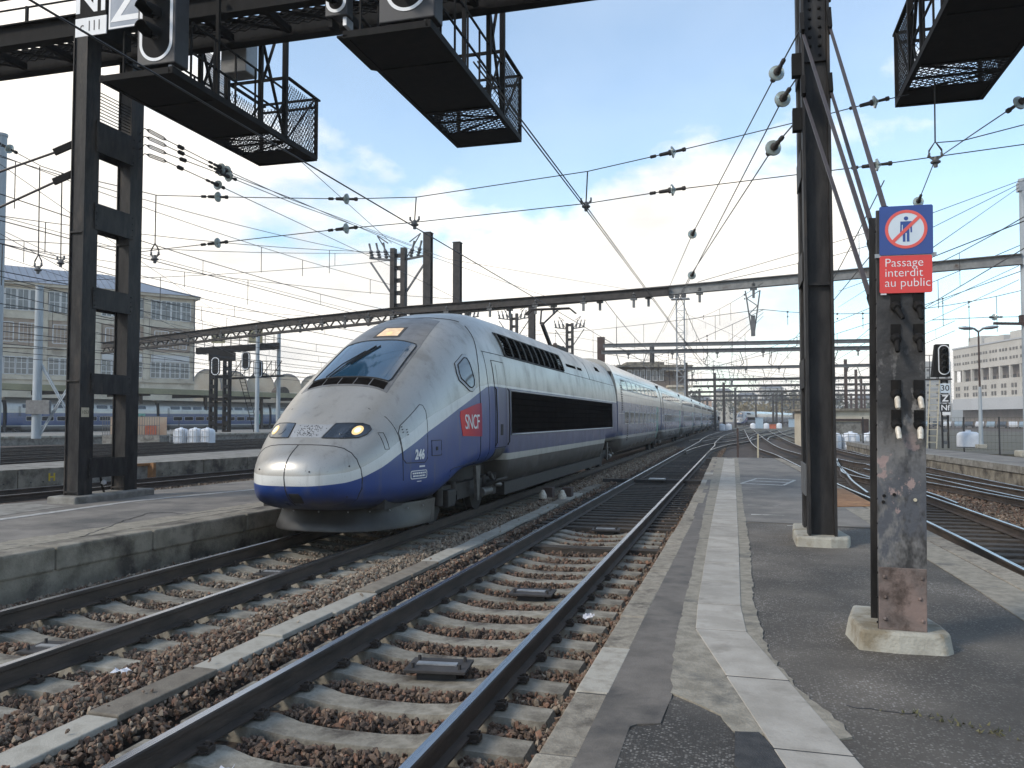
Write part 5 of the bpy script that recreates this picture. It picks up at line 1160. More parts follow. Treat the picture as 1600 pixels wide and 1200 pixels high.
# tall pillar on the near platform
rp = thing('gantry_pillar', 'tall black riveted steel pillar standing on the near platform', 'pillar', (.93, 10.9, PZ))
for y0 in (10.35, 11.12):
    b = MB(); b.box(.765, .795, y0, y0 + .28, .44, 9.3); b.box(1.055, 1.085, y0, y0 + .28, .44, 9.3); b.box(.796, 1.054, y0 + .13, y0 + .15, .44, 9.3); b.build('chord', 'steel_pillar', rp)
for z0, z1 in ((.9, 1.28), (2.2, 2.55), (3.5, 3.85), (4.75, 5.1), (6.1, 6.5), (7.4, 7.8)):
    for xx in (.748, 1.087): MB().box(xx, xx + .014, 10.5, 11.25, z0, z1).build('batten_plate', 'steel_grey' if z0 < 1 else 'steel_pillar', rp)
MB().box(.80, 1.05, 10.44, 10.475, 6.15, 7.4).build('splice_plate', 'steel_pillar', rp)
b = MB()
for z in np.arange(6.22, 7.3, .115):
    for x in (.87, .98): b.ball((x, 10.438, z), .024, 1)
b.build('rivet', 'steel_black', rp, kind='stuff')
for z in np.arange(6.5, 7.1, .09): MB().ball((1.1, 10.42, z), .02).build('rivet', 'steel_black', rp)
for z0 in (5.97, 5.3): MB().box(.655, .763, 10.36, 10.48, z0, z0 + .27).build('side_bracket', 'steel_black', rp)
for x in (.775, 1.08):
    for z in (6.55, 5.78): b = MB(); b.bar((x, 10.34, z + .15), (x, 10.24, z - .1), .05, .06); b.bar((x, 10.3, z), (x, 10.22, z - .14), .03, .12); b.build('stay_lug', 'steel_black', rp)
MB().box(.796, 1.054, 10.42, 10.47, 3.42, 3.45).build('stiffener', 'steel_pillar', rp)
b = MB(); b.prism([(.62, 10.28), (1.0, 10.24), (1.2, 10.3), (1.24, 10.5), (1.12, 11.6), (.66, 11.6), (.62, 11.0)], lambda a, c, d: (a, c, d), PZ - .1, .45); b.build('plinth', 'concrete_pale', rp, bevel=.025)
for p, q, lab in (((1.085, 10.26, 6.45), (.975, 6.02, 3.2), 'longest steel stay from the top of the tall pillar to the sign post'), ((1.085, 10.26, 5.68), (.915, 6.17, 3.12), 'second steel stay running to the sign post from the right side of the tall pillar'),
                  ((.78, 10.26, 6.42), (.905, 6.18, 3.0), 'steel stay crossing the face of the tall pillar high up'), ((.78, 10.26, 5.65), (.90, 6.19, 2.62), 'lowest steel stay crossing the face of the tall pillar')):
    t = thing('stay_rod', lab, 'stay rod', q); MB().bar(p, q, .03, .022).build('rod', 'strut', t); MB().bar(q, Vector(q) + (Vector(p) - Vector(q)).normalized() * .12, .042, .032).build('end_fork', 'steel_black', t)

# sign post
sp = thing('sign_post', 'stout worn steel post with porcelain knobs carrying the red and blue sign', 'post', (1.0, 6.02, .45))
b = MB(); b.box(.85, 1.142, 5.86, 5.878, .45, 3.2); b.build('front_flange', 'post_face', sp, bevel=.003)
b = MB(); b.box(.985, 1.007, 5.879, 6.159, .45, 3.2); b.build('web', 'steel_pillar', sp)
b = MB(); b.box(.85, 1.142, 6.16, 6.18, .45, 3.22); b.build('rear_flange', 'steel_pillar', sp)
b = MB(); b.box(.853, 1.139, 5.846, 5.859, .46, .86); o = b.build('patch_plate', 'post_plate', sp, bevel=.004)
for x in (.885, 1.105):
    for z in (.53, .67, .8): MB().ball((x + rnd.uniform(-.01, .01), 5.845, z), .014).build('bolt', 'post_plate', o)
for i, (x, z, wt) in enumerate(((.965, 2.56, 0), (1.1, 2.56, 0), (.965, 2.35, 0), (1.1, 2.35, 0), (.965, 1.985, 1), (1.1, 1.985, 1), (.965, 1.79, 1), (1.1, 1.79, 1))):
    k = MB(); k.lathe([(.034, 0), (.034, .02), (.028, .05), (.022, .06)], (x, 5.859, z), (0, -1, -.35), 12); o = k.build('insulator_socket', 'steel_black', sp, smooth=40)
    k = MB(); a = (rnd.uniform(-.2, .45), -.55, -1); k.lathe([(.015, 0), (.018, .02), (.017, .075), (.012, .088)], (x, 5.815, z - .02), a, 10); k.build('insulator_tip', 'porcelain' if wt else 'steel_black', o, smooth=40)
    k = MB(); k.box(x - .03, x + .03, 5.848, 5.859, z + .02, z + .09); k.build('socket_bracket', 'steel_black', o)
for x, z in ((.89, 1.32), (.95, 1.33), (1.075, 1.3), (.885, 1.28)):
    MB().cyl((x, 5.86, z), (x, 5.852, z), .011, n=8).build('bolt', 'tag' if x > 1 else 'steel_black', sp)
b = MB()
for z in np.arange(.5, 3.1, .16): b.ball((.849, 5.868, z), .009); 
b.build('rivet', 'steel_black', sp, kind='stuff')
b = MB(); q = [(.72, 5.8), (.96, 5.77), (1.25, 5.79), (1.31, 5.86), (1.3, 6.1), (1.22, 6.55), (.76, 6.6), (.68, 6.2)]
b.prism(q, lambda a, c, d: (a + (1.0 - a) * (.10 if d > .4 else 0), c + (6.1 - c) * (.07 if d > .4 else 0), d), PZ - .05, .46); b.build('plinth', 'concrete_pale', sp, bevel=.02)
ps = thing('no_entry_sign', 'blue and red sign reading Passage interdit au public, on the worn steel post', 'sign', (1.05, 5.84, 2.64))
FY = 5.838
k = MB(); k.prism(rrect(.322, .322, .012, 4, 1.055, 3.055), lambda a, c, d: (a, FY + d, c), 0, .008); o = k.build('blue_panel', 'paint_blue', ps)
circ = lambda r, n=40: [(1.055 + r * math.cos(2 * math.pi * i / n), 3.06 + r * math.sin(2 * math.pi * i / n)) for i in range(n)]
k = MB(); k.prism(circ(.112), lambda a, c, d: (a, FY - d, c), .0004, .0012); k.build('white_disc', 'sign_face', o)
k = MB(); k.ring(circ(.127), circ(.108), lambda a, c, d: (a, FY - d, c), .0006, .0026); k.build('red_ring', 'ring_red', o)
k = MB(); k.prism([(1.055 + r * .028 / .028 * c, 3.06 + r * s) for c, s, r in [(math.cos(a), math.sin(a), .0135) for a in np.linspace(0, 6.283, 17)[:-1]]], lambda a, c, d: (a, FY - d, c + .071), .0012, .002)
body_ = [(-.034, .052), (.034, .052), (.036, -.022), (.026, -.022), (.025, .03), (.02, .03), (.02, -.082), (.004, -.082), (.004, -.025), (-.004, -.025), (-.004, -.082), (-.02, -.082), (-.02, .03), (-.025, .03), (-.026, -.022), (-.036, -.022)]
k.prism([(1.055 + a, 3.06 + c) for a, c in body_], lambda a, c, d: (a, FY - d, c), .0012, .002); k.build('walking_figure', 'paint_blue', o)
k = MB(); k.bar((1.055 - .079, FY - .0024, 3.06 - .079), (1.055 + .079, FY - .0024, 3.06 + .079), .021, .0016, 0, (0, 1, 0)); k.build('red_bar', 'ring_red', o)
k = MB(); k.box(.868, 1.238, FY + .009, FY + .02, 2.88, 2.905); k.build('mounting_strap', 'galv', ps)
k = MB(); k.prism(rrect(.315, .245, .012, 4, 1.052, 2.765), lambda a, c, d: (a, FY + d, c), 0, .008); o = k.build('red_panel', 'paint_red', ps)
for i, s in enumerate(('Passage', 'interdit', 'au public')): lettering(s, .079, 'paint_white', lambda u, v, w_: Vector((.924 + u, FY - .0006 - max(w_, 0), 2.84 - .066 * i + v)), 'lettering', o, align='LEFT', ext=.0008, sx=.98, bold=-.0008)
k = MB(); k.box(.9, .935, FY - .001, FY + .004, 2.632, 2.641); k.build('maker_label', 'paper', ps)
for r_ in (sp, ps): r_.rotation_euler = (0, R(.7), 0)
# ================================================================== overhead line equipment (site survey points)
SV = {
  'span_up': [(-16.96, 14.5, 8.24), (-15.66, 14.5, 7.86), (-14.7, 14.5, 7.36), (-14.1, 14.5, 7.15), (-12.68, 14.5, 6.77), (-11.71, 14.5, 6.5), (-10.24, 14.5, 6.36), (-7.35, 14.5, 6.11), (-5.89, 14.5, 6.04), (-2.59, 14.5, 6.27), (-1.09, 14.5, 6.49), (1.03, 14.5, 6.83), (2.19, 14.5, 7.04), (2.72, 14.5, 7.11)],
  'span_lo': [(-12.72, 14.5, 5.29), (-11.68, 14.5, 5.35), (-10.23, 14.5, 5.41), (-7.36, 14.5, 5.53), (-5.89, 14.5, 5.56), (-2.59, 14.5, 5.69), (-1.1, 14.5, 5.82), (1.02, 14.5, 5.93), (2.21, 14.5, 5.99), (4.36, 14.5, 6.14), (5.06, 14.5, 6.21)],
  'ins_up': [(-10.24, 14.5, 6.36), (-7.35, 14.5, 6.11), (-1.09, 14.5, 6.49), (2.19, 14.5, 7.04)],
  'ins_lo': [(-10.23, 14.5, 5.41), (-7.35, 14.5, 5.53), (-1.1, 14.5, 5.82), (2.21, 14.5, 5.99)],
  'd650': [(-5.89, 14.5, 6.04), (-5.92, 14.5, 5.59)],
  'd918': [(-2.59, 14.5, 6.27), (-2.62, 14.5, 5.71)],
  'd65': [(-14.75, 14.5, 7.36), (-14.73, 14.5, 5.41)],
  'd98': [(-14.15, 14.5, 7.16), (-14.13, 14.5, 5.27)],
  'd245': [(-11.73, 14.5, 6.5), (-11.73, 14.5, 5.49)],
  'd1460': [(3.12, 14.5, 6.86), (3.09, 14.5, 6.25), (3.07, 14.5, 6.05)],
  'right_contact': [(4.39, 13.45, 6.72), (4.14, 13.91, 6.61), (3.83, 14.86, 6.55), (3.54, 16.65, 6.62), (3.7, 18.99, 6.43), (4.14, 23.79, 6.25)],
  'anchor1': [(-11.06, 13.31, 7.45), (-10.92, 13.77, 7.36), (-10.85, 15.45, 7.3), (-11.54, 19.4, 7.7), (-16.11, 36.7, 10.59), (-16.28, 41.83, 10.99)],
  'anchor2': [(-11.06, 13.32, 7.3), (-10.92, 13.78, 7.24), (-10.85, 15.46, 7.22), (-11.41, 19.44, 7.68), (-13.03, 31.4, 8.82), (-9.54, 40.7, 8.1)],
  'anchor3': [(-11.06, 13.33, 7.14), (-10.92, 13.78, 7.09), (-10.69, 15.51, 7.1), (-11.38, 19.45, 7.56), (-12.19, 33.71, 8.79), (-5.11, 60.49, 10.79)],
  'anchor4': [(-11.06, 13.33, 6.96), (-10.92, 13.79, 6.93), (-10.92, 15.45, 6.92), (-12.42, 21.24, 7.58), (-14.58, 35.14, 8.44), (-13.62, 39.59, 7.84)],
  'pull1': [(0.77, 10.69, 6.66), (0.55, 11.88, 6.64), (-1.06, 20.28, 6.3), (-2.91, 36.83, 7.73)],
  'pull2': [(0.75, 10.71, 6.1), (0.61, 11.6, 6.16), (-1.19, 22.34, 5.65), (-5.36, 60.54, 8.09)],
  'pull3': [(0.7, 10.72, 5.51), (0.48, 11.6, 5.5), (-1.27, 22.84, 5.71), (-11.13, 90.21, 5.65)],
  'r1': [(10.53, 35.72, 11.04), (6.81, 32.7, 9.3), (3.87, 36.05, 9.11), (-1.71, 36.64, 7.79)],
  'r2': [(10.53, 35.73, 10.92), (6.8, 32.72, 8.77), (3.94, 36.09, 8.59), (-1.58, 36.69, 7.65)],
  'r3': [(10.52, 35.73, 10.79), (4.98, 24.02, 6.37), (6.99, 63.87, 9.95)],
  'r4': [(5.83, 18.04, 5.85), (4.53, 21.84, 5.74), (4.67, 42.55, 8.02)],
  'r5': [(10.52, 35.95, 5.79), (8.94, 34.48, 5.64), (6.54, 31.76, 5.3)],
  'r6': [(10.81, 37.0, 7.39), (10.15, 49.28, 7.22), (11.57, 106.72, 8.56)],
  'r7': [(10.82, 36.98, 7.95), (9.03, 43.78, 7.3), (9.16, 85.29, 8.64)],
  'tl1': [(-18.59, 42.2, 11.62), (-15.94, 26.31, 11.81), (-13.59, 16.64, 10.42)],
  'M0t': (-18.22, 42.32, 11.33),
  'M0b': (-18.27, 42.49, 7.16),
  'M1': (-16.27, 41.79, 11.93),
  'M2': (-14.73, 42.24, 11.4),
  'pole_blue': (-49.76, 49.18, 11.6),
  'poleL': (-27.47, 25.16, 12.77),
  'poleR': (10.71, 35.98, 11.12),
  'mast': (-6.12, 91.18, 14.85),
  'g2': (-55.07, 78.95, 9.57),
  'p403': (-50.55, 79.1, 11.02),
  'p436': (-49.4, 81.47, 11.44),
  's1': (-24.1, 70.77, 12.1),
  's2': (-19.68, 72.02, 11.4),
  's3': (-14.48, 57.94, 10.05),
  's4': (-15.8, 78.29, 11.11),
  's5': (-11.92, 73.22, 9.1),
  'lamp': (10.81, 42.25, 5.94),
  'sig': (9.72, 44.06, 5.23),
  'c1': (-6.09, 99.78, 8.42),
  'c2': (-4.23, 152.13, 10.07),
  'c3': (-2.92, 164.98, 9.63),
  'c4': (-0.92, 196.66, 9.91),
  'c5': (7.59, 199.04, 9.32),
  'c6': (12.63, 210.78, 9.87),
  'B1': [(10.61, 35.88, 8.02), (-16.71, 40.31, 7.38)],
  'B1b': [(10.68, 35.91, 7.79)],
  'B2': [(-3.05, 37.84, 7.63), (-16.52, 39.84, 7.51), (-25.36, 42.08, 7.34), (-41.63, 46.44, 6.81)],
  'Varm': [(0.35, 35.77, 7.5), (0.84, 35.9, 7.55), (0.51, 35.89, 5.65)],
}
def ins_mesh():
    b = MB(); b.lathe([(.012, -.2), (.026, -.19), (.03, -.06), (.045, -.045), (.045, -.02)], (0, 0, 0), (1, 0, 0), 10, 0)
    b.lathe([(.03, -.02), (.085, -.01), (.092, .012), (.06, .03), (.03, .045), (.02, .06)], (0, 0, 0), (1, 0, 0), 16, 1)
    b.lathe([(.02, .06), (.024, .15), (.034, .16), (.034, .2), (.012, .21)], (0, 0, 0), (1, 0, 0), 8, 0)
    b.lathe([(.01, -.34), (.026, -.33), (.026, -.25), (.01, -.24)], (0, 0, 0), (1, 0, 0), 8, 0)
    return b.mesh('insulator', ['steel_dark', 'glass_ins'], smooth=40)
INS = ins_mesh()
def sagpath(p, q, sag, n=10): return [Vector(p).lerp(Vector(q), i / n) - Vector((0, 0, 4 * sag * (i / n) * (1 - i / n))) for i in range(n + 1)]
def wire(label, pts, r=.008, ins=(), sag=0, group=None, scale=1, name='cable', cat='cable'):
    P = [Vector(p) for p in pts]; t = thing(name, label, cat, P[0], group); path = []
    for a, c in zip(P, P[1:]): path += sagpath(a, c, sag if len(P) == 2 else sag / len(P), 8 if sag else 1)[:-1]
    path.append(P[-1]); MB().tube(path, r, 5).build('strand', 'wire', t)
    for q in ins:
        q = Vector(q); k = min(range(len(P) - 1), key=lambda i: ((P[i] + P[i + 1]) / 2 - q).length); d = P[k + 1] - P[k]
        for i in range(len(P) - 1):
            a, c = P[i], P[i + 1]; u = (q - a).dot(c - a) / (c - a).length_squared
            if -.01 <= u <= 1.01 and (a.lerp(c, u) - q).length < .12: d = c - a; break
        o = inst(INS, 'insulator', q, t); o.rotation_euler = d.to_track_quat('X', 'Z').to_euler(); o.scale = (scale,) * 3
    return t
S = SV
wire('upper span wire with glass insulators crossing the sky below the gantry', S['span_up'], .009, S['ins_up'] + [(-15.6, 14.5, 7.83)], scale=1.15)
wire('lower span wire carrying the suspension clamps above the tracks', S['span_lo'], .009, S['ins_lo'], scale=1.15)
def hanger(label, p, q, stirrup=False, name='wire_hanger'):
    t = thing(name, label, 'wire hanger', p); p, q = Vector(p), Vector(q)
    MB().tube([p, q], .012, 6).build('drop_rod', 'steel_dark', t)
    if stirrup: MB().tube([q, q + Vector((-.09, 0, -.14)), q + Vector((-.11, 0, -.24)), q + Vector((-.06, 0, -.27)), q + Vector((.06, 0, -.27)), q + Vector((.11, 0, -.24)), q + Vector((.09, 0, -.14))], .016, 6, closed=True).build('stirrup', 'strut', t)
    z = q - Vector((0, 0, .3 if stirrup else .04))
    MB().lathe([(.03, -.12), (.035, -.07), (.075, -.05), (.08, -.03), (.04, 0), (.03, .05)], z, (0, 0, 1), 10).build('insulator', 'steel_grey', t, smooth=40)
    b = MB()
    for s in (-1, 1): b.bar(z + Vector((s * .02, 0, .0)), z + Vector((s * .09, 0, .06)), .03, .03); b.bar(z + Vector((s * .09, 0, .05)), z + Vector((s * .09, 0, .12)), .028, .03)
    b.build('clamp', 'steel_grey', t)
hanger('wire hanger over the nose of the train', S['d650'][0], S['d650'][1]); hanger('wire hanger over the near track, right of the middle cage', S['d918'][0], S['d918'][1])
hanger('leftmost thin wire hanger, with a stirrup, left of the ladder pillar', S['d65'][0], S['d65'][1], True); hanger('thin wire hanger close to the left of the ladder pillar', S['d98'][0], S['d98'][1])
hanger('wire hanger with a stirrup just right of the ladder pillar', S['d245'][0], S['d245'][1], True); hanger('stirrup hanger below the right signal cage', (3.1, 14.5, 7.3), (3.09, 14.5, 6.3), True)
wire('short guy from the right stirrup towards the frame edge', [(3.12, 14.5, 6.28), (3.5, 14.5, 6.28), (4.6, 14.5, 6.5)], .009)
wire('contact wire above the train track, running under the left cage', [(TX, 1.5, 5.53), (TX, 14.5, 5.53), (TX, 45, 5.55), (TX, 100, 5.55)], .012)
for dx, w_ in ((0, 'left'), (.045, 'right')): wire('contact wire above the nearest track, %s strand of the close pair' % w_, [(-2.62 + dx, 8, 5.52), (-2.6 + dx, 14.5, 5.55), (-2.55 + dx, 60, 5.6)], .010)
wire('contact wire over the right track, bent at the stirrup', S['right_contact'], .010, [S['right_contact'][1], S['right_contact'][4]], scale=1.2)
for i, k in enumerate(('anchor1', 'anchor2', 'anchor3', 'anchor4')):
    P = S[k]; t = wire('%s anchor wire leaving the ladder pillar to the right' % ['topmost', 'second from top', 'third from top', 'lowest'][i], [(LX1, 13.6, P[0][2] + .02)] + P, .010, [P[2]] + ([Vector(P[2]).lerp(Vector(P[3]), .07)] if i < 2 else []), scale=1.15)
    a, c = Vector(P[0]).lerp(Vector(P[1]), .1), Vector(P[1]); d, s, u = frame(c - a); m_ = (a + c) / 2
    b = MB()
    for sg in (-1, 1): b.tube([a, a + d * .06 + u * .03 * sg, c - d * .06 + u * .03 * sg, c], .011, 5)
    b.build('turnbuckle', 'steel_dark', t); MB().lathe([(.02, -.09), (.045, -.06), (.045, .06), (.02, .09)], Vector(P[1]).lerp(Vector(P[2]), .25), Vector(P[2]) - Vector(P[1]), 8).build('strain_clamp', 'steel_dark', t)
for i, k in enumerate(('pull1', 'pull2', 'pull3')):
    P = S[k]; wire('%s pull-off wire going left from the tall pillar' % ['top', 'middle', 'bottom'][i], P, .010, [P[1], P[2]] if i < 2 else [P[1]], scale=1.2)
for i, k in enumerate(('r1', 'r2', 'r3', 'r4', 'r5', 'r6', 'r7')):
    wire(['uppermost thin wire from the grey mast at the right edge', 'second thin wire from the top of the right edge mast', 'steep dark wire from the right edge mast behind the sign', 'thin wire rising right of the red sign to the frame edge',
          'level insulated wire between the sign post and the right edge mast', 'lower sloping wire below the red sign at the right', 'sloping wire just under the red sign at the right'][i], S[k], .013, [Vector(S[k][0]).lerp(Vector(S[k][1]), .75)] if k == 'r5' else (), scale=1.4)
wire('long dark cable sloping past the left pillar to the switch mast', S['tl1'], .014)

# ---- overhead lines along the tracks
def overhead(label, x0, x1, y0, y1, zc=5.6, zm=6.9, span=42, r=.011, group=None, phase=0):
    t = thing('overhead_line', label, 'overhead line', (x0, y0, zc), group); X = lambda y: x0 + (x1 - x0) * (y - y0) / (y1 - y0)
    MB().tube([(X(y), y, zc) for y in (y0, (y0 + y1) / 2, y1)], r, 5).build('contact_wire', 'wire', t); pts = []; dr = MB(); y = y0 + phase - span
    while y < y1:
        for k in range(12):
            yy = y + span * k / 12
            if y0 <= yy <= y1:
                z = zm - .85 * 4 * (k / 12) * (1 - k / 12); pts.append((X(yy), yy, z))
                if k % 2: dr.bar((X(yy), yy, zc), (X(yy), yy, z), r * .9, r * .9)
        y += span
    MB().tube(pts, r, 5).build('messenger_wire', 'wire', t); dr.build('dropper', 'wire', t, kind='stuff'); return t
for i, (x, z0) in enumerate(((-16.6, 6.4), (-20.4, 6.0), (-25, 5.8), (-29, 5.7), (-33, 5.8), (-37.5, 5.7), (-42, 5.7), (-47, 5.8))):
    overhead('overhead line above the left tracks, %s counted leftwards from the train' % nth[i], x, x + 3 + i * .6, 4, 170, z0, z0 + 1.25, 44, .013 + .001 * i, 'overhead lines over the left tracks', 7 * i)
overhead('overhead line along the train roof beyond the first beam', TX, TX, 38.2, 230, 5.55, 7.35, 45, .016); overhead('overhead line over the nearest track beyond the first beam', -2.55, 0, 38.0, 230, 5.6, 7.4, 45, .016)
overhead('overhead line over the curving right track', 3.2, 2.2, 20, 220, 5.9, 7.2, 48, .014); overhead('overhead line over the second right track', 6.6, 6.0, 20, 220, 5.9, 7.2, 48, .014, phase=12)
overhead('overhead line over the outer right track', 9.6, 11.5, 42, 220, 5.9, 7.2, 48, .014, phase=24); overhead('overhead line over the middle of the junction', -.5, 9, 60, 240, 5.7, 7.0, 44, .017, phase=9)

# ---- masts and portal beams
def hmast(label, p, ztop, w_=.42, m_='steel_dark', name='mast', z0=-.25, fins=True, cat='mast'):
    t = thing(name, label, cat, (p[0], p[1], z0)); a, b_ = Vector((p[0], p[1], z0)), Vector((p[0], p[1], ztop))
    MB().ibeam(a, b_, w_, w_, w_ * .12, 0, (0, 1, 0)).build('shaft', m_, t)
    MB().box(p[0] - w_ * .55, p[0] + w_ * .55, p[1] - w_ * .55, p[1] + w_ * .55, ztop + .002, ztop + .05).build('cap', m_, t); return t
def bracket_mesh():
    b = MB(); b.box(-.14, .14, -.09, .09, -.1, .05); b.box(-.05, .05, -.05, .05, -.45, -.1); b.lathe([(.03, 0), (.09, .04), (.04, .08), (.09, .12), (.04, .16), (.03, .22)], (.0, 0, .05), (0, 0, 1), 8); return b.mesh('beam_bracket', 'steel_grey')
BRK = bracket_mesh()
def beam(t, p, q, h=.34, w_=.26, m_='steel_beam', brackets=(), name='beam', up=True):
    p, q = Vector(p), Vector(q); MB().ibeam(p, q, w_, h, .03).build(name, m_, t)
    for f in brackets: o = inst(BRK, 'beam_bracket', p.lerp(q, f) - Vector((0, 0, h / 2)), t); o.rotation_euler = (0, 0, math.atan2((q - p).y, (q - p).x))
def varm(p, wdt, drop, t):
    b = MB(); p = Vector(p); L_ = p + Vector((-wdt / 2, 0, 0)); R_ = p + Vector((wdt / 2, 0, 0)); e = p - Vector((0, 0, drop))
    b.bar(L_, e + Vector((-.05, 0, 0)), .06, .06, 0, (0, 1, 0)); b.bar(R_, e + Vector((.05, 0, 0)), .06, .06, 0, (0, 1, 0))
    for k in range(5):
        f0, f1 = k / 5.5, (k + 1) / 5.5; a, c = (L_, R_) if k % 2 else (R_, L_); b.bar(a.lerp(e, f0), c.lerp(e, f1), .035, .035, 0, (0, 1, 0))
    b.box(e.x - .09, e.x + .09, e.y - .09, e.y + .09, e.z - .15, e.z + .75); b.build('drop_arm', 'steel_grey', t)
p1 = thing('portal_beam', 'long pale grey steel portal beam crossing above the train to the right edge', 'portal', (0, 36, 7.7))
beam(p1, S['B1'][1], S['B1'][0], .42, .3, 'steel_beam', [.04 + .085 * i for i in range(9)]); varm((.6, 35.8 + 1.7, 7.45), .62, 1.85, p1)
p2 = thing('portal_beam', 'dark riveted portal beam behind the pale one, reaching far to the left', 'portal', (-16, 40, 7.4))
for a, c in zip(S['B2'][:1] + S['B2'][1:], S['B2'][1:]): beam(p2, a, c, .4, .25, 'steel_dark', (.12, .3, .48, .66, .84))
b = MB()
for a, c in zip(S['B2'][1:], S['B2'][2:]):
    a, c = Vector(a) + Vector((0, .8, .05)), Vector(c) + Vector((0, .8, .05)); b.bar(a, c, .2, .14)
    for k in range(8): b.bar(a.lerp(c, k / 8), a.lerp(c, (k + .5) / 8) - Vector((0, .8, .0)), .06, .05); b.bar(a.lerp(c, (k + 1) / 8), a.lerp(c, (k + .5) / 8) - Vector((0, .8, .0)), .06, .05)
b.build('lacing', 'steel_dark', p2)
b = MB()
for a, c in zip(S['B2'][1:], S['B2'][2:]):
    a, c = Vector(a) - Vector((0, 0, .52)), Vector(c) - Vector((0, 0, .52)); b.bar(a, c, .22, .13); n = int((c - a).length / .9)
    for k in range(n): f = k / n; b.bar(a.lerp(c, f), a.lerp(c, f + .5 / n) + Vector((0, 0, .48)), .07, .07, 0, (0, 1, 0)); b.bar(a.lerp(c, f + 1 / n), a.lerp(c, f + .5 / n) + Vector((0, 0, .48)), .07, .07, 0, (0, 1, 0))
b.build('lower_chord', 'steel_dark', p2)
hmast('taller of two dark steel masts rising behind the train cab', S['M1'], S['M1'][2], .42); hmast('shorter of two dark steel masts rising behind the train cab', S['M2'], S['M2'][2], .4)
def switch_mast(label, p, ztop, k=1.0, m_='steel_dark'):
    t = thing('switch_mast', label, 'mast', (p[0], p[1], -.25)); x, y = p[0], p[1]
    for s in (-1, 1): MB().bar((x + s * .24 * k, y, -.25), (x + s * .24 * k, y, ztop), .2 * k, .3 * k, 0, (0, 1, 0)).build('leg', m_, t)
    z = 1
    while z < ztop: MB().box(x - .15 * k, x + .15 * k, y - .02, y + .02, z, z + .25).build('batten_plate', m_, t); z += .7
    for s in (-1, 1):
        b = MB(); b.bar((x + s * .3 * k, y, ztop - .5 * k), (x + s * 1.35 * k, y, ztop - .35 * k), .09 * k, .09 * k); b.bar((x + s * .35 * k, y, ztop - 1.9 * k), (x + s * 1.3 * k, y, ztop - .55 * k), .07 * k, .07 * k); b.build('side_arm', 'steel_grey', t)
        for q in range(3):
            xx = x + s * (.55 + .33 * q) * k; o = MB().lathe([(.05 * k, 0), (.1 * k, .06 * k), (.05 * k, .12 * k), (.1 * k, .18 * k), (.05 * k, .24 * k), (.1 * k, .3 * k), (.04 * k, .42 * k), (.05 * k, .7 * k)], (xx, y, ztop - .4 * k), (s * .25, 0, 1), 8).build('switch_insulator', 'steel_grey', t)
        MB().tube([(x + s * .5 * k, y, ztop + .25 * k), (x + s * 1.0 * k, y, ztop + .6 * k), (x + s * .25 * k, y, ztop - .6 * k), (x + s * .2 * k, y, ztop - 3 * k)], .03 * k, 5).build('jumper', 'steel_grey', t)
    return t
switch_mast('tall twin mast with switch gear arms, left of the two dark masts', S['M0t'], S['M0t'][2], 1.3); switch_mast('smaller switch mast behind the train, left of the pantograph', S['s2'], S['s2'][2], 1.1); switch_mast('smaller switch mast behind the train, right of the pantograph', S['s4'], S['s4'][2], 1.1)
switch_mast('faint switch mast directly behind the cab roof grille', S['s1'], S['s1'][2] - .6, 1.1, 'steel_grey')
hmast('dark mast standing just left of the pantograph', S['s3'], S['s3'][2], .45); hmast('brown mast beside the roof end of the leading power car', S['s5'], S['s5'][2], .6, 'steel_brown')
g_ = 'portals over the station throat'
def far_portal(i, d, u0, u1, z=7.9, poles=(), double=False, skew=.12):
    a, c = at((u0 - 800) * d * 1.04 / 1290, d * 1.04, z), at((u1 - 800) * d * .97 / 1290, d * .97, z); t = thing('portal', '%s portal beam of the station throat counted away from the platform end' % nth[i], 'portal', (a + c) / 2, g_)
    s = 1 + d / 260; beam(t, a, c, .26 * s, .24 * s, 'steel_grey' if i < 2 else 'steel_dark', [.1 + .16 * k for k in range(6)])
    if double: beam(t, a + Vector((0, .9, .65)), c + Vector((0, .9, .65)), .26 * s, .2, 'steel_grey', ())
    b = MB()
    for k in range(9): q = a.lerp(c, (k + .5) / 9); b.bar(q - Vector((0, 0, .1)), q - Vector((.3 if k % 2 else -.3, 0, 1.1)), .05 * s, .05 * s); b.bar(q - Vector((.3 if k % 2 else -.3, 0, 1.1)), q - Vector((-.25 if k % 2 else .25, 0, 1.5)), .04 * s, .04 * s)
    b.build('drop_tube', 'steel_grey', t)
    for f in ((.75,) if i in (0, 2) else (.35,)): varm(a.lerp(c, f) - Vector((0, 0, .1)), .7, 2.0, t)
    for u in poles:
        q = at((u - 800) * d / 1290, d, 0); MB().ibeam((q.x, q.y, -.25), (q.x, q.y, z + .5), .3 * s, .3 * s, .05, 0, (0, 1, 0)).build('portal_leg', 'steel_dark' if u < 1250 else 'steel_brown', t)
far_portal(0, 68, 940, 1390, 7.55, (), True); far_portal(1, 96, 1035, 1360, 7.9, (1072,)); far_portal(2, 124, 1060, 1360, 7.9, (1362,)); far_portal(3, 150, 1080, 1370, 8.0, (1117, 1131)); far_portal(4, 182, 1060, 1380, 8.0, (1093,)); far_portal(5, 215, 1080, 1380, 8.0, (1149, 1208, 1213, 1330)); far_portal(6, 262, 1090, 1390, 8.0, (1105, 1240))
for i, (u, v, d) in enumerate(((1322, 562, 98), (1338, 578, 116), (1346, 588, 132), (1351, 602, 165))):
    q = at((u - 800) * d / 1290, d, 0); hmast('%s of the row of red brown masts beyond the low hut' % ['tallest', 'second tallest', 'third tallest', 'shortest'][i], q, 1.82 + (655 - v) * d / 1290, .34, 'steel_brown')
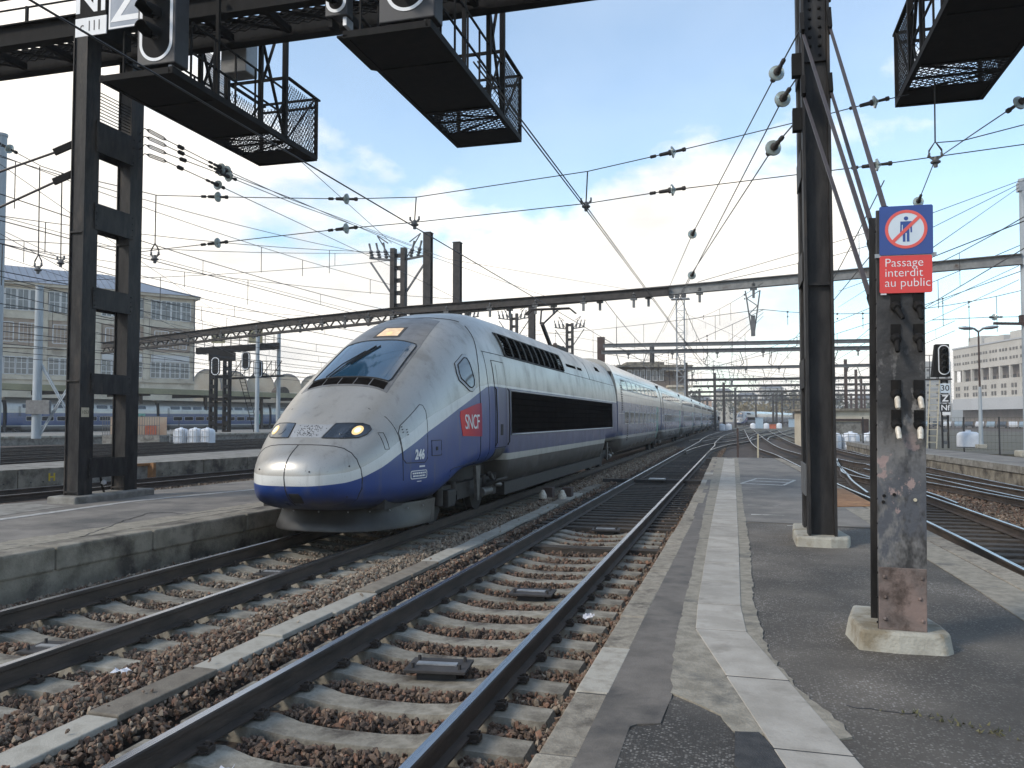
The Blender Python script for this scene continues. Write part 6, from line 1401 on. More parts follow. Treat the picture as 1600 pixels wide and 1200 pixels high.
for i, (u, v, d) in enumerate(((1117, 583, 146), (1131, 640, 146), (1149, 606, 190), (1181, 622, 230), (1222, 612, 215))): 
    if i != 1: q = at((u - 800) * d / 1290, d, 0); hmast('slim dark mast in the station throat, %s from the train tail' % nth[i], q, 1.82 + (655 - v) * d / 1290, .45, 'steel_dark')
def taper_mast(label, p, z0, ztop, r0, r1, m_='pole_blue', name='mast', cat='mast'):
    t = thing(name, label, cat, (p[0], p[1], z0)); MB().cyl((p[0], p[1], z0), (p[0], p[1], ztop), r0, r1, 10).build('shaft', m_, t, smooth=40); MB().lathe([(r1 + .03, 0), (r1 + .03, .1), (.02, .14)], (p[0], p[1], ztop - .02), n=10).build('cap', m_, t); return t
t = taper_mast('pale grey mast at the right edge with wires tied to its top', (10.75, 36.0), .4, 11.1, .22, .15); MB().box(10.55, 10.95, 35.85, 36.15, 10.7, 11.05).build('tie_collar', 'galv', t)
b = MB(); b.bar((10.7, 35.9, 5.5), (9.5, 35.6, 5.52), .1, .1); b.build('cantilever', 'steel_brown', t); MB().box(10.5, 10.62, 35.86, 36.1, 5.55, 5.85).build('junction_box', 'steel_brown', t); b = MB(); b.box(10.3, 11.2, 35.6, 36.4, .35, .62); b.build('plinth', 'concrete_pale', t, bevel=.06)
taper_mast('pale grey mast at the left edge of the photo', (-27.5, 25.2), -.2, 12.8, .24, .2, 'pole_blue')
px, py = S['pole_blue'][:2]; t = taper_mast('pale blue mast with crossed lattice struts at its foot, left of the ladder pillar', (px, py), .4, 11.6, .33, .27)
b = MB()
for s0, s1, za, zb_ in ((.2, 2.6, 5.9, 1.6), (2.7, .2, 5.0, .6)):
    for o_ in (-.09, .09): b.bar((px + s0 + o_, py + s0 * .27, za), (px + s1 + o_, py + s1 * .27, zb_), .07, .07, 0, (0, 1, 0))
    for k in range(8): f = k / 8; b.bar((px + s0 + (s1 - s0) * f - .09, py + (s0 + (s1 - s0) * f) * .27, za + (zb_ - za) * f), (px + s0 + (s1 - s0) * (f + .12) + .09, py + (s0 + (s1 - s0) * (f + .12)) * .27, za + (zb_ - za) * (f + .12)), .04, .04, 0, (0, 1, 0))
b.build('lattice_strut', 'pole_blue', t); b = MB(); b.box(px - .5, px + 1.6, py - .5, py - .3, 2.2, 3.2); b.build('control_box', 'steel_grey', t)
taper_mast('left one of two pale masts behind the far signal gantry', S['p403'], .4, S['p403'][2], .24, .2); taper_mast('right one of two pale masts behind the far signal gantry', S['p436'], .4, S['p436'][2], .24, .2)
# lattice floodlight mast
x, y, zt = S['mast'][0], S['mast'][1], S['mast'][2]; t = thing('floodlight_mast', 'slim lattice floodlight mast behind the train', 'mast', (x, y, -.25)); b = MB()
for sx in (-.42, .42):
    for sy in (-.42, .42): b.bar((x + sx, y + sy, -.25), (x + sx, y + sy, zt), .1, .1, 0, (0, 1, 0))
z = 0; k = 0
while z < zt - .8: b.bar((x - .42, y - .42, z), (x + .42, y - .42, z), .06, .06); b.bar((x - .42 * (1 if k % 2 else -1), y - .42, z), (x + .42 * (1 if k % 2 else -1), y - .42, z + .8), .05, .05, 0, (0, 1, 0)); z += .8; k += 1
b.build('lattice', 'galv', t); MB().box(x - 1, x + 1, y - .6, y + .6, zt, zt + .1).build('lamp_platform', 'galv', t)
for q in (-.9, -.3, .4): MB().lathe([(.05, 0), (.28, .1), (.3, .25), (.02, .3)], (x + q, y - .4, zt + .4), (0, -1, -.4), 10).build('floodlight', 'steel_grey', t, smooth=40)
MB().lathe([(.05, 0), (.34, .1), (.36, .3), (.02, .35)], (x + .95, y - .4, zt + 1.2), (0, -1, -.4), 10).build('floodlight', 'steel_grey', t, smooth=40)

# ---- cross spans, pull-offs and droppers between the far masts
rw = random.Random(11)
AN = [(*S[k][:2], S[k][2] - .4) for k in ('s5', 's3', 's2', 's4', 'c1', 'c2', 'c3', 'c4', 'c5', 'c6', 'mast')] + [(*at((u - 800) * d / 1290, d, 0)[:2], 8.2) for u, d in ((1322, 98), (1338, 116), (1346, 132), (1351, 165), (1362, 124), (1330, 215), (1213, 215), (1240, 262), (1222, 215), (1181, 230))] + [(10.7, 36, 9.5), (1.0, 36.2, 7.6)]
for i in range(34):
    while True:
        p, q = rw.choice(AN), rw.choice(AN)
        if abs(p[0] - q[0]) > 5 and abs(p[1] - q[1]) < 75: break
    a, c = Vector((p[0], p[1], rw.uniform(5.8, p[2]))), Vector((q[0], q[1], rw.uniform(5.8, q[2]))); d = a.y; t = thing('span_wire', 'fine wire with small hangers slung between masts of the station throat', 'cable', a, 'fine wires of the station throat')
    r_ = .010 + d * .00007; P = sagpath(a, c, rw.uniform(.1, .7), 10); MB().tube(P, r_, 4).build('strand', 'wire', t); b = MB()
    for q in P[1:-1]:
        if rw.random() < .6: b.bar(q, q - Vector((0, 0, rw.uniform(.5, 1.9))), r_ * 1.5, r_ * 1.5); 
        if rw.random() < .35: b.ball(q, .035 + .0004 * q.y); b.ball(q - Vector((0, 0, .2)), .03 + .0003 * q.y)
    b.build('hanger', 'steel_dark', t, kind='stuff')
for i in range(14):
    c = Vector(rw.choice((S['M0t'], S['M1'], S['M2'], S['s1'], S['p403'], S['p436']))) - Vector((0, 0, rw.uniform(.2, 3.5))); d = rw.uniform(16, 34); u0 = rw.uniform(-420, -120)
    a = at((u0 - 800) * d / 1290, d, rw.uniform(7, 10.5)); t = thing('span_wire', 'fine stray wire over the left tracks and behind the cab', 'cable', a, 'fine wires over the left tracks')
    P = sagpath(a, c, rw.uniform(.1, .5), 10); MB().tube(P, .012, 4).build('strand', 'wire', t); b = MB()
    for q in P[1:-1]:
        if rw.random() < .3: b.bar(q, q - Vector((0, 0, rw.uniform(.5, 1.5))), .02, .02)
    b.build('hanger', 'steel_dark', t, kind='stuff')
# ================================================================== buildings and background
def local(o, u, n):   # point from metres along the wall, out from it, up
    o, u, n = Vector((*o, 0)), Vector((*u, 0)).normalized(), Vector((*n, 0)).normalized()
    return lambda s, d, z: o + u * s + n * d + Vector((0, 0, z))
def lbox(b, F, s0, s1, d0, d1, z0, z1, mi=0): return b.hexa([F(s0, d0, z0), F(s1, d0, z0), F(s1, d1, z0), F(s0, d1, z0), F(s0, d0, z1), F(s1, d0, z1), F(s1, d1, z1), F(s0, d1, z1)], mi)
# ---- old station building on the left
F = local((-94.9, 128.2), (-.6, -.8), (.8, -.6)); BL = 50
sb = thing('station_building', 'old cream station building with rows of white windows and a grey roof', 'building', F(15, -6, 0))
b = MB(); lbox(b, F, 0, BL, -15, 0, -.3, 23.4); b.build('wall', 'wall_cream', sb)
b = MB(); lbox(b, F, -.7, BL + .7, -15.7, .7, 23.4, 23.9); b.build('cornice', 'wall_cream', sb)
b = MB(); v = [F(-.9, .9, 23.9), F(BL + .9, .9, 23.9), F(BL + .9, -15.9, 23.9), F(-.9, -15.9, 23.9), F(13, -7.5, 27.6), F(BL - 10, -7.5, 27.6)]
b.add(v, [(0, 1, 5, 4), (1, 2, 5), (2, 3, 4, 5), (3, 0, 4)]); b.build('roof', ['zinc'], sb)
b = MB()
for i in range(50): s = 13 + i; b.bar(F(s, .9, 23.93) if s < BL - 1 else F(BL - 1, .9, 23.93), F(min(s, BL - 10), -7.4, 27.6), .06, .06)
b.build('roof_seam', 'slate', sb, kind='stuff')
for z, h, d in ((18.0, .5, .2), (13.2, .4, .2), (8.2, .5, .25)): b = MB(); lbox(b, F, -.05, BL, 0, d, z, z + h); b.build('string_course', 'wall_cream', sb)
def win_mesh(w_, h, nx, ny, t=.09):
    f = MB(); f.box(-w_ / 2, w_ / 2, 0, .12, 0, .12); f.box(-w_ / 2, w_ / 2, 0, .12, h - .12, h)
    for k in range(nx + 1): x = -w_ / 2 + w_ * k / nx; tt = t if 0 < k < nx else .16; f.box(x - tt / 2, x + tt / 2, 0, .12, .121, h - .121)
    for k in range(1, ny): f.box(-w_ / 2, w_ / 2, .01, .1, h * k / ny - t / 2, h * k / ny + t / 2)
    p = MB(); p.box(-w_ / 2 + .05, w_ / 2 - .05, .03, .06, .05, h - .05); q = MB(); q.box(-w_ / 2 + .1, w_ / 2 - .1, .062, .075, h * .45, h - .1)
    return f.mesh('window', 'frame_white'), p.mesh('pane', 'pane'), q.mesh('blind', 'blind')
rotz = math.atan2(-.8, -.6) ; 
W3 = [win_mesh(1.55, 3.5, 2, 2), win_mesh(2.3, 3.2, 4, 4, .05), win_mesh(1.55, 2.9, 2, 3)]
wang = math.atan2(.6, .8) 
for bay in range(6):
    s0 = .6 + 7.9 * bay
    b = MB(); lbox(b, F, s0 + 7.05, s0 + 8.15, .003, .32, 8.7, 23.38); b.build('pilaster', 'wall_cream', sb)
    b = MB(); lbox(b, F, s0 + .2, s0 + 6.9, .002, .05, 13.65, 17.95); b.build('brick_panel', 'wall_brick', sb)
    for fl, (z, me, n_, w_) in enumerate(((19.3, W3[0], 4, 1.72), (14.2, W3[1], 2, 3.1), (9.0, W3[2], 4, 1.66))):
        for k in range(n_):
            s = s0 + (7.1 - w_ * n_) / 2 + w_ * (k + .5); p = F(s, .06, z); o = inst(me[0], 'window', p, sb, math.atan2(.8, .6)); g = inst(me[1], 'pane', (0, 0, 0), None); g.parent = o
            if fl == 0 and rnd.random() < .75: g = inst(me[2], 'blind', (0, -.0, 0), None); g.parent = o; g.scale = (1, 1, 1)
        if fl == 2 and bay < 2: b = MB(); lbox(b, F, s0 + .3, s0 + 6.8, .06, .12, 11.95, 13.15); b.build('spandrel', 'frame_white', sb)
for s in (.1, 24.2): b = MB(); b.tube([F(s, .18, 8.6), F(s, .18, 23.3)], .1, 6); b.build('downpipe', 'steel_grey', sb)
# ---- platform canopy and the long train below it
ca = thing('platform_canopy', 'long low platform canopy with a yellowish edge over the standing train', 'canopy', (-69, 90, 0))
F2 = local((-75.54 - 3.7, 68.29 - 12.5), (12.33, 41.82), (.96, -.283)); CL = 86
b = MB(); lbox(b, F2, 0, CL, -11, 0, 5.25, 5.4); b.build('soffit', 'steel_dark', ca)
b = MB(); lbox(b, F2, 0, CL, 0, .25, 4.95, 5.62); b.build('fascia', 'canopy_edge', ca); b = MB(); lbox(b, F2, 0, CL, -11, -.01, 5.41, 5.6); b.build('roof', 'concrete', ca)
for k in range(9): b = MB(); lbox(b, F2, 3 + 9.6 * k, 3.35 + 9.6 * k, -2.2, -1.8, -.2, 5.24); b.build('column', 'bark', ca); b = MB(); lbox(b, F2, 3.1 + 9.6 * k, 3.25 + 9.6 * k, -9, -.1, 4.7, 5.24); b.build('rib', 'steel_dark', ca)
for k in range(2):
    s = 55 + 8 * k; b = MB(); n = 10; b.prism([(-1.1 * math.cos(math.pi * i / n), 1.0 * math.sin(math.pi * i / n)) for i in range(n + 1)], lambda a, c, d: F2(s + a, -3 + d, 5.62 + c), 0, 1.5); b.build('roof_lantern', 'bark', ca)
dl = (at(-32.6, 120, 0) - at(-53, 85.5, 0)).normalized(); nl = Vector((-dl.y, dl.x, 0)); l0 = at(-53, 85.5, 0) + nl * 4.2; lang = math.atan2(-dl.x, dl.y)
for k in range(6):
    place(dup(car), l0 + dl * (2.2 + 18.72 * (k - 1)), lang, label='%s carriage of the silver and blue train standing under the canopy, from the left' % nth[k], group='carriages of the standing train')
b = MB(); b.bar(l0 - dl * 30 - Vector((0, 0, .15)), l0 + dl * 110 - Vector((0, 0, .15)), 7, .3); tag(b.build('track_bed', 'concrete_dark'), 'grey bed under the train beneath the canopy', 'track bed')
# ---- arched train sheds behind
for i in range(5):
    u0 = 300 + 42 * i; d = 205 + 7 * i; p = at((u0 - 800) * d / 1290, d, 0); q = at((u0 + 45 - 800) * (d + 2) / 1290, d + 2, 0); w_ = (q - p).length
    t = thing('train_shed', 'arched ochre shed gable beyond the canopy, %s from the old building' % nth[i], 'shed', (p + q) / 2, 'arched sheds'); Fs = local((p.x, p.y), ((q - p).x, (q - p).y), ((q - p).y, -(q - p).x))
    n = 12; arc = [(0, -.3)] + [(w_ / 2 - w_ / 2 * math.cos(math.pi * k / n), 9.5 + 4.6 * math.sin(math.pi * k / n) ** .85) for k in range(n + 1)] + [(w_, -.3)]
    b = MB(); b.prism(arc, lambda a, c, dd: Fs(a, dd, c), -.5, 0); b.build('gable', 'shed', t); b = MB(); b.prism([(a, c + .25) for a, c in arc[1:-1]] + [(a, c - .05) for a, c in arc[1:-1][::-1]], lambda a, c, dd: Fs(a, dd, c), -40, .15); b.build('roof', 'slate', t)
    b = MB(); lbox(b, Fs, .3, w_ - .3, .01, .12, 8.6, 9.2); b.build('string_course', 'wall_cream', t)
# ---- things on the left yard
q = at((205 - 800) * 67 / 1290, 67, -.25); t = thing('mesh_hoarding', 'beige mesh cage with orange barriers inside, seen through the ladder pillar', 'cage', q); Fh = local((q.x, q.y), (CA, SA), (SA, -CA))
b = MB(); lbox(b, Fh, -2.3, 2.35, -1.4, 0, -.25, .5); b.build('base', 'concrete', t)
b = MB()
for k in range(24): s = -2.3 + .2 * k; lbox(b, Fh, s, s + .03, -.04, 0, .5, 2.05)
for z in (.52, 1.3, 2.02): lbox(b, Fh, -2.3, 2.35, -.045, .005, z, z + .05)
b.build('mesh_panel', 'steel_grey', t, kind='stuff')
b = MB(); lbox(b, Fh, -2.3, 2.35, -1.4, -1.35, .5, 2.0); b.build('rear_panel', 'wall_brick', t)
for s in (-1.4, .9): b = MB(); lbox(b, Fh, s, s + .9, -.8, -.6, .5, 1.3); b.build('barrier', 'orange', t)
def tank(label, p, w_=1.0, h=1.15, group=None, cage_=True):
    t = thing('water_tank', label, 'tank', p, group); x, y, z = p
    b = MB(); n = 16; b.v = []
    prof = [(.42, 0), (.5, .05), (.5, .72), (.47, .86), (.36, .96), (.12, 1.0)]
    for r_, hh in prof:
        for k in range(n):
            a = 2 * math.pi * k / n; b.v.append((x + w_ * r_ * math.copysign(abs(math.cos(a)) ** .6, math.cos(a)), y + w_ * r_ * math.copysign(abs(math.sin(a)) ** .6, math.sin(a)), z + h * hh))
    for i in range(len(prof) - 1): b.f += [(i * n + k, i * n + (k + 1) % n, (i + 1) * n + (k + 1) % n, (i + 1) * n + k) for k in range(n)]
    b.f += [tuple(range(n))[::-1], tuple((len(prof) - 1) * n + k for k in range(n))]; b.m = [0] * len(b.f); b.build('vessel', 'tank', t, smooth=50)
    MB().cyl((x, y, z + h), (x, y, z + h + .08), .12, n=10).build('lid', 'tank', t)
    if cage_:
        b = MB()
        for s in (-.55, -.18, .18, .55): b.bar((x + s * w_, y - .58 * w_, z), (x + s * w_, y - .58 * w_, z + h * .95), .035, .035, 0, (0, 1, 0))
        for zz in (.15, .5, .9): b.bar((x - .56 * w_, y - .58 * w_, z + h * zz), (x + .56 * w_, y - .58 * w_, z + h * zz), .035, .035)
        b.build('cage_bars', 'galv', t)
    return t
for i, (u, lab) in enumerate(((284, 'left white caged tank by the left tracks'), (306, 'middle white caged tank by the left tracks'), (325, 'right white caged tank by the left tracks, next to the dark signal tower'))): q = at((u - 800) * 66 / 1290, 66, -.2); tank(lab, q, 1.05, 1.3, 'white tanks on the left')
# far signal gantry with cut-out pillar
gx, gy = S['g2'][0], S['g2'][1]; t = thing('signal_gantry', 'distant dark signal gantry on a pillar with round holes, right of the old building', 'signal gantry', (gx, gy, .4)); e1 = Vector((CA, SA, 0)); G = lambda s, d, z: Vector((gx, gy, 0)) + e1 * s + Vector((SA, -CA, 0)) * d + Vector((0, 0, z))
for s in (-.75, .75):
    b = MB(); z = .4
    for o_ in (-.28, .28): b.bar(G(s + o_, 0, .4), G(s + o_, 0, 9.4), .16, .5, 0, (0, 1, 0))
    while z < 9.3: b.bar(G(s - .3, 0, z), G(s + .3, 0, z), .5, .42); z += 1.0
    b.build('pillar_leg', 'steel_black', t)
b = MB()
for z in (1.2, 4, 6.5, 8.6): b.bar(G(-.8, 0, z), G(.8, 0, z), .3, .35)
b.build('batten_plate', 'steel_black', t); b = MB(); b.bar(G(-2.6, 0, 9.3), G(6.4, 0, 9.9), .7, .7); b.bar(G(-1.2, .1, 8.7), G(1.6, .1, 8.7), .6, .9); b.build('girder', 'steel_black', t)
b = MB(); b.bar(G(1.2, 0, 6.3), G(6.9, 0, 6.6), 1.0, .18)
for k in range(12): b.bar(G(1.4 + .48 * k, .5, 6.5), G(1.4 + .48 * k, .5, 8.2), .05, .05, 0, (0, 1, 0))
for z in (7.2, 8.2): b.bar(G(1.3, .5, z), G(6.9, .5, z), .05, .05)
for k in range(5): b.bar(G(1.4 + 1.1 * k, .5, 6.5), G(2.5 + 1.1 * k, .5, 8.2), .06, .06, 0, (0, 1, 0))
for k in range(10): b.bar(G(-2.6 + .95 * k, .35, 9.6), G(-2.6 + .95 * k, .35, 11.1), .05, .05, 0, (0, 1, 0))
for z in (10.3, 11.1): b.bar(G(-2.6, .35, z), G(6.4, .35, z + .3), .05, .05)
b.build('walkway', 'steel_black', t)
for s, z in ((-.3, 7.6), (3.0, 8.2), (4.4, 7.3)):
    b = MB(); lb = lambda a, c, d: G(s + a, .5 + d, z + c); b.prism(rrect(.9, 2.0, .44, 6), lb, 0, .3); o = b.build('signal_head', 'steel_black', t); b = MB(); b.ring(rrect(.85, 1.95, .42, 8), rrect(.68, 1.78, .33, 8), lb, .301, .32); b.build('white_outline', 'paint_white', o)
for s, tx in ((-.1, '30'), (4.0, '60')):
    b = MB(); lb = lambda a, c, d: G(s + a, .5 + d, 11.0 + c); b.prism([(-.75, -.85), (.75, -.85), (.75, .85), (-.75, .85)], lb, 0, .08); o = b.build('number_board', 'canopy_edge', t); lettering(tx, 1.15, 'ink', lambda u, v, w_: G(s + u, .585 + max(w_, 0), 11.0 + v), 'board_number', o, sx=.9, bold=.02)
b = MB()
for o_ in (0, .55): b.bar(G(2.2 + o_, .2, 6.2), G(3.9 + o_, .4, .4), .06, .06, 0, (0, 1, 0))
for k in range(16): f = k / 16; b.bar(G(2.2 + 1.7 * f, .3, 6.2 - 5.8 * f), G(2.75 + 1.7 * f, .3, 6.2 - 5.8 * f), .05, .05)
b.build('ladder', 'steel_black', t)

# ---- right hand platform furniture
q = at(21.1, 40.3, .4); t = thing('railway_signal', 'signal on a mast with boards 30, Z and Nf on the right platform', 'railway signal', q); x, y = q.x, q.y
for s in (-.1, .1): MB().bar((x + .06 + s * 1.3, y + .2, .4), (x + .06 + s * 1.3, y + .2, 3.8), .07, .12, 0, (0, 1, 0)).build('mast_leg', 'steel_pillar', t)
b = MB(); z = .6
while z < 3.7: b.box(x - .06, x + .18, y + .18, y + .22, z, z + .16); z += .6
b.build('batten_plate', 'steel_grey', t)
MB().hexa([(x - .5, y, 3.9), (x + .3, y, 3.9), (x + .3, y + .5, 3.9), (x - .5, y + .5, 3.9), (x - .34, y, 5.5), (x + .28, y, 5.5), (x + .28, y + .4, 5.5), (x - .34, y + .4, 5.5)]).build('housing', 'steel_black', t, bevel=.03)
lb = lambda a, c, d: Vector((x + .03 + a, y - d, 4.72 + c))
b = MB(); b.ring(rrect(.52, 1.46, .255, 8), rrect(.43, 1.37, .21, 8), lb, .002, .02); b.build('white_outline', 'paint_white', t); b = MB(); b.prism(rrect(.43, 1.37, .21, 8), lb, .002, .01); b.build('target_board', 'steel_black', t)
for k in range(4): b = MB(); visor(b, (x + .03, y - .012, 4.27 + .3 * k), .13, .28); b.build('visor', 'steel_black', t)
MB().box(x - .9, x + .35, y - .1, y + .6, 3.74, 3.8).build('platform', 'steel_dark', t)
b = MB()
for sx in (-.85, -.5, -.1): b.bar((x + sx, y + .6, 3.8), (x + sx, y + .6, 5.0), .03, .03, 0, (0, 1, 0))
for z in (4.4, 5.0): b.bar((x - .85, y + .6, z), (x - .1, y + .6, z), .03, .03); b.bar((x - .85, y, z), (x - .85, y + .6, z), .03, .03)
b.build('guard_rail', 'steel_dark', t)
def tplate(z0, z1, face, tx, ts, tm, x0=-.2, x1=.27, border=None):
    b = MB(); b.box(x + x0, x + x1, y - .04, y - .015, z0, z1); o = b.build('board', face, t)
    if tx: lettering(tx, ts, tm, lambda u, v, w_: Vector((x + (x0 + x1) / 2 + u, y - .042 - max(w_, 0), (z0 + z1) / 2 + v)), 'lettering', o, bold=.004)
tplate(3.1, 3.56, 'sign_face', '30', .4, 'ink'); tplate(2.6, 3.04, 'paint_white', None, .4, 'ink'); tplate(2.18, 2.56, 'ink', 'Nf', .38, 'paint_white', -.2, .26); tplate(2.02, 2.17, 'paint_white', None, 1, 'ink', -.1, .26)
b = MB(); b.box(x - .18, x + .25, y - .043, y - .041, 2.62, 3.02); o = b.build('board', 'ink', t); lettering('Z', .42, 'paint_white', lambda u, v, w_: Vector((x + .035 + u, y - .045 - max(w_, 0), 2.82 + v)), 'lettering', o, bold=.012)
b = MB()
for s, dx in ((-.62, -.25), (-.2, -.25)): b.bar((x + s, y - .05, 3.75), (x + s + dx, y - .3, .4), .04, .04, 0, (0, 1, 0))
for k in range(11): f = k / 11; b.bar((x - .62 - .25 * f, y - .05 - .25 * f, 3.75 - 3.35 * f), (x - .2 - .25 * f, y - .05 - .25 * f, 3.75 - 3.35 * f), .03, .03)
b.build('ladder', 'tag', t)
q = at(22.85, 40.3, .4); x, y = q.x, q.y; t = thing('lamp_post', 'two headed platform lamp post standing by the white tank', 'lamp post', q)
MB().cyl((x, y, .4), (x, y, 3.4), .11, .07, 10).build('base_shaft', 'pole_blue', t, smooth=40); MB().cyl((x, y, 3.4), (x, y, 6.15), .05, .04, 8).build('shaft', 'steel_brown', t, smooth=40)
for s in (-1, 1):
    b = MB(); b.tube([(x, y, 6.1), (x + s * .2, y - .05, 6.25)], .05, 6); b.build('arm', 'steel_grey', t)
    b = MB(); vs = []
    for f, r_ in ((0, .06), (.25, .13), (.6, .16), (.9, .1), (1, .02)):
        for k in range(10): a = 2 * math.pi * k / 10; vs.append((x + s * (.15 + .75 * f), y + r_ * math.cos(a), 6.26 + .06 * f + r_ * .6 * math.sin(a)))
    b.v = vs; b.f = [(i * 10 + k, i * 10 + (k + 1) % 10, (i + 1) * 10 + (k + 1) % 10, (i + 1) * 10 + k) for i in range(4) for k in range(10)]; b.m = [0] * 40; b.build('lamp_head', 'galv', t, smooth=50)
MB().box(x - .22, x + .22, y - .2, y + .2, .4, .6).build('plinth', 'concrete_pale', t, bevel=.03)
q = at(22.95, 41.6, .1); tank('white domed tank behind the lamp post on the right platform', (q.x, q.y, .4), 1.0, .8, cage_=False)
q = at(0, 0, 0)
for i, (u, v_) in enumerate(((1300, 0), (1328, 0), (1360, 0))):
    p = at((u - 800) * 54 / 1290, 54, -.2); tank(['left', 'middle', 'right'][i] + ' of three white caged tanks in front of the low hut', p, 1.1, 1.15, 'white tanks by the hut')
ht = thing('hut', 'low beige flat roofed hut with a brown door frame between the pillars', 'hut', at(25.6, 64, -.25)); Fq = local(at(22.9, 62, 0)[:2], (CA, SA), (SA, -CA))
b = MB(); lbox(b, Fq, 0, 6.6, -5, 0, -.3, 2.45); b.build('wall', 'wall_cream', ht); b = MB(); lbox(b, Fq, -.25, 6.85, -5.2, .25, 2.451, 2.62); b.build('roof', 'concrete_dark', ht)
for s0, s1 in ((1.2, 3.3),): b = MB(); lbox(b, Fq, s0, s1, .005, .03, -.2, 1.6); b.build('shutter', 'concrete', ht); b = MB(); lbox(b, Fq, s1, s1 + .5, .01, .14, -.2, 1.7); lbox(b, Fq, s0 - .1, s1 + .5, .01, .16, 1.7, 1.85); b.build('door_frame', 'steel_brown', ht)
# fence, cars and the office block
fe = thing('fence', 'dark green wire fence behind the right platform', 'fence', at(26, 47, 0)); e0, e1_ = at(20.8, 49, 0), at(34, 44, 0)
for k in range(9): p = e0.lerp(e1_, k / 8); MB().bar((p.x, p.y, -.2), (p.x, p.y, 1.95), .07, .07, 0, (0, 1, 0)).build('post', 'ink', fe)
b = MB()
for k in range(70): p = e0.lerp(e1_, k / 70); b.bar((p.x, p.y, 0), (p.x, p.y, 1.9), .006, .006, 0, (0, 1, 0))
for z in (.1, .5, .9, 1.3, 1.7, 1.9): b.bar((e0.x, e0.y, z), (e1_.x, e1_.y, z), .012, .012)
b.build('wire_mesh', 'leaf_far', fe, kind='stuff')
b = MB(); c = [at(20, 48, 0), at(45, 44, 0), at(80, 120, 0), at(70, 250, 0), at(60, 250, 0)]; b.prism([(p.x, p.y) for p in c], lambda a, c_, d: (a, c_, d), -.31, -.16); b.build('waste_ground', 'grass', kind='structure')
def make_car_body():
    side = [(-2.05, .32), (-2.1, .75), (-1.95, .95), (-1.15, 1.02), (-.55, 1.45), (.85, 1.47), (1.6, 1.05), (2.0, .95), (2.1, .6), (2.05, .32)]
    b = MB(); b.prism(side, lambda a, c, d: (a, d, c), -.82, .82); body = b.mesh('body', 'car_a')
    g = MB(); g.prism([(-1.0, 1.05), (-.52, 1.4), (.8, 1.42), (1.4, 1.08)], lambda a, c, d: (a, d, c), -.835, .835); glass = g.mesh('side_glass', 'glass_dark')
    w_ = MB(); w_.lathe([(.05, -.1), (.3, -.1), (.32, -.06), (.32, .08), (.05, .1)], (0, 0, 0), (0, 1, 0), 12); return body, glass, w_.mesh('wheel', 'rubber')
CB, CG, CW = make_car_body(); CBm = [CB, CB.copy(), CB.copy()]; CBm[1].materials[0] = MT['car_b']; CBm[2].materials[0] = MT['car_c']
for i in range(11):
    u = 1446 + 17 * i; d = 205 - 3 * i; p = at((u - 800) * d / 1290, d, -.15); t = thing('parked_car', ['blue grey', 'dark', 'pale silver'][i % 3] + ' parked car in the row below the office block, number %s from the left' % (nth + ['ninth', 'tenth', 'eleventh'])[i], 'car', p, 'cars parked below the office block')
    for me, nm in ((CBm[i % 3], 'body'), (CG, 'side_glass')): o = inst(me, nm, (0, 0, 0), None); o.parent = t
    for sx in (-1.3, 1.3):
        for sy in (-.75, .75): o = inst(CW, 'wheel', (0, 0, 0), None); o.parent = t; o.location = (sx, sy, .32)
    t.rotation_euler = (0, 0, R(rnd.choice((75, 80, 70))))
Fo = local((74.4, 328.8), (.218, -.976), (-.976, -.218)); OL = 110
ob = thing('office_block', 'long cream office block with a dark pillared gallery, beyond the right platform', 'building', Fo(40, -10, 0))
for nm, s0, d0, d1, z0, z1, m_ in (('lower_wall', 0, -18, -3, -1, 5, 'gallery'), ('blank_band', 0, -18, .6, 5, 8.9, 'office_band'), ('wall', 0, -18, 0, 8.91, 14.9, 'office'), ('gallery_back', 0, -18, -2.5, 14.91, 19.0, 'gallery'), ('wall', 0, -18, 0, 19.01, 26.7, 'office'), ('parapet', -.2, -18.2, .25, 26.71, 27.2, 'office_band')):
    b = MB(); lbox(b, Fo, s0, OL, d0, d1, z0, z1); b.build(nm, m_, ob)
for s0, l, h in ((3, 9, 3.5), (14, 12, 2.5), (30, 8, 3), (42, 14, 4), (60, 20, 3.2)): b = MB(); lbox(b, Fo, s0, s0 + l, -12, -4, 27.2, 27.2 + h); b.build('roof_box', 'office', ob)
OW = MB().box(-.55, .55, -.06, .06, 0, 1.35).mesh('window', 'win_dark'); OWS = MB().box(-.5, .5, -.06, .06, 0, .9).mesh('window', 'win_dark'); oang = math.atan2(-.976, .218)
s = 3.0; i = 0
while s < OL - 4:
    b = MB(); lbox(b, Fo, s - 3, s - 2.2, -.9, -.1, 14.91, 19.0); b.build('gallery_column', 'office', ob)
    b = MB(); lbox(b, Fo, s - 2.1, s + 2.9, -2.48, -2.4, 14.95, 16.2); b.build('gallery_opening', 'ink', ob)
    for z, me in ((11.9, OW), (9.6, OW), (23.6, OWS), (20.9, OWS)):
        for o_ in ((-.9, .9) if me is OW else (-1.6, .2, 1.9)): inst(me, 'window', Fo(s + o_, .05, z), ob, oang)
    s += 6.0; i += 1
Fw = local(at((1425 - 800) * 330 / 1290, 330, 0)[:2], at(52, 6, 0)[:2], (SA * 1.0, -CA))
b = MB(); wing = thing('office_wing', 'plain far wing of the cream office block, left of the signal', 'building', Fw(8, 0, 0)); lbox(b, Fw, 0, 17, -10, 0, -1, 25); b.build('wall', 'office', wing)
for k in range(7):
    for j in range(4): inst(OWS, 'window', Fw(3 + 4 * j, .05, 3 + 3 * k), wing, R(15))
    b = MB(); lbox(b, Fw, 0, 17, .01, .15, 2.0 + 3 * k, 2.2 + 3 * k); b.build('string_course', 'office_band', wing)

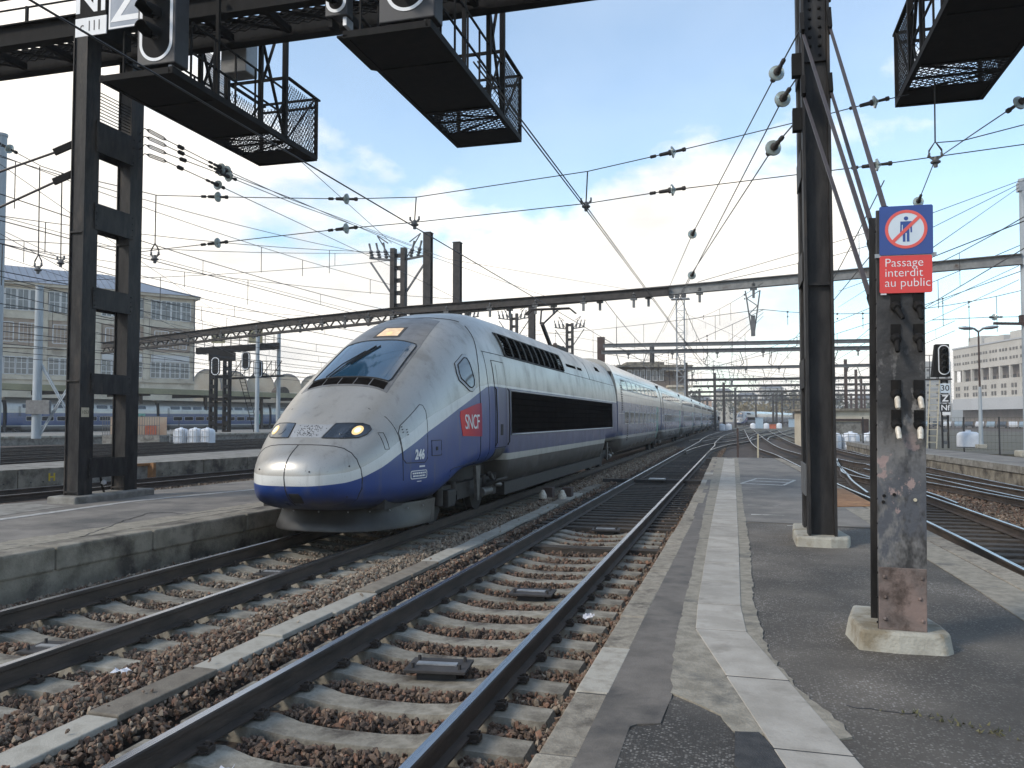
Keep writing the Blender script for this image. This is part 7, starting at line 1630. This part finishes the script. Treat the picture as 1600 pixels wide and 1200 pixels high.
# ---- the far end of the station
sx_ = thing('signal_box', 'elevated signal box with a flat roof behind the train carriages', 'building', at(19.5, 120, 0)); Fb = local(at(15.8, 118, 0)[:2], (CA, SA), (SA, -CA))
b = MB(); lbox(b, Fb, .3, 8.8, -5, 0, -.3, 9.2); b.build('wall', 'gallery', sx_); b = MB(); lbox(b, Fb, -.8, 9.8, -6, 1, 9.21, 9.55); lbox(b, Fb, .6, 6, -5, 0, 9.56, 10.0); b.build('roof', 'concrete_dark', sx_)
for k in range(6): b = MB(); lbox(b, Fb, .7 + .9 * k, 1.4 + .9 * k, .01, .1, 7.3, 8.9); o = b.build('window', 'frame_white', sx_); b = MB(); lbox(b, Fb, .8 + .9 * k, 1.3 + .9 * k, .101, .12, 7.4, 8.8); b.build('pane', 'pane', o)
b = MB(); lbox(b, Fb, 6.2, 9.6, .02, 2.2, 6.3, 6.6); lbox(b, Fb, 6.2, 9.6, .02, 2.2, 8.6, 8.9); lbox(b, Fb, 6.4, 9.0, .02, 1.8, 4.4, 6.29); b.build('balcony', 'wall_cream', sx_)
for k in range(4): b = MB(); lbox(b, Fb, 6.3 + 1.05 * k, 6.42 + 1.05 * k, 2.0, 2.12, 6.61, 8.59); b.build('balcony_post', 'steel_dark', sx_)
MB().cyl(Fb(4.6, -2, 9.5), Fb(4.6, -2, 12.5), .35, n=10).build('chimney', 'steel_dark', sx_)
p, q = at(64, 232, 0), at(112, 332, 0); dv = (q - p).normalized(); ang = math.atan2(-dv.x, dv.y)
place(dup(loco), p - dv * 2, ang, label='distant power car at the head of the train curving away')
for k in range(5): place(dup(car), p + dv * (21 + 18.72 * k), ang, label='distant carriage of the train curving away, %s behind its power car' % nth[k], group='carriages of the distant train')
for i, (u, d, w_, h, m_, lab) in enumerate(((1186, 178, 1.6, 2.3, 'cabinet', 'larger pale blue equipment cabinet in the station throat'), (1238, 205, 1.9, 2.0, 'cabinet', 'pale blue equipment cabinet by the distant carriages'), (1207, 172, 1.3, .9, 'orange', 'orange box on the ground between the cabinets'))):
    q = at((u - 800) * d / 1290, d, -.28); t = thing('cabinet', lab, 'cabinet', q); MB().box(q.x - w_ / 2, q.x + w_ / 2, q.y - .4, q.y + .4, -.28, h - .25).build('housing', m_, t, bevel=.03); MB().box(q.x - w_ / 2 - .08, q.x + w_ / 2 + .08, q.y - .5, q.y + .5, h - .249, h - .15).build('lid', m_, t)
for i, (u, d) in enumerate(((1128, 150), (1138, 150), (1176, 175), (1197, 175), (1217, 180))): q = at((u - 800) * d / 1290, d, -.28); tank('small white tank in the station throat, %s from the train' % nth[i], q, 1.15, 1.25, 'white tanks in the station throat', False)
q = at((1183 - 800) * 37.2 / 1290, 37.2, -.2); tag(MB().bar((q.x, q.y, -.25), (q.x + .02, q.y, 1.15), .07, .06, 0, (0, 1, 0)).build('marker_post', 'tag'), 'pale wooden post at the end of the near platform', 'post'); 
q = at((1152 - 800) * 38.5 / 1290, 38.5, -.2); tag(MB().bar((q.x, q.y, -.25), (q.x, q.y, 1.4), .09, .09, 0, (0, 1, 0)).build('marker_post', 'steel_brown'), 'dark rusty post at the end of the near platform', 'post'); tag(MB().box(q.x - 1.35, q.x - .75, q.y - 3, q.y - 2.6, -.2, .12).build('point_machine', 'steel_dark', bevel=.02), 'dark point machine box by the platform end', 'box')
# hills, houses and trees at the end of the line
b = MB(); n = 60; vs = []
for i in range(n + 1):
    a = -900 + 1900 * i / n; h = 16 + 14 * mnoise.noise(Vector((i * .17, 1.3, 0))) + 6 * mnoise.noise(Vector((i * .6, 4.3, 0))); h *= 1.0 - .5 * max(0, (a - 300) / 700); p = at(a, 900, 0); q = at(a * 1.25, 1250, 0); vs += [(p.x, p.y, -2), (p.x * 1.02, p.y * 1.03, max(4, h * .7 + 4)), (q.x, q.y, max(8, h * 1.3 + 8)), (q.x * 1.15, q.y * 1.15, -2)]
fs = [(i * 4 + k, i * 4 + k + 1, i * 4 + 5 + k, i * 4 + 4 + k) for i in range(n) for k in range(3)]; b.add(vs, fs); b.build('hill', 'hill', smooth=60, kind='structure')
def tree(label, p, h, r, m_, group, n=420, seed=0):
    rr = random.Random(seed); t = thing('tree', label, 'tree', p, group); MB().tube([(p.x, p.y, p.z), (p.x + .02 * h, p.y, p.z + h * .35), (p.x, p.y, p.z + h * .75)], [.03 * h, .022 * h, .008 * h], 6).build('trunk', 'bark', t); cl = [(rr.gauss(0, .5) * r, rr.gauss(0, .5) * r, h * rr.uniform(.35, .9), r * rr.uniform(.3, .55)) for _ in range(14)]; b = MB()
    for _ in range(n):
        cx, cy, cz, cr = rr.choice(cl); v = Vector((rr.gauss(0, 1), rr.gauss(0, 1), rr.gauss(0, 1))).normalized() * cr * rr.uniform(.5, 1.05); c = Vector((p.x + cx, p.y + cy, p.z + cz)) + v; s = r * rr.uniform(.05, .1); a = Vector((rr.gauss(0, 1), rr.gauss(0, 1), rr.gauss(0, 1))).normalized() * s; d = a.cross(Vector((rr.gauss(0, 1), rr.gauss(0, 1), rr.gauss(0, 1))).normalized()); b.add([c - a, c + d, c + a, c - d], [(0, 1, 2, 3)])
    b.build('crown', m_, t, fix=False)
k = 0
for u, d, h, r, m_ in ((1172, 330, 9, 7, 'leaf_ochre'), (1190, 340, 8, 7, 'leaf_ochre'), (1205, 335, 9, 6, 'leaf_ochre'), (1148, 420, 15, 8, 'leaf_far'), (1232, 400, 17, 9, 'leaf_far'), (1246, 390, 14, 8, 'leaf_ochre'), (1213, 480, 18, 10, 'leaf_far'), (1310, 420, 15, 10, 'leaf_far'), (1337, 430, 13, 10, 'leaf_far'), (1068, 420, 17, 9, 'leaf_far'), (1086, 430, 15, 8, 'leaf_far'), (1260, 470, 15, 10, 'leaf_far')):
    tree('%s tree far down the line, %s from the left' % ('ochre autumn' if m_ == 'leaf_ochre' else 'dull green', (nth + ['ninth', 'tenth', 'eleventh', 'twelfth'])[k]), at((u - 800) * d / 1290, d, -.5), h, r, m_, 'trees at the end of the line', seed=k); k += 1
for i, (u0, u1, d, h, m_, lab) in enumerate(((1076, 1112, 480, 13, 'salmon', 'salmon pink house front above the far carriages'), (1050, 1075, 560, 27, 'wall_cream', 'tall ochre apartment block on the far hill'), (1120, 1145, 600, 22, 'wall_cream', 'cream apartment block right of the salmon house'), (1155, 1185, 640, 20, 'office', 'grey apartment block in the middle distance'), (1192, 1225, 620, 25, 'office', 'wide pale apartment block behind the far trees'), (1340, 1375, 500, 14, 'office', 'low pale block on the right behind the red brown masts'))):
    p, q = at((u0 - 800) * d / 1290, d, 0), at((u1 - 800) * d / 1290, d, 0); w_ = (q - p).length; t = thing('apartment_block', lab, 'building', (p + q) / 2); Fa = local((p.x, p.y), (CA, SA), (SA, -CA)); b = MB(); lbox(b, Fa, 0, w_, -9, 0, -1, h); b.build('wall', m_, t)
    b = MB(); b.add([Fa(-.4, .5, h), Fa(w_ + .4, .5, h), Fa(w_ + .4, -9.5, h), Fa(-.4, -9.5, h), Fa(2, -4.5, h + 2.4), Fa(w_ - 2, -4.5, h + 2.4)], [(0, 1, 5, 4), (1, 2, 5), (2, 3, 4, 5), (3, 0, 4), (3, 2, 1, 0)]); b.build('roof', 'slate', t)
    nx = max(2, int(w_ / 3)); me = MB().box(-.6, .6, -.08, .08, 0, 1.6).mesh('window', 'win_dark')
    for z in np.arange(2, h - 2, 3.1):
        for k in range(nx): inst(me, 'window', Fa((k + .5) * w_ / nx, .04, z), t, R(15.42))
# ---- soft air towards the end of the line
hz_ = MB().box(-420, 420, -60, 1500, -1.3, 62).build('haze', None or MT['ink'], kind='stuff')
hm = bpy.data.materials.new('haze'); hm.use_nodes = True; nt, ns, L = nodes_of(hm); ns.remove(ns['Principled BSDF']); pv = ns.new('ShaderNodeVolumePrincipled'); pv.inputs['Color'].default_value = (.96, .97, .98, 1); pv.inputs['Density'].default_value = .0005; L(pv.outputs[0], ns['Material Output'].inputs['Volume']); hz_.data.materials.clear(); hz_.data.materials.append(hm)
SC.cycles.volume_bounces = 0; SC.cycles.max_bounces = 8
